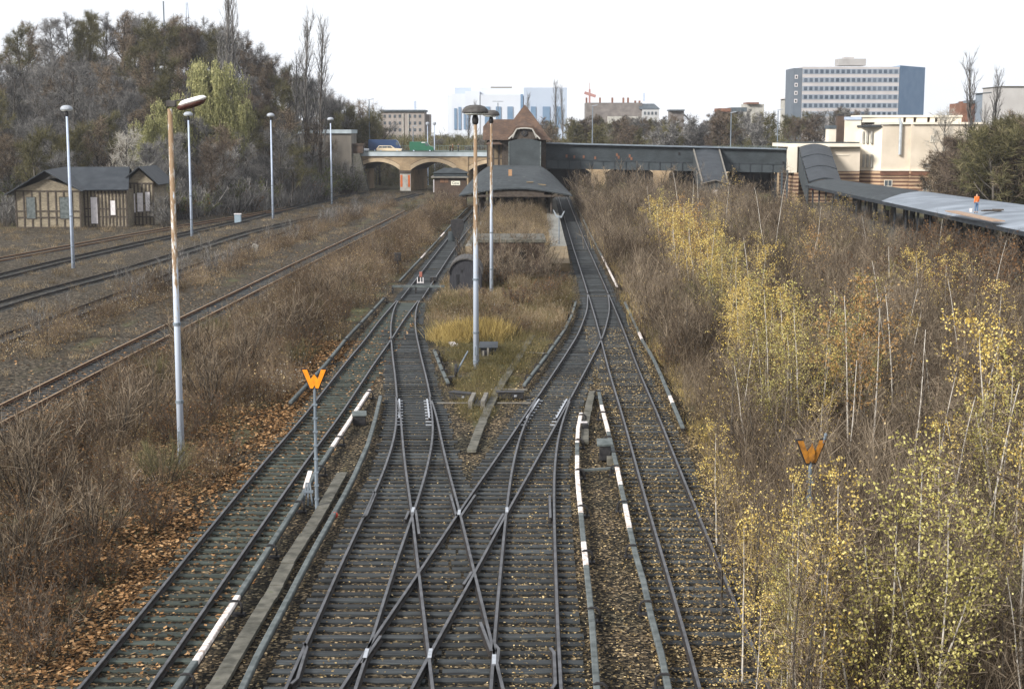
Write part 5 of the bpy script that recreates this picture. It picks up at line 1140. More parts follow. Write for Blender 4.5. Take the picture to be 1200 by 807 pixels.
person('pedestrian in a brown coat carrying a pale bag on the bridge', pb(530.5,303.6), cl_('brown_coat',(.22,.10,.05)), cl_('brown_trousers',(.10,.06,.04)), yaw=R(-85), H_=1.8, hair=(.2,.12,.07), bag=M['white_paint'])
person('pedestrian in a navy jacket walking alone, rightmost on the bridge', pb(537,303.3), cl_('navy_jacket',(.03,.05,.09)), cl_('navy_trousers',(.03,.035,.05)), yaw=R(95), H_=1.78, hair=(.25,.18,.13))
# ------------------------------------------------------------------ right hand station house (cream) 
t = thing('entrance_hall', 'cream rendered station hall with striped brick base on the right', 'station building', (62, 250, 0))
zc_ = 5.4
def wall(x0, x1, y0, y1, z0, z1, m='cream', name='wall'):
    mb = MB(); mb.box(x0,x1,y0,y1,z0,z1); return mb.build(name, M[m], t)
X_ = lambda u, y: Wp(u, 180, y).x
Zv = lambda v, y: Wp(1000, v, y).z
# low link building at the end of the footbridge
xa, xb = X_(926,248), X_(1008,248)
wall(xa, xb, 248, 258, zc_, Zv(172,248)); wall(xa+.05, xb, 248.05, 258, 0, zc_-.003, 'stripe_brick', 'base')
wall(X_(919,247), xb+.0, 246.9, 258.5, Zv(172,248)+.003, Zv(168,248), 'cream_light', 'cornice')
wall(X_(921,247)+.3, xb-.3, 247.4, 258, Zv(168,248)+.003, Zv(167,248)+.05, 'felt_roof', 'roof')
mb = MB(); mb.box(X_(929.3,247.9), X_(930.6,247.9), 247.93, 247.99, Zv(190,248), Zv(184,248)); mb.build('window', M['dark'], t)
mb = MB(); mb.box(X_(975,248), X_(995,248), 247.9, 247.99, Zv(182,248), Zv(181,248)); mb.build('string_course', M['cream_light'], t)
# chimney stack and stepped roof houses
wall(X_(971,256), X_(980,256), 256, 259, Zv(170,256), Zv(151,256), 'cream_light'); wall(X_(971,256)-.1, X_(980,256), 255.9, 259.1, Zv(151,256)+.003, Zv(147,256), 'slate', 'roof')
wall(X_(980.5,255), X_(989.5,255), 255, 257, Zv(170,255), Zv(136,255), 'dark_brick', 'chimney')
wall(X_(981.5,255), X_(988.0,255), 255.2, 256.5, Zv(136,255), Zv(134,255), 'black', 'chimney_cap')
wall(X_(990,254), X_(1008,254), 254, 262, Zv(170,254), Zv(140.5,254), 'cream_light'); wall(X_(990,254)-.1, X_(1008,254), 253.8, 262, Zv(140.5,254)+.003, Zv(137,254), 'pole_blue', 'roof')
# main block
y1_ = 252.
xm0, xm1, xm2, xm3 = X_(1008.5,y1_), X_(1028.5,y1_), X_(1061,y1_), X_(1150,y1_-3)
zt1 = Zv(149,y1_)
mb = MB(); mb.add([(xm0,y1_,zc_),(xm1,y1_-2.6,zc_),(xm1,y1_+9,zc_),(xm0,y1_+9,zc_),(xm0,y1_,zt1),(xm1,y1_-2.6,zt1),(xm1,y1_+9,zt1),(xm0,y1_+9,zt1)],[(0,3,2,1),(4,5,6,7),(0,1,5,4),(1,2,6,5),(2,3,7,6),(3,0,4,7)]); mb.build('bay_wall', M['cream_light'], t)
mb = MB(); mb.add([(xm0,y1_,0),(xm1,y1_-2.6,0),(xm1,y1_+9,0),(xm0,y1_+9,0),(xm0,y1_,zc_-.003),(xm1,y1_-2.6,zc_-.003),(xm1,y1_+9,zc_-.003),(xm0,y1_+9,zc_-.003)],[(0,3,2,1),(4,5,6,7),(0,1,5,4),(1,2,6,5),(2,3,7,6),(3,0,4,7)]); mb.build('base', M['stripe_brick'], t)
ztA = Zv(146.5, y1_-2.6)
wall(xm1+.003, xm2, y1_-2.6, y1_+9, zc_, ztA); wall(xm1+.003, xm2, y1_-2.6, y1_+9, 0, zc_-.003, 'stripe_brick', 'base')
wall(xm2+.003, xm3, y1_-3.4, y1_+12, zc_, ztA+.1); wall(xm2+.003, xm3, y1_-3.4, y1_+12, 0, zc_-.003, 'stripe_brick', 'base')
wall(xm1-.2, xm2+.1, y1_-3.0, y1_+9.2, ztA+.103, ztA+.45, 'cream_light', 'cornice'); wall(xm2+.103, xm3+.3, y1_-3.8, y1_+12.2, ztA+.103, ztA+.45, 'cream_light', 'cornice')
wall(xm0-.3, xm1-.2, y1_-2.8, y1_+9.2, zt1+.003, zt1+.3, 'felt_roof', 'roof')
wall(xm1-.1, xm2+.1, y1_-2.9, y1_-2.603, zc_, zc_+.28, 'cream_light', 'string_course'); wall(xm2+.103, xm3, y1_-3.7, y1_-3.403, zc_, zc_+.28, 'cream_light', 'string_course')
wall(xm1-.1, xm2+.1, y1_-2.75, y1_-2.603, zc_-.75, zc_-.01, 'red_brick', 'brick_band'); wall(xm2+.103, xm3, y1_-3.55, y1_-3.403, zc_-.75, zc_-.01, 'red_brick', 'brick_band')
# attic with dark gaps
ya = y1_+2; za0, za1 = ztA+.46, Zv(137.5, ya)
u_ = [1009,1057,1069.5,1072.5,1085,1088.5,1094.5,1098,1125]
for i, (ua, ub, dk) in enumerate(((1009,1057,0),(1057,1060.5,1),(1060.5,1069,0),(1069,1072.5,1),(1072.5,1085,0),(1085,1088.5,1),(1088.5,1094,0),(1094,1097.5,1),(1097.5,1125,0))):
    wall(X_(ua,ya)+.003, X_(ub,ya), ya+(.5 if dk else 0), ya+8, za0, za1-(0 if not dk else .003), 'dark_brick' if dk else 'cream_light', 'attic_recess' if dk else 'attic_wall')
wall(X_(1009,ya)-.1, X_(1125,ya)+.1, ya-.25, ya+8.2, za1+.003, za1+.35, 'cream_light', 'attic_cornice')
# windows
def win(u0, u1, v0, v1, y, par=None):
    a, b_ = Wp(u0, v1, y), Wp(u1, v0, y); mb = MB(); mb.box(a.x,b_.x,y-.02,y+.3,a.z,b_.z); o = mb.build('window', M['window'], par or t)
    mb = MB(); e = .09; mb.box(a.x-e,a.x,y-.07,y-.003,a.z-e,b_.z+e); mb.box(b_.x,b_.x+e,y-.07,y-.003,a.z-e,b_.z+e); mb.box(a.x,b_.x,y-.07,y-.003,b_.z,b_.z+e); mb.box(a.x,b_.x,y-.1,y-.003,a.z-e,a.z); mb.box((a.x+b_.x)/2-.03,(a.x+b_.x)/2+.03,y-.05,y-.021,a.z,b_.z); mb.build('frame', M['cream_light'], o)
win(1090.5,1092.5,159,166,y1_-3.45); win(1093.5,1095.5,159,166,y1_-3.45); win(1110,1114.5,159,166,y1_-3.45)
win(1036.5,1045,211.5,218,y1_-2.65); win(1082,1086,213,224,y1_-3.45); win(1088,1092,213,224,y1_-3.45); win(1094,1098.5,213,224,y1_-3.45); win(1082,1100,192,196,y1_-3.45)
for u in (1011.5,1016,1021):
    for (v0,v1) in ((154,168),(181,196)):
        k = (u-1008.5)/20; yb_ = y1_-2.6*k; a, b_ = Wp(u-1,v1,yb_), Wp(u+1.2,v0,yb_); mb = MB(); mb.box(a.x,b_.x,yb_-.25,yb_+.2,a.z,b_.z); mb.build('window', M['pale_stone'], t)
px = X_(1054.5,y1_-3); mb = MB(); mb.tube([(px,y1_-3.0,Zv(181,y1_)),(px,y1_-3.0,Zv(146,y1_)),(px-.3,y1_-2.9,Zv(139,y1_))], .28, 10); mb.build('flue_pipe', mat('galvanised_flue', (.55,.58,.60), (.45,.48,.5), 2, .35, .5), t)
# stair roof from the hall down to the canopy platform
t = thing('covered_stair', 'wide covered stair with a stepped dark roof beside the cream hall', 'covered stair', (48, 235, 0))
q0, q1, q2, q3 = X_(936,247), X_(972,247), X_(949,221), X_(987,221)
stair_roof(q0,q1,247,Wp(950,174,247).z,q2,q3,221,Wp(950,212.5,221).z,.55,3,.25,t=t)
for (xa,xb) in ((q0,q2),(q1,q3)):
    mb = MB(); mb.add([(xa-.08,246.8,5),(xb-.08,221.5,1),(xb-.08,221.5,4),(xa-.08,246.8,8.9),(xa+.08,246.8,5),(xb+.08,221.5,1),(xb+.08,221.5,4),(xa+.08,246.8,8.9)],[(0,1,2,3),(7,6,5,4),(0,4,5,1),(1,5,6,2),(2,6,7,3),(3,7,4,0)]); mb.build('side_wall', M['slate_clad'], t)
q = X_(928,246); mb = MB()
t = thing('bridge_tower', 'narrow striped brick tower carrying the right end of the footbridge', 'tower', (q, 245, 0))
xa, xb = X_(924.5,246), X_(936,246); mb = MB(); mb.box(xa+.9,xb,245.5,247.9,0,5.2); mb.build('base', M['stripe_brick'], t); mb = MB(); mb.box(xa,xb-.3,245.6,247.95,5.203,Zv(172,246)); mb.build('wall', M['cream_light'], t)
mb = MB(); mb.box(xa-1.2,xa-.9,246,246.3,0,5.6); mb.box(xa-.3,xa,246,246.3,0,5.6); mb.build('steel_post', M['slate'], t)

# ------------------------------------------------------------------ long right hand canopy
t = thing('long_canopy', 'long low platform canopy on the right, grey felt near the station and pale blue-grey nearer', 'canopy', (46, 160, 0))
nr = [Wp(944,216.5,213), Wp(1200,270,114)]; 
zN = 4.35
pn0, pn1 = P(944,216.5,zN), P(1200,271,zN); pf0, pf1 = P(992,212.6,zN+.1), P(1200,240,zN+.1)
dn = (pn1-pn0).normalized(); df = (pf1-pf0).normalized()
pn2 = pn1+dn*30; pf2 = pf1+df*70
def lerp(a, b_, k): return a+(b_-a)*k
vsn = [lerp(pn0,pn1,k) for k in (0,.25,.5,.75,1)]+[pn2]; vsf = [lerp(pf0,pf1,k) for k in (0,.3,.6,.8,1)]+[pf2]
def strip_roof(i0, i1, m, name, k0=0, k1=1):
    mb = MB(); n = 6
    for i in range(i0, i1):
        a0, a1, b0, b1 = vsn[i], vsn[i+1], vsf[i], vsf[i+1]; vs = []
        for (A, B) in ((a0,b0),(a1,b1)):
            for j in range(n+1):
                s = j/n; p = lerp(A,B,s)+Vector((0,0,.55*(1-abs(2*s-1)**2))); vs.append(p)
        for p in vs[:]: vs.append(p-Vector((0,0,.22)))
        m_ = n+1; fs = []
        for j in range(n): fs += [(m_+j,m_+j+1,j+1,j),(2*m_+j,2*m_+j+1,3*m_+j+1,3*m_+j)]
        fs += [(0,2*m_,3*m_,m_),(n,m_+n,3*m_+n,2*m_+n)]
        if i == i0: fs += [(j,j+1,2*m_+j+1,2*m_+j) for j in range(n)]
        if i == i1-1: fs += [(m_+j,3*m_+j,3*m_+j+1,m_+j+1) for j in range(n)]
        mb.add(vs, fs)
    return mb.build(name, M[m], t, smooth=False)
strip_roof(0, 2, 'felt_roof', 'roof'); strip_roof(2, 5, 'canopy_pale', 'new_roof')
for i in range(26):
    p = lerp(pn0, pn2, i/25)+Vector((1.2,.5,0)); mb = MB(); mb.tube([(p.x,p.y,.9),(p.x,p.y,zN)], .13, 6); mb.build('column', M['slate_dark'], t)
for i in range(40):
    p = lerp(pn0, pn2, (i+.5)/40)+Vector((4.2,0,0)); mb = MB(); mb.box(p.x-.1,p.x+.1,p.y-.8,p.y+.8,.9,zN-.1)
    if i % 3: mb.build('back_panel', M['timber'] if i % 2 else M['dark'], t)
mb = MB(); a, b_ = pn0, pn2; mb.beam(a+Vector((0,0,-.2)), b_+Vector((0,0,-.2)), .12, .35); mb.build('fascia', M['slate_dark'], t)
t3 = thing('side_platform', 'weedy side platform with a stone edge below the long canopy', 'platform', (46, 160, 0))
mb = MB(); e0, e1 = pn0+Vector((-.6,8,0)), pn2+Vector((-.6,0,0)); 
mb.add([(e0.x,e0.y,0),(e1.x,e1.y,0),(e1.x+14,e1.y,0),(e0.x+11,e0.y,0),(e0.x,e0.y,.9),(e1.x,e1.y,.9),(e1.x+14,e1.y,.9),(e0.x+11,e0.y,.9)],[(0,3,2,1),(4,5,6,7),(0,1,5,4),(1,2,6,5),(2,3,7,6),(3,0,4,7)]); mb.build('slab', M['concrete'], t3)
def at_c(u, v, z): return P(u, v, z)
q = at_c(1040.5,243,3.0); t = thing('platform_sign', 'round pale green disc sign hanging under the long canopy edge', 'sign', tuple(q))
mb = MB(); mb.lathe([(.32,-.04),(.34,0),(.32,.04)], n=20); mb.xf(Matrix.Translation(q) @ Matrix.Rotation(R(90),4,'X')); mb.build('disc', mat('pale_green_enamel', (.55,.62,.35), (.5,.57,.32), 3, .5), t)
mb = MB(); mb.tube([q+Vector((0,.05,.3)), q+Vector((0,.05,1.3))], .03, 5); mb.lathe([(.16,-.06),(.17,-.045)], n=14); mb.v = mb.v; mb.build('hanger', M['black'], t)
q = P(1045.5,258,.9); mb = MB(); mb.tube([q, q+Vector((0,0,1.9))], .12, 8); tag(mb.build('white_post', M['white_paint']), 'short white post standing on the right platform beside the disc sign', 'post')
q = at_c(980.5,230,3.2); mb = MB(); mb.box(q.x-.3,q.x+.3,q.y-.08,q.y+.08,q.z-.35,q.z+.3); tag(mb.build('hanging_box', M['pole_blue']), 'pale square lamp box hanging under the far part of the long canopy', 'lamp box')
q = at_c(952.8,221.5,3.5); mb = MB(); mb.lathe([(.0,-.2),(.16,-.15),(.2,0),(.12,.16),(.0,.2)], tuple(q), 10); tag(mb.build('signal_lamp', mat('red_lens', (.6,.05,.02), (.5,.04,.02), 3, .3)), 'small red signal lamp at the far corner of the long canopy', 'signal lamp')
# worker on the canopy roof
q = P(1144,249.3,zN+.52)
person('worker in an orange vest and blue trousers standing on the pale canopy roof', q-Vector((0,0,.02)), cl_('orange_vest',(.85,.20,.05)), cl_('blue_work_trousers',(.10,.16,.26)), yaw=R(200), H_=1.75, stride=.03)
q2 = P(1163,247.5,zN+.55); mb = MB(); mb.obox(q2+Vector((0,0,.06)), (1.5,.5,.14), .1); mb.obox(q2+Vector((.6,.3,.12)), (1.0,.4,.12), -.3); mb.obox(q2+Vector((-.7,-.2,.05)), (.8,.4,.1), .6); tag(mb.build('timber_pile', M['timber'], bevel=.02), 'low dark pile of stripped felt on the pale canopy roof behind the worker', 'rubble pile')
q3 = P(1138,248.5,zN+.5); mb = MB(); mb.lathe([(.14,0),(.16,.3),(.15,.32)], tuple(q3), 10); tag(mb.build('bucket', M['white_paint']), 'white bucket at the feet of the worker on the roof', 'bucket')
mb = MB(); s0, s1 = P(1105,249.5,zN+.35), P(1160,262,zN+.2); d = (s1-s0); mb.beam(s0+Vector((.9,.6,.14)), s1+Vector((.9,.6,.16)), 1.1, .08); tag(mb.build('timber_boarding', mat('tan_boards', (.34,.24,.17), (.26,.18,.13), 2, .9)), 'strip of bare tan boards along the near edge of the canopy roof', 'boarding')

# ------------------------------------------------------------------ far buildings
def simple_mesh(vs, fs, name, m, par): mb = MB(); mb.add(vs, fs); return mb.build(name, m, par)
# office block
D = 500.; t = thing('office_block', 'long grey and white seven storey office block with a blue end wall above the trees', 'office building', (118, D, 0))
Xo = lambda u, y=D: Wp(u, 100, y).x
Zo = lambda v, y=D: Wp(1000, v, y).z
def bx(u0, u1, v0, v1, y0, y1, m, name, par=None):
    mb = MB(); mb.box(Xo(u0,y0), Xo(u1,y0), y0, y1, Zo(v1,y0), Zo(v0,y0)); return mb.build(name, m, par or t)
gw = mat('grey_stair_wall', (.12,.14,.165), (.10,.12,.145), .3, .9)
pinkw = mat('pale_pink_band', (.42,.395,.39), (.36,.335,.33), .2, .9)
bluew = mat('blue_end_wall', (.16,.25,.38), (.20,.29,.42), .25, .7)
ofw = mat('office_glass', (.03,.045,.065), (.10,.125,.16), .15, .3)
zb0 = 6.
bx(929.5,939.8,80,170,D,D+14,gw,'stair_tower')
mb = MB(); mb.box(Xo(940),Xo(1053.5),D,D+14,zb0,Zo(78.5)); mb.build('wall', pinkw, t)
mb = MB(); xa = Xo(1054); mb.add([(xa,D,zb0),(Xo(1083.5,D+16),D+16,zb0),(Xo(1075,D+24),D+24,zb0),(xa,D+14,zb0),(xa,D,Zo(76.8)),(Xo(1083.5,D+16),D+16,Zo(76.8)),(Xo(1075,D+24),D+24,Zo(76.8)),(xa,D+14,Zo(76.8))],[(0,3,2,1),(4,5,6,7),(0,1,5,4),(1,2,6,5),(2,3,7,6),(3,0,4,7)]); mb.build('end_wall', bluew, t)
bx(982,1014,69,77,D+4,D+10,mat('roof_house', (.32,.31,.30), (.27,.26,.25), .4, .9),'roof_house'); bx(989,1000,67,69,D+5,D+9,pinkw,'roof_house')
nwin = 0
for r_ in range(6):
    v0 = 81+r_*9.95
    bx(940.2,1053.6,v0,v0+6.0,D-.06,D-.003,mat('band_frame', (.24,.27,.31), (.20,.23,.27), .3, .8) if r_ == 0 else bpy.data.materials['band_frame'],'window_band')
    for k in range(18 if r_ < 5 else 10):
        u0 = 942.3+(k if r_ < 5 else k+8)*6.2; bx(u0,u0+3.6,v0+.8,v0+5.0,D-.16,D-.065,ofw,'window')
for r_ in range(4):
    v0 = 88+r_*9.4; o = bx(931.2,934.8,v0,v0+4.4,D-.10,D-.003,M['white_paint'],'stair_window'); bx(932.1,933.9,v0+1,v0+3.5,D-.15,D-.103,M['dark'],'pane',o)
# modern white building
D = 800.; t = thing('white_factory', 'large pale modern building with tall narrow blue windows behind the station roof', 'building', (-3, D, 0))
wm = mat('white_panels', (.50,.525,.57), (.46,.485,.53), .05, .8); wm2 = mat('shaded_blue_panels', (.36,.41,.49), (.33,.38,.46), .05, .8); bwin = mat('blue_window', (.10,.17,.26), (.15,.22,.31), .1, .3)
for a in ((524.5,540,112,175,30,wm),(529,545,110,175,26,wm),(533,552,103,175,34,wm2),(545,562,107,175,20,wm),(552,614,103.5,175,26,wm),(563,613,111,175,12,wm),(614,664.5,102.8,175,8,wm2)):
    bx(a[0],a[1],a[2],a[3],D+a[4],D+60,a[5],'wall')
for a in ((532,535,127,152,D+25.5),(537,540,125.5,152,D+25.5),(543,545.5,126,152,D+19.5),(547,549.5,126.5,152,D+19.5),(568,574,125,146,D+11.5),(581,587,125,146,D+11.5),(594.5,601,125,146,D+11.5),(610,613,110.5,135,D+11.5),(622,628,125,150,D+7.5),(636,644.5,125,150,D+7.5),(652,658,125,150,D+7.5)):
    bx(a[0],a[1],a[2],a[3],a[4],a[4]+.4,bwin,'window')
bx(575,600,101.8,103.4,D+30,D+40,M['timber_grey'],'roof_plant')
# tenement with chimneys
D = 620.; t = thing('tenement_block', 'grey brick tenement with a row of chimneys and a dark mansard end', 'tenement', (60, D, 0))
bx(687,753,120.5,165,D,D+14,M['tenement'],'wall')
bx(713,752,136.5,146,D-6,D-.1,M['pale_stone'],'annex')
bx(753,773,128,165,D-2,D+12,mat('pale_plaster', (.42,.42,.42), (.36,.36,.36), .3, .9),'end_wall')
mb = MB(); x0,x1 = Xo(749,D),Xo(773.5,D); mb.add([(x0,D-2.3,Zo(128,D)),(x1,D-2.3,Zo(128,D)),(x1-2.2,D+2,Zo(121.5,D)),(x0,D+2,Zo(121.5,D)),(x0,D+12,Zo(128,D)),(x1,D+12,Zo(128,D))],[(0,1,2,3),(1,5,2),(3,2,5,4),(0,3,4),(0,4,5,1)]); mb.build('mansard_roof', M['slate'], t)
for u in (687.6,703.5,718,731,736.5,745,750): bx(u-.9,u+.9,114.5 if u < 738 else 118,120.4,D+3,D+6,M['red_brick'],'chimney')
for k in range(4): bx(755+k*4.3,757.2+k*4.3,131,134.5,D-2.2,D-2.05,M['window'],'window')
bx(754,756,109,119,D+4,D+4.6,M['pole_blue'],'mast')
q = Wp(691,110,D+60); t = thing('tower_crane', 'small faded red crane jib far behind the tenement block', 'crane', (q.x, D+60, 0)); mb = MB(); mb.box(q.x-.4,q.x+.4,D+59.6,D+60.4,0,q.z+2); mb.build('mast', mat('faded_red', (.36,.19,.17), (.32,.17,.15), .5, .8), t)
mb = MB(); mb.beam((q.x-2.4,D+60,q.z+.5),(q.x+2.8,D+60,q.z-1.2),.6,1.3); mb.beam((q.x,D+60,q.z),(q.x,D+60,q.z+5),.25,.25); mb.build('jib', bpy.data.materials['faded_red'], t)
# apartment houses left behind the bridge
D = 430.; t = thing('apartment_house', 'grey-brown flat roofed apartment house behind the left end of the bridge', 'apartment building', (-32, D, 0))
apw = mat('grey_brown_plaster', (.30,.265,.24), (.25,.22,.20), .3, .9)
bx(446,497,131,185,D,D+12,apw,'wall'); bx(490,503,134,185,D+6,D+16,apw,'rear_wall'); bx(445,498,128.8,130.9,D-.6,D+12.5,M['slate'],'roof')
for k in range(8):
    for r_ in range(4): 
        if k not in (4,): bx(449+k*5.9,451.6+k*5.9,134.5+r_*8,138+r_*8,D-.1,D-.003,M['window'],'window')
for u in (471.5, 477.5): bx(u,u+1,133,175,D-.3,D-.003,M['pale_stone'],'drainpipe')
bx(485,487,118.5,131,D+8,D+9.5,M['pole_blue'],'flue')
for (nm, lab, D, parts) in (('rooftop_house', 'red roofed house peeping over the trees right of the tenement', 520., [(843,872,131,165,M['tenement']),(842,858,127,131,M['red_brick']),(858,876,126,131,M['slate'])]),
    ('pale_block', 'low pale block just showing between the treetops left of the office block', 560., [(873,896,122,165,M['pale_stone']),(876,890,120,122,M['red_brick'])]),
    ('corner_block', 'small pale building beside the foot of the office block', 540., [(920,929,116,165,M['pale_stone']),(919,930,114.5,116,M['white_paint'])]),
    ('brick_house', 'dark house with a small gable above the tree belt near the tenement', 560., [(786,802,130,165,M['tenement']),(785,803,128.5,130,M['slate'])])):
    t = thing(nm, lab, 'building', (Wp(parts[0][0],130,D).x, D, 0), None)
    for i, p_ in enumerate(parts): bx(p_[0],p_[1],p_[2],p_[3],D-(i*1.5),D+8,p_[4],'wall' if i == 0 else 'roof')
D = 330.; t = thing('tower_slab', 'plain pale concrete tower slab at the right edge of the photograph', 'tower block', (Wp(1200,120,D).x, D, 0))
bx(1175.5,1230,102,200,D,D+14,mat('pale_concrete_wall', (.40,.385,.37), (.35,.335,.32), .3, .9),'wall'); bx(1175,1230.5,101,101.9,D-.3,D+14.2,M['concrete'],'parapet')
bx(1163,1175,109,200,D+8,D+20,mat('blue_grey_wall', (.19,.22,.26), (.16,.19,.22), .4, .9),'side_wing'); bx(1162,1175.2,108,108.9,D+7.6,D+20,M['slate'],'wing_roof')
for r_ in range(5): bx(1167,1173.5,114+r_*8,118.5+r_*8,D+7.8,D+7.997,M['window'],'window')
D = 360.; t = thing('old_brick_house', 'dark red brick house with a gable between the bare poplars on the right', 'house', (Wp(1140,120,D).x, D, 0))
bx(1128,1158,121,190,D,D+10,M['red_brick'],'wall'); mb = MB(); x0,x1 = Wp(1132,120,D).x, Wp(1158,120,D).x; mb.prism([(x0,Zo(121,D)+.003),(x1,Zo(121,D)+.003),((x0+x1)/2,Zo(117,D))],'y',D-.3,D+10); mb.build('roof', M['slate'], t)
bx(1127,1129.5,119,121,D+1,D+3,M['red_brick'],'chimney')
# flak tower silhouette with railings and masts on the wooded hill
D = 385.; t = thing('hilltop_bunker', 'faint square concrete bunker with rails and masts on top of the wooded hill', 'bunker', (Wp(205,50,D).x, D, 20))
hbm = mat('hazy_concrete', (.24,.24,.25), (.19,.19,.20), .3, .9); bx(183,200,36,75,D,D+20,hbm,'wall'); bx(203,226,34,75,D+4,D+24,hbm,'wall'); bx(172,183,40,75,D+8,D+20,hbm,'wing')
mb = MB()
for u in (185,190,195,201): mb.box(Xo(u,D),Xo(u,D)+.12,D,D+.12,Zo(36,D),Zo(31,D))
mb.box(Xo(185,D),Xo(201,D),D,D+.1,Zo(31.5,D),Zo(31,D)); mb.build('railing', M['pole_dark'], t)
mb = MB(); mb.tube([(Xo(190.5,D),D+4,Zo(36,D)),(Xo(190.5,D),D+4,Zo(0,D))], .2, 5); mb.build('mast', M['pole_dark'], t)
mb = MB()
for du in (-1.7,1.7): mb.tube([(Xo(214+du,D),D+8,Zo(34,D)),(Xo(214+du*.5,D),D+8,Zo(0,D))], .12, 4)
mb.build('mast', M['pole_blue'], t)
# street lamps and masts on and behind the bridge
for (u, vt, y, lab, m) in ((432.5,116,318,'tall thin green street lamp mast at the left end of the bridge','pole_dark'),(501,143,330,'pale street lamp post behind the green van, left one of a pair','pole_blue'),(509,143,345,'pale street lamp post behind the green van, right one of a pair','pole_blue'),
                        (484,147,352,'short grey lamp post behind the gap between the two vans','pole_dark'),(583.5,119,330,'thin double armed street lamp rising behind the station roof','pole_dark'),(694.5,123,300,'grey street lamp rising behind the footbridge near its left end','pole_dark'),
                        (857,131,300,'grey street lamp rising behind the footbridge left of the cream hall','pole_dark'),(912,128,310,'thin street lamp among the treetops left of the cream hall','pole_dark')):
    p = Wp(u, vt, y); t = thing('street_lamp', lab, 'lamp post', (p.x, y, 0), None); mb = MB(); mb.tube([(p.x,y,-.5),(p.x,y,p.z-.3)], [.16,.10], 8); mb.build('pole', M[m], t)
    mb = MB()
    if u in (583.5,): mb.beam((p.x-1.2,y,p.z),(p.x+1.2,y,p.z),.25,.18)
    elif m == 'pole_blue': mb.lathe([(.3,p.z-.7),(.42,p.z-.4),(.36,p.z-.1),(.1,p.z)], (p.x,y,0), 10)
    else: mb.beam((p.x-.15,y,p.z-.2),(p.x+1.0,y,p.z),.3,.16)
    mb.build('head', M['lamp_cap_pale'], t)
# ------------------------------------------------------------------ vegetation tools (numpy)
class NM:
    def __init__(s): s.V = []; s.F = []; s.R = []; s.M = []; s.n = 0
    def add(s, V, F, rnd, mi=0):
        V = np.asarray(V, np.float32).reshape(-1,3); F = np.asarray(F, np.int32).reshape(-1,4)
        s.V.append(V); s.F.append(F+s.n); s.R.append(np.broadcast_to(np.asarray(rnd, np.float32), (len(F),)).copy()); s.M.append(np.full(len(F), mi, np.int32)); s.n += len(V)
    def arrays(s): return np.concatenate(s.V), np.concatenate(s.F), np.concatenate(s.R), np.concatenate(s.M)
    def build(s, name, mats, parent=None):
        V, F, Rn, Mi = s.arrays(); return np_obj(name, V, F, Rn, Mi, mats, parent)
def np_obj(name, V, F, Rn, Mi, mats, parent=None):
    me = bpy.data.meshes.new(name); me.vertices.add(len(V)); me.vertices.foreach_set('co', V.astype(np.float32).ravel())
    me.loops.add(F.size); me.polygons.add(len(F)); me.loops.foreach_set('vertex_index', F.ravel().astype(np.int32)); me.polygons.foreach_set('loop_start', np.arange(len(F), dtype=np.int32)*4)
    me.update(calc_edges=True)
    a = me.attributes.new('rnd', 'FLOAT', 'FACE'); a.data.foreach_set('value', Rn.astype(np.float32))
    for m in (mats if isinstance(mats, (list,tuple)) else [mats]): me.materials.append(m)
    me.polygons.foreach_set('material_index', Mi.astype(np.int32))
    o = bpy.data.objects.new(name, me); col.objects.link(o)
    if parent is not None: o.parent = parent
    return o
def perp(D, rng):
    r = rng.normal(size=D.shape); c = np.cross(D, r); n = np.linalg.norm(c, axis=1, keepdims=True); return c/np.maximum(n, 1e-6)
def ribbons(nm, P0, P1, w0, w1, rng, rnd=None, mi=0):
    P0, P1 = np.asarray(P0, float), np.asarray(P1, float); n = len(P0)
    if n == 0: return
    s = perp(P1-P0, rng); w0 = np.broadcast_to(np.asarray(w0, float), (n,))[:,None]/2; w1 = np.broadcast_to(np.asarray(w1, float), (n,))[:,None]/2
    V = np.stack([P0-s*w0, P0+s*w0, P1+s*w1, P1-s*w1], 1).reshape(-1,3)
    nm.add(V, np.arange(4*n).reshape(-1,4), rng.random(n) if rnd is None else rnd, mi)
def prisms(nm, P0, P1, r0, r1, rng, rnd=None, mi=0, k=3):
    P0, P1 = np.asarray(P0, float), np.asarray(P1, float); n = len(P0)
    if n == 0: return
    d = P1-P0; d = d/np.maximum(np.linalg.norm(d, axis=1, keepdims=True), 1e-6)
    up = np.where(np.abs(d[:,2:3]) < .9, np.array([[0,0,1.]]), np.array([[1.,0,0]])); a = np.cross(d, up); a /= np.maximum(np.linalg.norm(a, axis=1, keepdims=True), 1e-6); b = np.cross(d, a)
    r0 = np.broadcast_to(np.asarray(r0, float), (n,))[:,None]; r1 = np.broadcast_to(np.asarray(r1, float), (n,))[:,None]
    rings = []
    for r_, P_ in ((r0,P0),(r1,P1)):
        for j in range(k):
            t = 2*math.pi*j/k; rings.append(P_+(a*math.cos(t)+b*math.sin(t))*r_)
    V = np.stack(rings, 1).reshape(-1,3); base = np.arange(n)[:,None,None]*2*k
    f = np.array([[j,(j+1)%k,(j+1)%k+k,j+k] for j in range(k)])[None]; F = (base+f).reshape(-1,4)
    rr = rng.random(n) if rnd is None else np.broadcast_to(rnd, (n,)); nm.add(V, F, np.repeat(rr, k), mi)
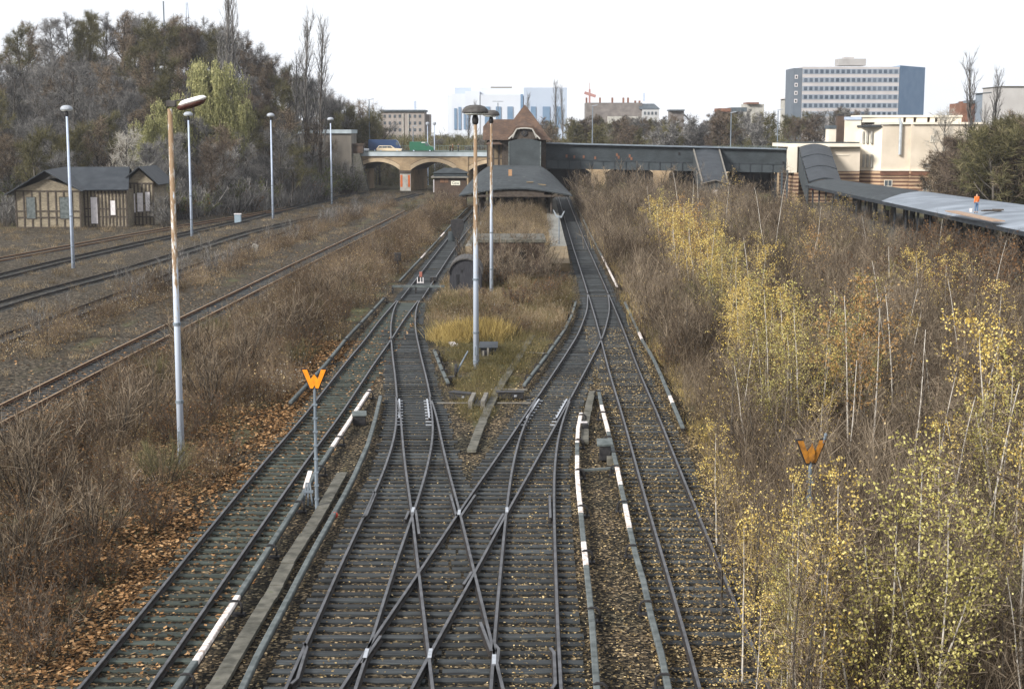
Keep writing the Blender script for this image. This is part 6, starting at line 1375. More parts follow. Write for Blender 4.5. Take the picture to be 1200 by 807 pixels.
def leaves(nm, C, size, rng, mi=0, rnd=None, flat=0.0):
    n = len(C)
    if n == 0: return
    nrm = rng.normal(size=(n,3)); nrm[:,2] = np.abs(nrm[:,2])+flat*3; nrm /= np.linalg.norm(nrm, axis=1, keepdims=True)
    a = perp(nrm, rng); b = np.cross(nrm, a); s = np.broadcast_to(np.asarray(size, float), (n,))[:,None]
    V = np.stack([C-a*s*.55, C-b*s*.38+a*s*.05, C+a*s*.6, C+b*s*.38+a*s*.05], 1).reshape(-1,3)
    nm.add(V, np.arange(4*n).reshape(-1,4), rng.random(n) if rnd is None else rnd, mi)

def grow(rng, H, levels, spec, lean=(0,0), wob=.06, trunk_frac=.8):
    """segments per level: lists of (p0, p1, r0, r1)"""
    out = [[] for _ in range(levels+1)]
    def poly(p, d, L, r0, r1, n, w, lift):
        pts = [np.array(p, float)]; d = np.array(d, float)
        for i in range(n):
            d = d+rng.normal(size=3)*w; d[2] += lift; d /= np.linalg.norm(d); pts.append(pts[-1]+d*L/n)
        rs_ = np.linspace(r0, r1, n+1); return pts, rs_
    r = spec['r0']
    pts, rs_ = poly((0,0,0), (lean[0],lean[1],1), H*trunk_frac, r, r*.3, 7, wob, .05)
    frontier = [(pts, rs_, H*trunk_frac)]
    for i in range(7): out[0].append((pts[i], pts[i+1], rs_[i], rs_[i+1]))
    for lv in range(1, levels+1):
        sp = spec[lv]; new = []
        for (pts, rs_, L) in frontier:
            nb = sp['n'] if lv > 1 else sp['n']; 
            for k in range(nb):
                t = sp['t0']+(1-sp['t0'])*(k+rng.random())/nb; f_ = t*(len(pts)-1); i = min(int(f_), len(pts)-2); p = pts[i]+(pts[i+1]-pts[i])*(f_-i)
                d = pts[i+1]-pts[i]; d /= np.linalg.norm(d); az = rng.random()*6.283 if lv > 1 else k*2.4+rng.random(); 
                u = np.cross(d, [0.3,0.9,.1]); u /= np.linalg.norm(u); v = np.cross(d, u); o = u*math.cos(az)+v*math.sin(az)
                an = math.radians(rng.uniform(*sp['ang'])); dd = d*math.cos(an)+o*math.sin(an)
                LL = L*sp['len']*rng.uniform(.75,1.2)*(1-sp.get('tap',.4)*(t-sp['t0'])/(1-sp['t0']+1e-6)); rr = max(.006, (rs_[i])*sp.get('rr',.55))
                q, qr = poly(p, dd, LL, rr, rr*.35, sp.get('seg',3), sp.get('w',.12), sp.get('lift',.06)); new.append((q, qr, LL))
                for j in range(len(q)-1): out[lv].append((q[j], q[j+1], qr[j], qr[j+1]))
        frontier = new
    return out
def seg_arr(S):
    return np.array([s[0] for s in S]), np.array([s[1] for s in S]), np.array([s[2] for s in S]), np.array([s[3] for s in S])
def twigs_on(nm, S, n_per, L, w, rng, mi, droop=0.0, spread=.9):
    P0, P1, _, _ = seg_arr(S); idx = rng.integers(0, len(P0), len(P0)*n_per); t = rng.random((len(idx),1)); p = P0[idx]+(P1[idx]-P0[idx])*t
    d = (P1-P0)[idx]; d /= np.maximum(np.linalg.norm(d, axis=1, keepdims=True), 1e-6); d = d+rng.normal(size=d.shape)*spread; d[:,2] += .25-droop; d /= np.linalg.norm(d, axis=1, keepdims=True)
    e = p+d*(L*rng.uniform(.5,1.2,(len(idx),1))); ribbons(nm, p, e, w, w*.5, rng, None, mi); return p, e
# materials
V_ = {}
V_['bark'] = veg('grey_bark', [(.045,.038,.032),(.08,.07,.06),(.11,.10,.085)], 0, .2)
V_['bark_dark'] = veg('dark_bark', [(0.020,0.017,0.015),(0.040,0.033,0.028)], 0, .2)
V_['twig'] = veg('bare_twigs', [(.038,.037,.038),(.115,.11,.106),(.21,.20,.19),(.31,.295,.27)], .15, .28)
V_['twig_red'] = veg('reddish_bare_twigs', [(.04,.032,.026),(.105,.08,.06),(.18,.14,.105)], .15, .25)
V_['twig_olive'] = veg('olive_bare_twigs', [(.04,.039,.02),(.10,.092,.046),(.19,.165,.09)], .15, .25)
V_['twig_purple'] = veg('purple_brown_twigs', [(.02,.015,.011),(.085,.063,.045),(.19,.147,.105),(.36,.29,.21)], .15, .2)
V_['willow'] = veg('willow_leaves', [(.13,.135,.06),(.28,.275,.125),(.46,.43,.22)], .4, .15)
V_['yellow'] = veg('yellow_birch_leaves', [(.40,.27,.06),(.70,.51,.14),(.90,.74,.30)], .35, .12)
V_['green_yellow'] = veg('green_yellow_leaves', [(.24,.21,.06),(.48,.42,.13),(.72,.64,.27)], .35, .12)
V_['apricot'] = veg('apricot_leaves', [(.28,.15,.06),(.44,.26,.10),(.56,.38,.18)], .35, .12)
V_['russet'] = veg('russet_leaves', [(.06,.032,.018),(.15,.08,.038),(.28,.16,.075)], .3, .2)
V_['evergreen'] = veg('dull_green_leaves', [(.03,.042,.02),(.07,.09,.035),(.15,.165,.07)], .3, .2)
V_['birchbark'] = mat('birch_bark', (.52,.48,.42), (.36,.32,.27), 6, .8, 0, 0, .42, .6, stretch=(6,6,2.2), c3=(.06,.05,.045))
V_['weed'] = veg('dry_weed_stems', [(.035,.026,.016),(.105,.08,.048),(.20,.15,.095),(.38,.30,.19)], .2, .1)
V_['weedbrown'] = veg('brown_weed_stems', [(.02,.014,.010),(.07,.05,.034),(.15,.108,.072),(.29,.22,.15)], .2, .1)
V_['straw'] = veg('straw_grass', [(.16,.115,.045),(.40,.30,.11),(.62,.48,.20)], .3, .1)
V_['grass'] = veg('dull_grass', [(.07,.062,.028),(.13,.108,.05),(.22,.18,.09)], .3, .1)
V_['litter_orange'] = veg('orange_leaf_litter', [(.02,.014,.010),(.06,.036,.02),(.13,.072,.033),(.27,.145,.065),(.52,.33,.17)], .1, 0)
V_['litter_tan'] = veg('tan_leaf_litter', [(.05,.035,.02),(.16,.11,.05),(.34,.24,.11),(.62,.48,.26)], .1, 0)
V_['seed'] = veg('pale_seed_heads', [(.30,.27,.22),(.45,.42,.36),(.58,.55,.5)], .3, .1)

def bare_tree(seed, H, name='bare_tree', twm='twig', r0=None, dens=1.0, wide=1.0, tw=.034):
    rng = np.random.default_rng(seed); r0 = r0 or H*.018
    spec = {'r0': r0, 1: dict(n=11, t0=.22, ang=(25,62), len=.50*wide, seg=4, lift=.10, tap=.5), 2: dict(n=7, t0=.2, ang=(25,60), len=.45, seg=3, lift=.06), 3: dict(n=5, t0=.15, ang=(25,60), len=.5, seg=2, w=.15, lift=.05)}
    S = grow(rng, H, 3, spec, lean=(rng.normal()*.05, rng.normal()*.05))
    t = thing(name, '', 'tree'); tr = NM(); P0,P1,a,b = seg_arr(S[0]); prisms(tr, P0, P1, a, b, rng, None, 0, 6); P0,P1,a,b = seg_arr(S[1]); prisms(tr, P0, P1, a, b, rng, None, 0, 4)
    tr.build('trunk', V_['bark'], t)
    cr_ = NM(); P0,P1,a,b = seg_arr(S[2]); prisms(cr_, P0, P1, a, b, rng, None, 0, 3); P0,P1,a,b = seg_arr(S[3]); ribbons(cr_, P0, P1, np.maximum(a*2.2,.035), np.maximum(b*2,.025), rng)
    twigs_on(cr_, S[3], max(1,int(4*dens)), H*.075, tw, rng, 0); twigs_on(cr_, S[2], 3, H*.08, tw, rng, 0)
    cr_.build('crown', V_[twm], t); return t
def poplar(seed, H, name='poplar_tree'):
    rng = np.random.default_rng(seed); spec = {'r0': H*.013, 1: dict(n=46, t0=.14, ang=(10,24), len=.26, seg=4, lift=.12, tap=.55, w=.06), 2: dict(n=5, t0=.1, ang=(10,30), len=.42, seg=2, lift=.1)}
    S = grow(rng, H, 2, spec, wob=.015, trunk_frac=.96); t = thing(name, '', 'tree'); tr = NM(); P0,P1,a,b = seg_arr(S[0]); prisms(tr, P0, P1, a, b, rng, None, 0, 6); tr.build('trunk', V_['bark'], t)
    c = NM(); P0,P1,a,b = seg_arr(S[1]); prisms(c, P0, P1, a*.8, b*.8, rng, None, 0, 3); P0,P1,a,b = seg_arr(S[2]); ribbons(c, P0, P1, .05, .035, rng); twigs_on(c, S[2], 2, .9, .03, rng, 0, -.4, .4); c.build('crown', V_['twig'], t); return t
def willow(seed, H, name='willow_tree'):
    rng = np.random.default_rng(seed); spec = {'r0': H*.02, 1: dict(n=10, t0=.3, ang=(25,65), len=.55, seg=5, lift=.05, tap=.3), 2: dict(n=8, t0=.2, ang=(25,70), len=.5, seg=3, lift=0)}
    S = grow(rng, H, 2, spec, trunk_frac=.75); t = thing(name, '', 'tree'); tr = NM(); P0,P1,a,b = seg_arr(S[0]+S[1]); prisms(tr, P0, P1, a, b, rng, None, 0, 5); tr.build('trunk', V_['bark'], t)
    c = NM(); P0,P1,a,b = seg_arr(S[2]); ribbons(c, P0, P1, .07, .04, rng, None, 1)
    idx = rng.integers(0, len(P0), 1500); p = P1[idx]+rng.normal(size=(1500,3))*.3
    for k in range(4):
        q = p+np.stack([rng.normal(size=1500)*.14, rng.normal(size=1500)*.14, -rng.uniform(.35,.8,1500)], 1); ribbons(c, p, q, .07, .05, rng); 
        leaves(c, (p+q)/2+rng.normal(size=(1500,3))*.12, .30, rng); p = q
    c.build('crown', [V_['willow'], V_['twig_olive']], t); return t
def birch(seed, H, leafm, nleaf=900, name='birch_tree', stems=1, lsize=.075, white=True, tw=.012, twm='twig_purple', nb=16):
    rng = np.random.default_rng(seed); t = thing(name, '', 'tree'); c = NM(); trs = []
    for s_ in range(stems):
        spec = {'r0': .020+H*.0034, 1: dict(n=nb, t0=.25, ang=(28,62), len=.30, seg=4, lift=.07, tap=.45, w=.11, rr=.38), 2: dict(n=6, t0=.1, ang=(20,55), len=.5, seg=2, lift=.02, w=.15, rr=.6)}
        h = H*(1 if s_ == 0 else rng.uniform(.6,.95)); S = grow(rng, h, 2, spec, lean=tuple(rng.normal(size=2)*(.05 if s_ == 0 else .14)), wob=.035, trunk_frac=.95)
        off = np.array([0,0,0]) if s_ == 0 else np.append(rng.normal(size=2)*.25, 0)
        P0,P1,a,b = seg_arr(S[0]); tr = NM(); prisms(tr, P0+off, P1+off, a, b, rng, None, 0, 6); trs.append(tr)
        P0,P1,a,b = seg_arr(S[1]); prisms(c, P0+off, P1+off, np.maximum(a,.008), np.maximum(b,.006), rng, None, 1, 3); P0,P1,a,b = seg_arr(S[2]); ribbons(c, P0+off, P1+off, tw*1.3, tw, rng, None, 1)
        p, e = twigs_on(c, [(x+off, y+off, q, z) for x,y,q,z in S[2]], 2, .4, tw, rng, 1, .1)
        if nleaf:
            k = nleaf//stems; ix = rng.integers(0, len(p), k); tt = rng.random((k,1)); w_ = 1.0
            C = p[ix]+(e[ix]-p[ix])*tt+rng.normal(size=(k,3))*.07
            # leaves thin out unevenly so that some boughs are bare
            keep = (np.sin(C[:,0]*2.1+seed)+np.sin(C[:,2]*1.7+seed*2)+rng.normal(size=k)*.8) > -.9
            leaves(c, C[keep], rng.uniform(.7,1.3,keep.sum())*lsize, rng)
    for tr in trs: tr.build('trunk', V_['birchbark'] if white else V_['bark'], t)
    c.build('crown', [V_[leafm] if leafm else V_['twig'], V_[twm]], t); return t
def shrub(seed, H, W_, n=16, twm='twig', leafm=None, nleaf=0, name='bare_shrub', tw=.02, lsize=.09, fill=7):
    rng = np.random.default_rng(seed); t = thing(name, '', 'shrub'); st, c = NM(), NM(); S = []
    for k in range(n):
        az = rng.random()*6.283; o = rng.random()**.6; p = np.array([math.cos(az)*o*W_*.18, math.sin(az)*o*W_*.18, -.05]); d = np.array([math.cos(az)*o*.75*W_/H, math.sin(az)*o*.75*W_/H, 1.2]); d /= np.linalg.norm(d); L = H*rng.uniform(.6,1.05)
        for j in range(4):
            d = d+rng.normal(size=3)*.09; d[2] += .03; d /= np.linalg.norm(d); q = p+d*L/4; S.append((p, q, .022*(1-j*.2), .022*(.8-j*.2))); p = q
    P0,P1,a,b = seg_arr(S); prisms(st, P0, P1, a*H/2.2, b*H/2.2+.003, rng, None, 0, 3); st.build('stems', V_['bark'], t)
    S2 = [s for s in S if s[2] < .020]; p, e = twigs_on(c, S2, fill, H*.22, tw, rng, 1, .0, .55); m_ = len(p)
    p2 = p+(e-p)*rng.random((m_,1)); d = (e-p)/np.linalg.norm(e-p, axis=1, keepdims=True)+rng.normal(size=(m_,3))*.6; q2 = p2+d*H*.09; ribbons(c, p2, q2, tw*.7, tw*.5, rng, None, 1)
    if nleaf: ix = rng.integers(0, m_, nleaf); leaves(c, p[ix]+(e-p)[ix]*rng.random((nleaf,1))+rng.normal(size=(nleaf,3))*.05, rng.uniform(.7,1.3,nleaf)*lsize, rng)
    c.build('twigs', [V_[leafm] if leafm else V_['twig'], V_[twm]], t); return t
def where(x, y, g):
    u = 600+x*FPX/y
    if 'right side' in g:
        a = 'at the very front' if y < 34 else 'before the right W sign' if y < 38 else 'just behind the right W sign' if y < 48 else 'well behind the right W sign' if y < 62 else 'mid field' if y < 85 else 'beyond mid field' if y < 115 else 'far out' if y < 155 else 'near the stair hut' if u < 900 else 'before the long canopy'
        b = 'beside the right track' if x-fD(min(y,108)) < 5 and y < 108 else 'left part' if u < 800 else 'left of centre' if u < 930 else 'right of centre' if u < 1040 else 'towards the right edge' if u < 1140 else 'at the right edge'
        return a+', '+b
    if 'hill' in g or 'wood' in g:
        a = 'in the front row' if y < footy(x)+14 else 'low on the slope' if y < footy(x)+34 else 'half way up' if y < footy(x)+60 else 'high on the slope' if y < footy(x)+90 else 'on the crest'
        b = 'at the left edge' if u < 60 else 'behind the shed' if u < 120 else 'above the shed gable' if u < 190 else 'by the willows' if u < 280 else 'by the third pale lamp' if u < 340 else 'by the stone building' if u < 400 else 'near the bridge end'
        return a+' '+b
    if 'beyond the bridge' in g:
        b = 'by the apartment house' if u < 510 else 'left of the station roof' if u < 590 else 'behind the station roof' if u < 650 else 'below the tenement' if u < 770 else 'between tenement and office block' if u < 920 else 'below the office block'
        return ('nearer row ' if y < 400 else 'rear row ')+b
    if 'in front of the long' in g: return ('near row' if y < 100 else 'middle row' if y < 130 else 'far row')+(' left part' if u < 1085 else ' below the worker' if u < 1150 else ' towards the right edge')
    if 'canopy' in g or 'behind the long' in g:
        return ('nearer part' if y < 190 else 'farther part')+(' beside the cream hall' if u < 1130 else ' behind the worker' if u < 1180 else ' at the right edge')
    if 'platform and tracks' in g:
        return 'far left near the front' if y < 50 and u < 60 else 'near the front' if y < 55 else 'level with the left W sign' if y < 70 else 'level with the tallest lamp' if y < 95 else 'level with the barrel hut' if y < 120 else 'level with the brick store' if y < 160 else 'level with the old canopy'
    if 'yard' in g:
        return 'at the near end' if y < 110 else 'level with the shed' if y < 160 else 'at the far end'
    return ''
def finish_labels():
    for o in col.objects:
        g = o.get('group'); 
        if not g or 'label' not in o or o.parent or o.get('category') not in ('tree','shrub'): continue
        w_ = where(o.location.x, o.location.y, g)
        if not w_: continue
        base = o['label']
        for s in (' on the overgrown right side',' on the right side',' in the dense wood on the left hill',' at the foot of the wooded hill',' in the belt beyond the bridge',' in the thicket behind the long canopy'): 
            if s in base: base = base.replace(s, {' on the overgrown right side':'',' on the right side':'',' in the dense wood on the left hill':' on the hill',' at the foot of the wooded hill':' at the hill foot',' in the belt beyond the bridge':' beyond the bridge',' in the thicket behind the long canopy':' behind the long canopy'}[s])
        if g.startswith('willows') or 'poplars' in g or 'lone' in g or any(k in base for k in ('bright','biggest','shed','big bushy','abutment','footbridge','brick store')): continue
        hz_ = o.scale.z
        size = '' if 'big' in base or 'tall' in base else ('tall ' if hz_ > 1.0 else 'small ' if hz_ < .72 else '')
        lab = size+base+', '+w_
        if len(lab.split()) <= 16: o['label'] = lab
        elif len((base+', '+w_).split()) <= 16: o['label'] = base+', '+w_
class Kind:
    """first placement moves the prototype, later ones are copies"""
    def __init__(s, protos, group): s.p = protos; s.used = [False]*len(protos); s.g = group; s.i = 0
    def put(s, x, y, label, scale=1, rz=None, which=None, z=None, sz=None):
        i = which if which is not None else s.i % len(s.p); s.i += 1; z = float(groundz(x, y))-.05 if z is None else z
        rz = rr.uniform(0, 6.28) if rz is None else rz; sc_ = (scale, scale, sz or scale)
        if not s.used[i]:
            o = s.p[i]; s.used[i] = True; o.location = (x,y,z); o.rotation_euler = (0,0,rz); o.scale = sc_; o['label'] = label; o['group'] = s.g
        else: o = copy_tree(s.p[i], (x,y,z), rz, sc_, label, s.g)
        return o
    def clean(s):
        for u, p in zip(s.used, s.p):
            if not u:
                for c in list(p.children): bpy.data.objects.remove(c)
                bpy.data.objects.remove(p)
rr = random.Random(11)

# ---- wooded hill on the left
hill = Kind([bare_tree(s, 12.5, twm=m, dens=d_, wide=w_) for s, m, w_, d_ in ((1,'twig',1,1.0),(2,'twig_purple',1.1,1.0),(3,'twig_olive',1,1.2),(4,'twig_red',.95,1),(5,'twig',1.15,.8),(6,'twig_purple',.9,.8))], 'bare trees of the wooded hill')
HL = ['grey-brown bare tree in the dense wood on the left hill', 'purple-brown bare tree in the dense wood on the left hill', 'olive tinged bare tree in the dense wood on the left hill', 'reddish bare tree in the dense wood on the left hill', 'wide grey bare tree in the dense wood on the left hill', 'narrow purple-brown bare tree in the dense wood on the left hill']
pts = []
def footy(x): return float(np.interp(x, FX, FY))
x = -128.
while x < -27:
    y = footy(x)+3+rr.uniform(0,4)
    if -64 < x < -42: y += 3
    while y < footy(x)+128 and y < 400:
        xx, yy_ = x+rr.uniform(-2.6,2.6), y+rr.uniform(-2.5,2.5); u = 600+xx*FPX/yy_
        if -60 < u < 452 and not (285 < yy_ < 310 and xx > -46): pts.append((xx,yy_))
        y += 7.6+(y-footy(x))*.055
    x += 6.9
pts.sort(key=lambda p: p[1])
for (xx, yy_) in pts[:252]:
    k = rr.choices(range(6), [3,3,3.5,1.2,2.5,2])[0]; s = rr.uniform(.72,1.05); 
    if rr.random() < .06: s *= 1.2
    hill.put(xx, yy_, HL[k], s, which=k)
kh = max(v.co.z for v in hill.p[0].children[-1].data.vertices)
for u in list(range(150, 450, 8)):
    y = 300+rr.uniform(0,12) if u < 330 else 313+rr.uniform(0,14); x = (u-600)*y/FPX; k = rr.choices(range(6), [3,3,3.5,1.2,2.5,2])[0]
    vt = np.interp(u, [150,200,240,280,300,340,380,400,440], [24,34,36,50,60,88,104,120,138])+rr.uniform(-5,9); g = float(groundz(x,y)); h = CAMZ-(vt-154)*y/FPX-g; s = max(.5, h/kh)
    hill.put(x, y, HL[k], min(s,1.25), which=k, sz=s)
willows = Kind([willow(21, 15), willow(22, 13)], 'willows at the foot of the hill')
for (u, y, s, lab) in ((246,240,1.32,'tallest pale yellow-green willow in front of the hill behind the rusty lamp'), (208,232,1.05,'lower yellow-tipped willow left of the tallest one'), (266,238,1.0,'greyish green willow right of the tallest willow, beside the poplars'), (180,226,.85,'small yellowish willow above the gable of the timbered shed')):
    x = (u-600)*y/FPX; willows.put(x, y, lab, s*.8, sz=s*1.02)
poplars = Kind([poplar(31, 20), poplar(32, 20), poplar(33, 20)], 'bare columnar poplars')
for (u, vt, y, lab) in ((262,-4,262,'tall bare poplar above the willow, left one of the close pair'),(270,6,268,'bare poplar of the close pair above the willow, the right one'),(253,40,258,'shorter bare poplar left of the close pair above the willow'),
        (355,26,275,'tallest bare poplar behind the lamp posts near the stone building'),(372,32,280,'bare poplar just right of the tallest one near the stone building'),(345,74,272,'short bare poplar left of the tallest one near the stone building'),
        (1143,74,215,'tall thin bare poplar in front of the cream hall, the left one'),(1165,90,220,'thin bare poplar in front of the grey wing, right of the taller one'),(1153,130,214,'short bare poplar between the two tall ones on the right'),
        (617,112,520,'distant dark poplar right of the clock gable against the white building'),(652,98,540,'distant broad poplar at the right end of the white building'),(660,104,545,'distant slim poplar beside the broad one, at the corner of the white building'),(549,128,500,'distant slim poplar left of the tall lamp post'),(558,120,505,'distant poplar half hidden by the tall lamp post')):
    p = Wp(u, vt, y); gz = float(groundz(p.x, y)); h = p.z-gz; poplars.put(p.x, y, lab, h/20*1.0 if h > 12 else h/20*1.3, sz=h/20)
# ---- shrubs along the foot of the hill and the yard edge
ed = Kind([shrub(41,3.2,3.6,20,'twig',None,0,tw=.03), shrub(42,3.0,4,20,'twig_olive','evergreen',500,name='green_shrub',tw=.03,lsize=.16), shrub(43,2.8,3.4,20,'twig_red','russet',450,name='russet_shrub',tw=.03,lsize=.15)], 'shrubs along the foot of the hill')
EL = ['grey bare shrub at the foot of the wooded hill', 'dull green shrub at the foot of the wooded hill', 'russet leaved shrub at the foot of the wooded hill']
for k in range(110):
    x = rr.uniform(-96,-33); y = footy(x)+rr.uniform(-1,16)
    if abs(600+x*FPX/y-100) < 92 and y < c0.y+11: continue
    w3 = rr.choices(range(3),[4,4,2])[0]; ed.put(x, y, EL[w3], rr.uniform(.7,1.7), which=w3)
for k in range(16):
    x = rr.uniform(-41,-31.5); ed.put(x, 288+rr.uniform(-4,4), 'grey scrub at the foot of the stone abutment wall left of the bridge', rr.uniform(1.0,1.9), which=rr.choice((0,0,1)))
for u, v, s in ((356,231,1.3),(372,232,1.7)): p = P(u, v); ed.put(p.x, p.y, 'bright green leafy shrub beside the yard right of the third pale lamp' if u == 372 else 'smaller green leafy shrub left of the bright green one', s, which=1)
for u, s in ((2,1.2),(10,1.0),(22,.8),(64,.7),(190,.7),(199,1.3)):
    p = P(u, 266); ed.put(p.x, p.y-1.5+rr.uniform(0,2), {2:'bare shrub at the left edge beside the timbered shed',10:'bare shrub growing against the left gable of the timbered shed',22:'tangled grey shrub in front of the shed gable windows',64:'low grey shrub between the two gable windows of the shed',190:'grey shrub right behind the right gable of the shed',199:'bigger grey shrub right of the timbered shed'}[u], s, which=0)
# ---- trees beyond the bridge
bt = Kind([bare_tree(s, 10.5, 'street_tree', m, dens=.9, wide=1.15, tw=.06) for s, m in ((51,'twig_olive'),(52,'twig'),(53,'twig_purple'),(54,'twig_red'))], 'bare trees beyond the bridge')
BL = ['olive tinged bare tree in the belt beyond the bridge', 'grey bare tree in the belt beyond the bridge', 'purple-brown bare tree in the belt beyond the bridge', 'reddish bare tree in the belt beyond the bridge']
for k in range(150):
    y = 330+(k/150)**1.2*190+rr.uniform(-8,8); u = rr.uniform(430, 1010 if y > 350 else 985); x = (u-600)*y/FPX; w3 = rr.choices(range(4),[4,3,2,2])[0]
    z = float(groundz(x,y)); z = max(z, 6.0) if y > 350 else z; vt_ = np.interp(u, [430,500,560,600,630,655,700,800,850,1000], [170,167,156,152,142,135,136,138,130,128])+rr.uniform(0,12); zt = CAMZ+(154-vt_)*y/FPX
    if u < 505 and y < 445: continue
    h = max(3.5, zt-z); bt.put(x, y, BL[w3], max(.6,h/10.5), which=w3, z=z-.2, sz=h/10.5)
# ---- dark trees right of the long canopy
rt = Kind([bare_tree(s, 10, 'thicket_tree', m, dens=1.3, wide=1.2, tw=.04) for s, m in ((61,'twig_olive'),(62,'twig_red'),(63,'twig_purple'))], 'bare trees behind the long canopy')
RL = ['olive-grey bare tree in the thicket behind the long canopy', 'reddish bare tree in the thicket behind the long canopy', 'dark purple bare tree in the thicket behind the long canopy']
for k in range(58):
    y = rr.uniform(150,238); u = rr.uniform(1090+max(0,(y-200))*.6, 1260); x = (u-600)*y/FPX
    if x < 55+ (0 if y > 160 else 2): continue
    vt = np.interp(u, [1085,1110,1150,1200,1260],[185,170,150,140,138])+rr.uniform(-8,18); zt = CAMZ-(vt-154)*y/FPX; w3 = rr.randrange(3); z = float(groundz(x,y)); h = max(4, zt-z); rt.put(x, y, RL[w3], h/10*1.1, which=w3, sz=h/10)
p = P(1078, 262, 0); dead = Kind([bare_tree(71, 9, 'dead_tree', 'seed', dens=.2, tw=.03)], 'lone pale trees'); 
y = 243.; dead.put((1102-600)*y/FPX, y, 'wide pale bare tree spreading in front of the cream hall wall', 1.35, z=4)
y = 200.; dead.put(-46*1.15, y+3, 'pale leafless tree standing out against the dark hill behind the shed', 1.3, z=1) 

# ---- birches and saplings of the right field
bi = Kind([birch(81,6.5,'yellow',2300,nb=22,lsize=.068), birch(82,7.0,'green_yellow',2200,stems=2,nb=18,lsize=.068), birch(83,6.0,'yellow',900), birch(84,6.8,None,0), birch(85,6.2,'apricot',1500,nb=20), birch(86,7.2,'yellow',450,stems=2,white=False), birch(87,5.5,'green_yellow',4200,stems=3,nb=26,lsize=.065), birch(88,6.0,None,0,stems=2,white=False)], 'birches of the overgrown right side')
BN = ['yellow leaved birch on the overgrown right side', 'twin birch with yellow-green leaves on the overgrown right side', 'birch with few yellow leaves on the overgrown right side', 'leafless white stemmed birch on the overgrown right side', 'birch with apricot leaves on the overgrown right side', 'twin stemmed nearly bare birch on the overgrown right side', 'bushy birch full of yellow-green leaves on the overgrown right side', 'leafless grey twin stemmed sapling on the overgrown right side']
def bu(u, vt, vb, which, label=None):
    """birch by its top and foot rows in the photograph"""
    p = P(u, vb, 0); H_ = Wp(u, vt, p.y).z; Hk = [6.5,7,6,6.8,6.2,7.2,5.5,6][which]*.98; s = H_/Hk; bi.put(p.x, p.y, label or BN[which], s*.95, which=which, sz=s)
bu(1062,545,850,6,'big bushy yellow-green birch at the lower right, brightest of all'); bu(1030,590,900,6,'yellow-green birch just left of the big bushy one at the lower right'); bu(1095,585,905,1,'yellow-green twin birch just right of the big bushy one at the lower right')
for a in ((905,335,520,1),(925,338,500,0),(888,350,515,0),(940,350,540,1),(995,345,560,4),(1020,340,560,4),(960,360,520,1),(1005,335,500,1),(865,300,430,1),(845,285,400,1),(830,262,380,0),(815,250,365,0),(798,240,345,0),(790,238,335,4),(808,246,350,4),(775,236,325,0),(826,270,372,4),(850,290,395,0),(780,228,310,1),
          (1160,378,640,0),(1165,420,660,1),(1150,400,620,2),(1180,470,720,1),(1190,500,760,0),(1128,370,590,3),(935,640,830,1),(905,690,870,1),(925,600,800,2),(985,560,800,2),(865,390,540,3),(856,400,560,5),(880,420,570,3),(922,410,560,5),(990,420,590,3),(1068,380,580,3),(1048,330,520,3),(1100,450,680,3),(1110,530,720,5),(1085,430,640,3),(1140,440,700,3),
          (900,215,325,3),(905,200,318,3),(952,240,330,3),(975,238,320,5),(848,208,300,3),(858,205,300,5),(800,198,285,3),(812,205,290,3),(822,196,288,3),(768,215,300,3),(840,500,640,2),(845,560,720,5),(870,610,800,2),(885,560,760,5),(880,700,880,2),(938,600,780,6),(965,640,820,2),(930,560,720,2),(960,560,740,5),(872,380,480,0),(850,340,440,0),(930,365,470,0),(900,395,520,6),(960,400,530,0),(840,305,400,0),(812,262,350,1),(835,282,375,0),(880,330,440,0),(915,420,560,1),(860,360,470,0),(905,375,480,0),(925,395,505,0),(795,255,350,0),(810,285,375,0),(850,320,420,0),(875,345,455,0),(785,245,330,0),(1010,380,520,1),(940,600,900,5),(952,640,900,2),(962,610,880,5),(930,650,930,7)):
    bu(*a)
cnt = 0
while cnt < 80:
    y = 24+rr.random()**1.25*150; x0_ = fD(y)+3.4+ (1.4 if y < 60 else 2.2); u1 = 1240; x1_ = min((u1-600)*y/FPX, 34); 
    if x1_ < x0_: continue
    x = rr.uniform(x0_, x1_); u = 600+x*FPX/y; v = 154+CAMZ*FPX/y
    if u > 985 and y < 45 and rr.random() < .35: continue
    yel = math.exp(-((u-900)/120)**2-((v-480)/140)**2)+math.exp(-((u-820)/50)**2-((v-340)/70)**2)+.25
    yel *= .35 if y < 60 else 1; w3 = rr.choices(range(8), [2*yel,1.5*yel,2,2.2,.7,2.2,.3*yel,3.2])[0]; bi.put(x, y, BN[w3], rr.uniform(.5,.9), which=w3); cnt += 1
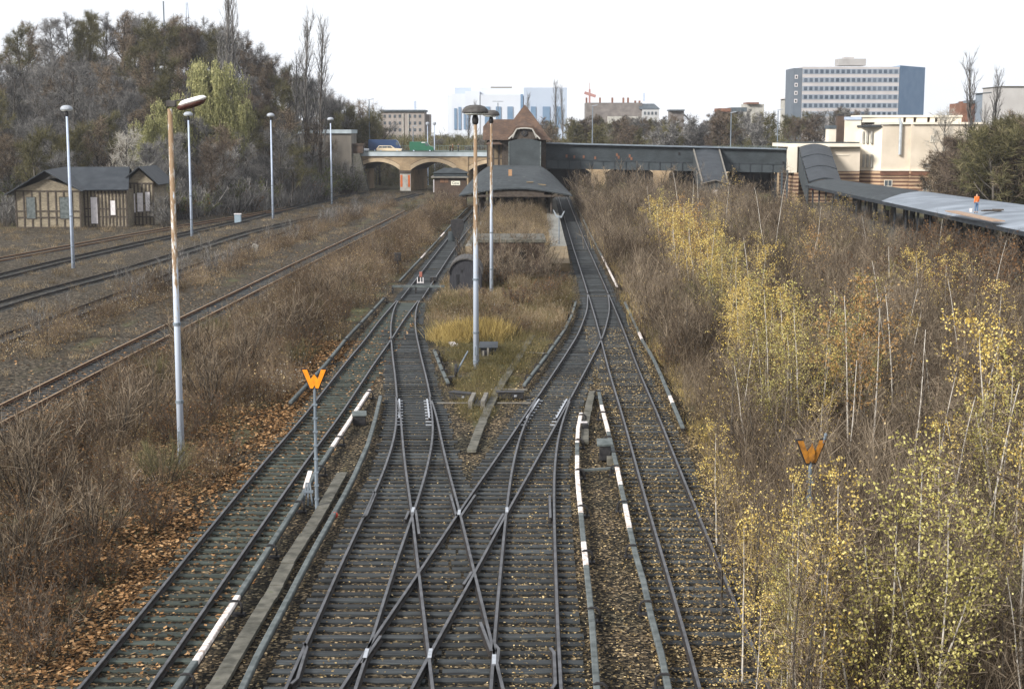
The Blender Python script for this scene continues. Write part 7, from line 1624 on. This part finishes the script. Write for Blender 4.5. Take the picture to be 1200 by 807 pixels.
# sapling thickets: many stemmed shrubs of the right field
sb = Kind([shrub(91,3.4,3.0,22,'twig_purple',None,0,'sapling_shrub',tw=.012,fill=9), shrub(92,3.0,3.2,20,'twig_purple','yellow',420,'sapling_shrub',tw=.014,lsize=.07,fill=9), shrub(93,2.6,3.4,22,'twig_red','russet',420,'sapling_shrub',tw=.013,lsize=.08,fill=8), shrub(94,3.6,2.8,20,'twig_olive','green_yellow',420,'sapling_shrub',tw=.014,lsize=.07,fill=9)], 'sapling shrubs of the overgrown right side')
SN = ['leafless purple-brown sapling shrub on the overgrown right side', 'sapling shrub with a few yellow leaves on the overgrown right side', 'russet leaved sapling shrub on the overgrown right side', 'olive sapling with green-yellow leaves on the right side']
cnt = 0
while cnt < 290:
    y = 26+rr.random()**1.1*185; x0_ = fD(min(y,100))+3.2+(1.6 if y > 60 else 0) if y < 110 else fM(y)+4.5; x1_ = min((1240-600)*y/FPX, np.interp(y,[20,120,230],[31,33,37]))
    if x1_ < x0_: continue
    x = rr.uniform(x0_, x1_); u = 600+x*FPX/y; rus = 1.0 if u > 1000 and y > 60 else .15
    if y > 85 and abs(x-T['Z1'][0](y)) < 3.4: continue
    gold = math.exp(-((u-870)/130)**2)*(1.6 if 45 < y < 150 else .5); w3 = rr.choices(range(4), [3.2,.6+2.2*gold,3*rus,.5+1.2*gold])[0]
    sb.put(x, y, SN[w3], rr.uniform(.6,1.05)*(1.0 if y > 45 else .8), which=w3); cnt += 1
# russet shrubs before the canopy
rb = Kind([shrub(95,4.0,5.0,26,'twig_red','russet',1100,'russet_bush',tw=.022,lsize=.14,fill=8)], 'russet bushes in front of the long canopy')
for (u,v,s) in ((1068,300,.8),(1090,302,.9),(1110,310,1.0),(1135,316,1.0),(1160,326,1.05),(1185,338,1.0),(1100,345,1.0),(1150,365,1.1),(1190,378,1.2),(1060,340,.9),(1075,372,1.0),(1120,390,1.0),(1030,360,.9)): p = P(u, v); rb.put(p.x, p.y, 'russet leaved bush in front of the long canopy', s*rr.uniform(.9,1.1))
# bushes round the island, platform end and along the platform track
gb = Kind([shrub(96,3.0,3.4,26,'twig_purple',None,0,'tangled_bush',tw=.018,fill=9), shrub(97,2.2,3.0,24,'twig_olive',None,0,'tangled_bush',tw=.018,fill=9), shrub(98,1.6,2.6,22,'twig_red','russet',300,'brown_bush',tw=.016,lsize=.09,fill=8)], 'bushes round the platform and tracks')
def bush(u, v, w3, s, lab): p = P(u, v, 0); gb.put(p.x, p.y, lab, s, which=w3)
GL = ['grey tangled bush on the platform before the old canopy', 'olive tangled bush beside the platform track', 'brown leafy bush on the grassy island below the brick store']
for (u, y, s) in ((585,186,1.3),(600,188,1.35),(615,187,1.25),(572,182,1.0),(590,176,1.0),(607,174,.9),(625,178,.9),(560,168,.8),(575,163,.75),(600,160,.8),(620,158,.75),(640,162,.6),(590,150,.75),(612,148,.7),(565,150,.7),(632,146,.6)):
    gb.put((u-600)*y/FPX, y, GL[0], s*(.55 if y > 174 else .75), which=0, z=1.1)
for (u,v,s) in ((625,350,.9),(640,345,.8),(600,355,.8),(612,362,.9),(590,372,.7),(575,378,.6),(650,335,.8),(565,352,.7),(605,392,.6),(548,356,.6),(585,338,1.1)): bush(u,v,2,s,GL[2])
for (u,v,w3,s) in ((705,262,0,1.0),(720,270,0,1.3),(735,282,1,1.3),(728,300,0,1.0),(745,300,1,1.3),(760,310,0,1.3),(742,325,1,.9),(765,335,0,1.1),(780,330,1,1.2),(712,250,1,1.4),(730,248,0,1.5),(750,262,0,1.5),(770,280,0,1.4),(775,360,0,1.0),(800,370,1,1.2),(760,385,2,.9),(785,400,0,.9),(790,430,2,1.0),(775,410,1,.7),(810,430,0,1.0),(700,238,1,1.3),(755,245,1,1.6),(780,252,0,1.5)):
    bush(u,v,w3,s,'grey bush' if 0 else ('grey tangled bush in the belt right of the dark platform track', 'olive bush in the belt right of the dark platform track', 'brown leafy bush right of the grey conductor rail')[w3])
for (u,v,w3,s) in ((500,262,0,.9),(520,255,1,1.0),(485,270,1,.9),(530,246,0,1.1),(470,285,0,.9),(455,295,1,.8),(505,246,0,1.1),(480,250,1,.9),(440,310,0,.9),(425,330,1,.8),(400,345,0,.9),(380,365,0,1.0),(360,380,1,.9),(415,352,1,.7),(395,380,2,.8),(340,400,0,1.0),(330,425,2,.9),(305,420,0,1.0),(280,450,0,1.0),(350,430,1,.7),(300,470,2,.9),(250,480,0,1.0),(230,440,0,1.1),(210,520,2,1.0),(170,500,0,1.0),(130,530,0,1.1),(90,560,2,1.0),(40,600,0,1.0),(150,600,2,.8),(60,660,2,.9),(10,690,0,.9),(110,640,0,.8),(15,560,0,1.0),(190,570,1,.8),(250,400,1,.8),(20,750,2,.9),(75,730,2,.8),(190,460,1,.9),(60,590,2,.9),(120,585,2,.8),(30,640,2,1.0),(85,690,2,.9),(20,700,2,.9),(130,680,2,.7),(180,620,2,.8),(45,770,2,.9),(260,540,2,.8),(240,500,2,.9),(290,440,2,.9),(320,450,2,.8),(360,410,2,.9),(400,370,2,.8),(430,345,2,.8),(150,470,2,1.0),(100,520,2,1.0),(60,540,2,1.1)):
    bush(u,v,w3,s*.95,('grey bare bush in the weeds left of the tracks','olive bare bush in the weeds left of the tracks','brown leafy bush in the weeds left of the tracks')[w3])
for (u,y,w3,s) in ((690,232,0,1.7),(705,225,1,1.8),(722,230,0,1.9),(740,222,1,1.7),(757,228,0,1.8),(775,220,0,1.7),(792,214,1,1.7),(700,205,0,1.5),(718,198,1,1.6),(738,200,0,1.6),(757,195,0,1.5),(728,178,1,1.5),(748,172,0,1.5),(768,180,1,1.5),(790,190,0,1.4),(880,215,1,1.2),(865,222,0,1.3),(745,150,0,1.4),(765,155,1,1.4)):
    gb.put((u-600)*y/FPX, y, 'large grey bush in front of the footbridge left of the stair hut', s*(1.22 if y > 210 else 1.05), which=w3)
for (u,y,s) in ((570,117,1.15),(585,116,1.25),(598,117,1.1),(628,117,.85),(592,113,.9),(612,115,1.0),(562,116,1.0),(576,121,1.3),(590,122,1.35),(604,122,1.3),(618,122,1.25),(632,122,1.1),(645,119,.9),(556,122,1.2)): gb.put((u-600)*y/FPX, y, ('tangled grey bush in front of the brick store, left end' if u < 572 else 'tangled grey bush in front of the brick store, middle' if u < 605 else 'tangled grey bush in front of the brick store, right end') if y < 118 else ('tangled bush sprawling over the brick store, left end' if u < 585 else 'tangled bush sprawling over the brick store, middle' if u < 612 else 'tangled bush sprawling over the brick store, right end'), s*(.8 if y < 118 else .95), which=0)
# black slender saplings of the yard
ys_p = Kind([shrub(99,2.4,1.6,10,'twig',None,0,'yard_sapling',tw=.02,fill=3)], 'black saplings between the yard tracks')
for k in range(60):
    y = rr.uniform(84,235); x = T['Y3'][0](y)+rr.uniform(1.2,3.4)+(0 if rr.random() < .75 else rr.uniform(-4,-1)); ys_p.put(x, y, 'thin dark sapling between the overgrown yard track and rusty siding', rr.uniform(.6,1.1))
for K in (hill, willows, poplars, ed, bt, rt, dead, bi, sb, rb, gb, ys_p): K.clean()
finish_labels()

# ------------------------------------------------------------------ ground cover nobody could count
def clump(seed, n, h, rad, w_, mats_n, side=3, lean=.25, leafn=0, lsz=.07, seedn=0):
    rng = np.random.default_rng(seed); nm = NM(); b = np.stack([rng.normal(size=n)*rad*.5, rng.normal(size=n)*rad*.5, np.full(n,-.03)], 1)
    d = np.stack([rng.normal(size=n)*lean, rng.normal(size=n)*lean, np.ones(n)], 1); L = h*rng.uniform(.45,1.1,(n,1)); m_ = b+d*L*.55; t_ = m_+(d+rng.normal(size=(n,3))*.15)*L*.45
    ribbons(nm, b, m_, w_, w_*.8, rng); ribbons(nm, m_, t_, w_*.8, w_*.4, rng)
    if side:
        ix = rng.integers(0,n,n*side); k = rng.uniform(.35,1,(n*side,1)); p = b[ix]+(t_[ix]-b[ix])*k; dd = (t_-b)[ix]*.0+rng.normal(size=(n*side,3))*.5; dd[:,2] = np.abs(dd[:,2])+.35; ribbons(nm, p, p+dd*h*.22, w_*.6, w_*.4, rng)
    if leafn: ix = rng.integers(0,n,leafn); leaves(nm, b[ix]+(t_[ix]-b[ix])*rng.random((leafn,1))+rng.normal(size=(leafn,3))*.06, lsz, rng, 1)
    if seedn: ix = rng.integers(0,n,seedn); leaves(nm, t_[ix]+rng.normal(size=(seedn,3))*.05, lsz*.8, rng, 2)
    return nm.arrays()
def scatter(name, templates, pts, mats, scales, rng, zs=None):
    """tile clump templates over points into one mesh"""
    Vs, Fs, Rs, Ms = [], [], [], []; n0 = 0; pts = np.asarray(pts); which = rng.integers(0, len(templates), len(pts)); z = groundz(pts[:,0], pts[:,1]) if zs is None else zs
    for k, (V, F, Rn, Mi) in enumerate(templates):
        sel = np.where(which == k)[0]
        if len(sel) == 0: continue
        a = rng.random(len(sel))*6.283; s = scales[sel]*np.clip(1+.9*lump(pts[sel,0]*.9, pts[sel,1]*.6+5), .45, 1.5); ca, sa = np.cos(a)*s, np.sin(a)*s
        X = V[None,:,0]*ca[:,None]-V[None,:,1]*sa[:,None]+pts[sel,0][:,None]; Y = V[None,:,0]*sa[:,None]+V[None,:,1]*ca[:,None]+pts[sel,1][:,None]; Z = V[None,:,2]*s[:,None]+z[sel][:,None]
        Vs.append(np.stack([X,Y,Z],-1).reshape(-1,3)); Fs.append((F[None]+(np.arange(len(sel))*len(V))[:,None,None]).reshape(-1,4)+n0); n0 += len(V)*len(sel)
        tone = lump(pts[sel,0]*1.1+9, pts[sel,1]*.55)[:,None]*.75; Rs.append(np.clip(np.tile(Rn,(len(sel),1))*.75+rng.random((len(sel),1))*.3+tone,0,1).ravel()); Ms.append(np.tile(Mi,len(sel)))
    o = np_obj(name, np.concatenate(Vs), np.concatenate(Fs), np.concatenate(Rs), np.concatenate(Ms), mats); tag(o, kind='stuff'); return o
rng = np.random.default_rng(77)
def pix_ok(x, y, u0=-60, u1=1260): u = 600+x*FPX/y; return (u > u0) & (u < u1)
def nearT(x, y): return tdist(x, y, TRK)
def rand_pts(n, x0, x1, y0, y1, cond, powy=1.0):
    out_ = []; tot = 0
    while tot < n:
        m_ = n*3; y = y0+(y1-y0)*rng.random(m_)**powy; x = rng.uniform(x0, x1, m_); k = cond(x, y) & pix_ok(x, y); out_.append(np.stack([x[k], y[k]], 1)); tot += k.sum()
        if k.sum() == 0: break
    return np.concatenate(out_)[:n]
Ai = lambda y, k: np.interp(y, ALLY, k)
xA, xC_, xD_, xM_, xN_, xY1 = TRK[0][0], TRK[5][0], TRK[6-0][0], None, None, YRD[0][0]
xD_ = tvec(fD, ALLY); xM_ = tvec(fM, ALLY); xN_ = tvec(fN, ALLY); xB_ = tvec(fB, ALLY); xA = tvec(fA, ALLY); xC_ = tvec(fC, ALLY); xL_ = tvec(fL1, ALLY); xR_ = tvec(fR1, ALLY)
def leftline(y): return np.where(y < 100, Ai(y, xA), Ai(y, xN_))
weedT = [clump(s, n_, h_, .8, .0115, 0, sd_, ln_, lf_, .07, se_) for s, n_, h_, sd_, ln_, lf_, se_ in ((200,34,1.15,5,.22,16,6),(201,7,2.1,9,.12,6,0),(202,26,.5,3,.6,60,0),(203,38,.9,4,.4,10,14),(204,10,1.7,8,.25,34,2),(205,22,.7,3,.7,30,20),(206,5,2.4,12,.1,3,0),(207,30,1.3,5,.3,40,0))]; weedM = [V_['weedbrown'], V_['litter_tan'], V_['seed']]
strip_c = lambda x, y: (x < leftline(y)-2.2-1.2*(np.sin(y*.35)+1)*.6) & (x > Ai(y, xY1)+2.2+1.0*np.sin(y*.5)) & (y > 24)
pts = rand_pts(3600, -40, -5, 26, 230, strip_c, 1.35)
scatter('dry_weeds', weedT, pts, weedM, rng.uniform(.5,1.15,len(pts))*np.interp(pts[:,1],[26,60,120],[.42,.85,1.15])*np.interp(pts[:,0]-Ai(pts[:,1],xY1),[1,5],[.5,1]), rng)
weedT2 = [clump(s, n_, h_, .9, .017, 0, sd_, .2, l_, .065, 0) for s, n_, h_, sd_, l_ in ((210,30,2.0,6,6),(211,8,2.8,14,20),(212,26,1.5,6,55),(213,10,2.6,12,3),(214,36,1.2,4,10),(215,6,3.0,16,30),(216,24,2.2,6,0),(217,14,2.0,9,24))]
right_c = lambda x, y: ~((np.abs(x-Ai(y,YRD[5][0])) < 2.4) & (y > 60)) & ~((np.abs(x-Ai(y,YRD[6][0])) < 1.8) & (y > 190)) & (x > np.where(y < 105, Ai(y, xD_), Ai(y, xM_))+2.2) & (x < np.interp(y,[20,120,230],[32,34,38])) & (lump(x*2,y*2) > -.55)
pts = rand_pts(7000, 5, 40, 26, 232, right_c, 1.25)
scatter('brushwood', weedT2, pts, [V_['twig_purple'], V_['litter_tan'], V_['seed']], rng.uniform(.5,1.15,len(pts))*np.interp(pts[:,1],[30,90,160],[.9,1.15,1.35]), rng)
# hillside undergrowth
underT = [clump(s, 26, 2.0, 1.4, .05, 0, 4, .35, 6, .2, 0) for s in range(220,224)]
pts = rand_pts(4200, -128, -34, 190, 400, lambda x, y: (y > np.interp(x,FX,FY)-2) & (hillz(x,y) > -1) & ~((x > -46) & (y > 292)) & (y < np.interp(x,FX,FY)+120), 1)
scatter('hill_undergrowth', underT, pts, [V_['twig'], V_['russet'], V_['seed']], rng.uniform(.7,1.5,len(pts)), rng)
pts = rand_pts(1500, -45, 75, 318, 420, lambda x, y: (y > 322), 1); scatter('far_undergrowth', underT, pts, [V_['twig_olive'], V_['litter_tan'], V_['seed']], rng.uniform(.8,1.6,len(pts)), rng)
# grass: island, verge, yard edges
grassT = [clump(s, 40, .45, .5, .014, 0, 0, .5, 8, .05, 0) for s in range(230,235)]
isl = lambda x, y: (x > np.where(y > 96, Ai(y, xN_), Ai(y, xB_))+1.9) & (x < Ai(y, xC_)-2.0) & (y > 60) & (y < 119)
pts = rand_pts(1300, -6, 8, 60, 119, isl, 1); scatter('island_grass', grassT, pts, [V_['grass'], V_['litter_tan'], V_['seed']], rng.uniform(.5,1.3,len(pts)), rng)
brT = [clump(s, 30, .8, .6, .014, 0, 4, .3, 20, .06, 3) for s in range(236,240)]
pts = rand_pts(420, -6, 8, 84, 119, isl, 1); scatter('island_weeds', brT, pts, [V_['weed'], V_['russet'], V_['seed']], rng.uniform(.6,1.2,len(pts)), rng)
yg = [clump(s, 70, .95, .6, .02, 0, 0, .35) for s in range(241,244)]
c_ = P(552, 399); pts = np.stack([c_.x+rng.normal(size=220)*.85, c_.y+rng.normal(size=220)*.8], 1); scatter('yellow_grass', yg, pts, [V_['straw']], rng.uniform(.7,1.2,220), rng)
verge = lambda x, y: ((x > Ai(y,xD_)+2.0) & (x < Ai(y,xD_)+4.5) & (y < 110)) | ((x > Ai(y,xM_)+2.3) & (x < Ai(y,xM_)+6) & (y >= 100))
pts = rand_pts(1100, 4, 14, 30, 200, verge, 1); scatter('verge_grass', grassT+brT, pts, [V_['straw'], V_['litter_tan'], V_['seed']], rng.uniform(.5,1.3,len(pts)), rng)
yardc = lambda x, y: (tdist(x,y,YRD) > 1.2) & (x < Ai(y,xY1)-1.5) & (x > np.interp(y,[60,190,300],[-30,-75,-50])) & (hillz(x,y) < .3)
pts = rand_pts(1100, -80, -15, 70, 285, yardc, 1); scatter('yard_weeds', grassT, pts, [V_['weed'], V_['litter_tan'], V_['seed']], rng.uniform(.5,1.3,len(pts)), rng)
strip3 = lambda x, y: (np.abs(x-(Ai(y,YRD[2][0])+2.6)) < 1.6)
pts = rand_pts(900, -45, -15, 76, 240, strip3, 1); scatter('yard_strip_weeds', weedT, pts, weedM, rng.uniform(.5,1.1,len(pts)), rng)
pts = rand_pts(700, -8, 8, 140, 194, lambda x, y: (x > Ai(y,xN_)+2.6) & (x < Ai(y,xM_)-3.4), 1); scatter('platform_weeds', weedT, pts, [V_['weed'], V_['litter_tan'], V_['seed']], rng.uniform(.5,1.0,len(pts)), rng, np.full(len(pts), 1.15))
# fallen leaves
def litter(name, n, x0, x1, y0, y1, cond, m, size, powy=1.0, lift=.0):
    p = rand_pts(n, x0, x1, y0, y1, cond, powy); z = groundz(p[:,0], p[:,1])+.015+rng.random(len(p))*.03+lift; nm = NM(); leaves(nm, np.stack([p[:,0],p[:,1],z],1), rng.uniform(.4,1.6,len(p))**1.2*size, rng, 0, None, .9); o = nm.build(name, m); tag(o, kind='stuff'); return o
litter('fallen_leaves', 62000, -22, -6.6, 26, 84, lambda x, y: (x < Ai(y,xA)-.8) & (rng.random(len(x)) < (np.exp(-((x-(Ai(y,xA)-2.6))/5.0)**2)+.15)*np.clip(.75+1.6*lump(x*2.2,y*1.3),.12,1)), V_['litter_orange'], .10, 1.2)
litter('leaves_on_siding', 5200, -12, 2, 26, 98, lambda x, y: np.abs(x-Ai(y,xA)) < 1.5, V_['litter_orange'], .085, 1.1, .03)
litter('birch_leaf_litter', 60000, 3.0, 26, 26, 90, lambda x, y: (x > Ai(y,xD_)-1.6) & (rng.random(len(x)) < np.exp(-((x-Ai(y,xD_))/5)**2)+.15), V_['litter_tan'], .052, 1.3, .02)
litter('scattered_leaves', 20000, -6.5, 5, 26, 72, lambda x, y: rng.random(len(x)) < .25+.9*(x > 0), V_['litter_tan'], .042, 1.2, .02)
litter('yard_leaves', 9000, -40, -8, 60, 180, lambda x, y: (x > Ai(y,YRD[2][0])+1.0) & (x < Ai(y,xN_)-2), V_['litter_orange'], .10, 1.2)
litter('island_leaves', 5000, -6, 8, 60, 119, isl, V_['litter_tan'], .08)

# ------------------------------------------------------------------ autumn haze
mb = MB(); mb.box(-1600, 1600, -340, 1800, -2, 90); hz = mb.build('haze', bpy.data.materials.new('haze_air')); tag(hz, kind='stuff')
m = hz.data.materials[0]; m.use_nodes = True; n = m.node_tree; n.nodes.clear(); o = n.nodes.new('ShaderNodeOutputMaterial'); v = n.nodes.new('ShaderNodeVolumePrincipled')
v.inputs['Density'].default_value = HAZE; v.inputs['Color'].default_value = (.93,.95,1,1); v.inputs['Anisotropy'].default_value = .2; n.links.new(v.outputs[0], o.inputs['Volume'])
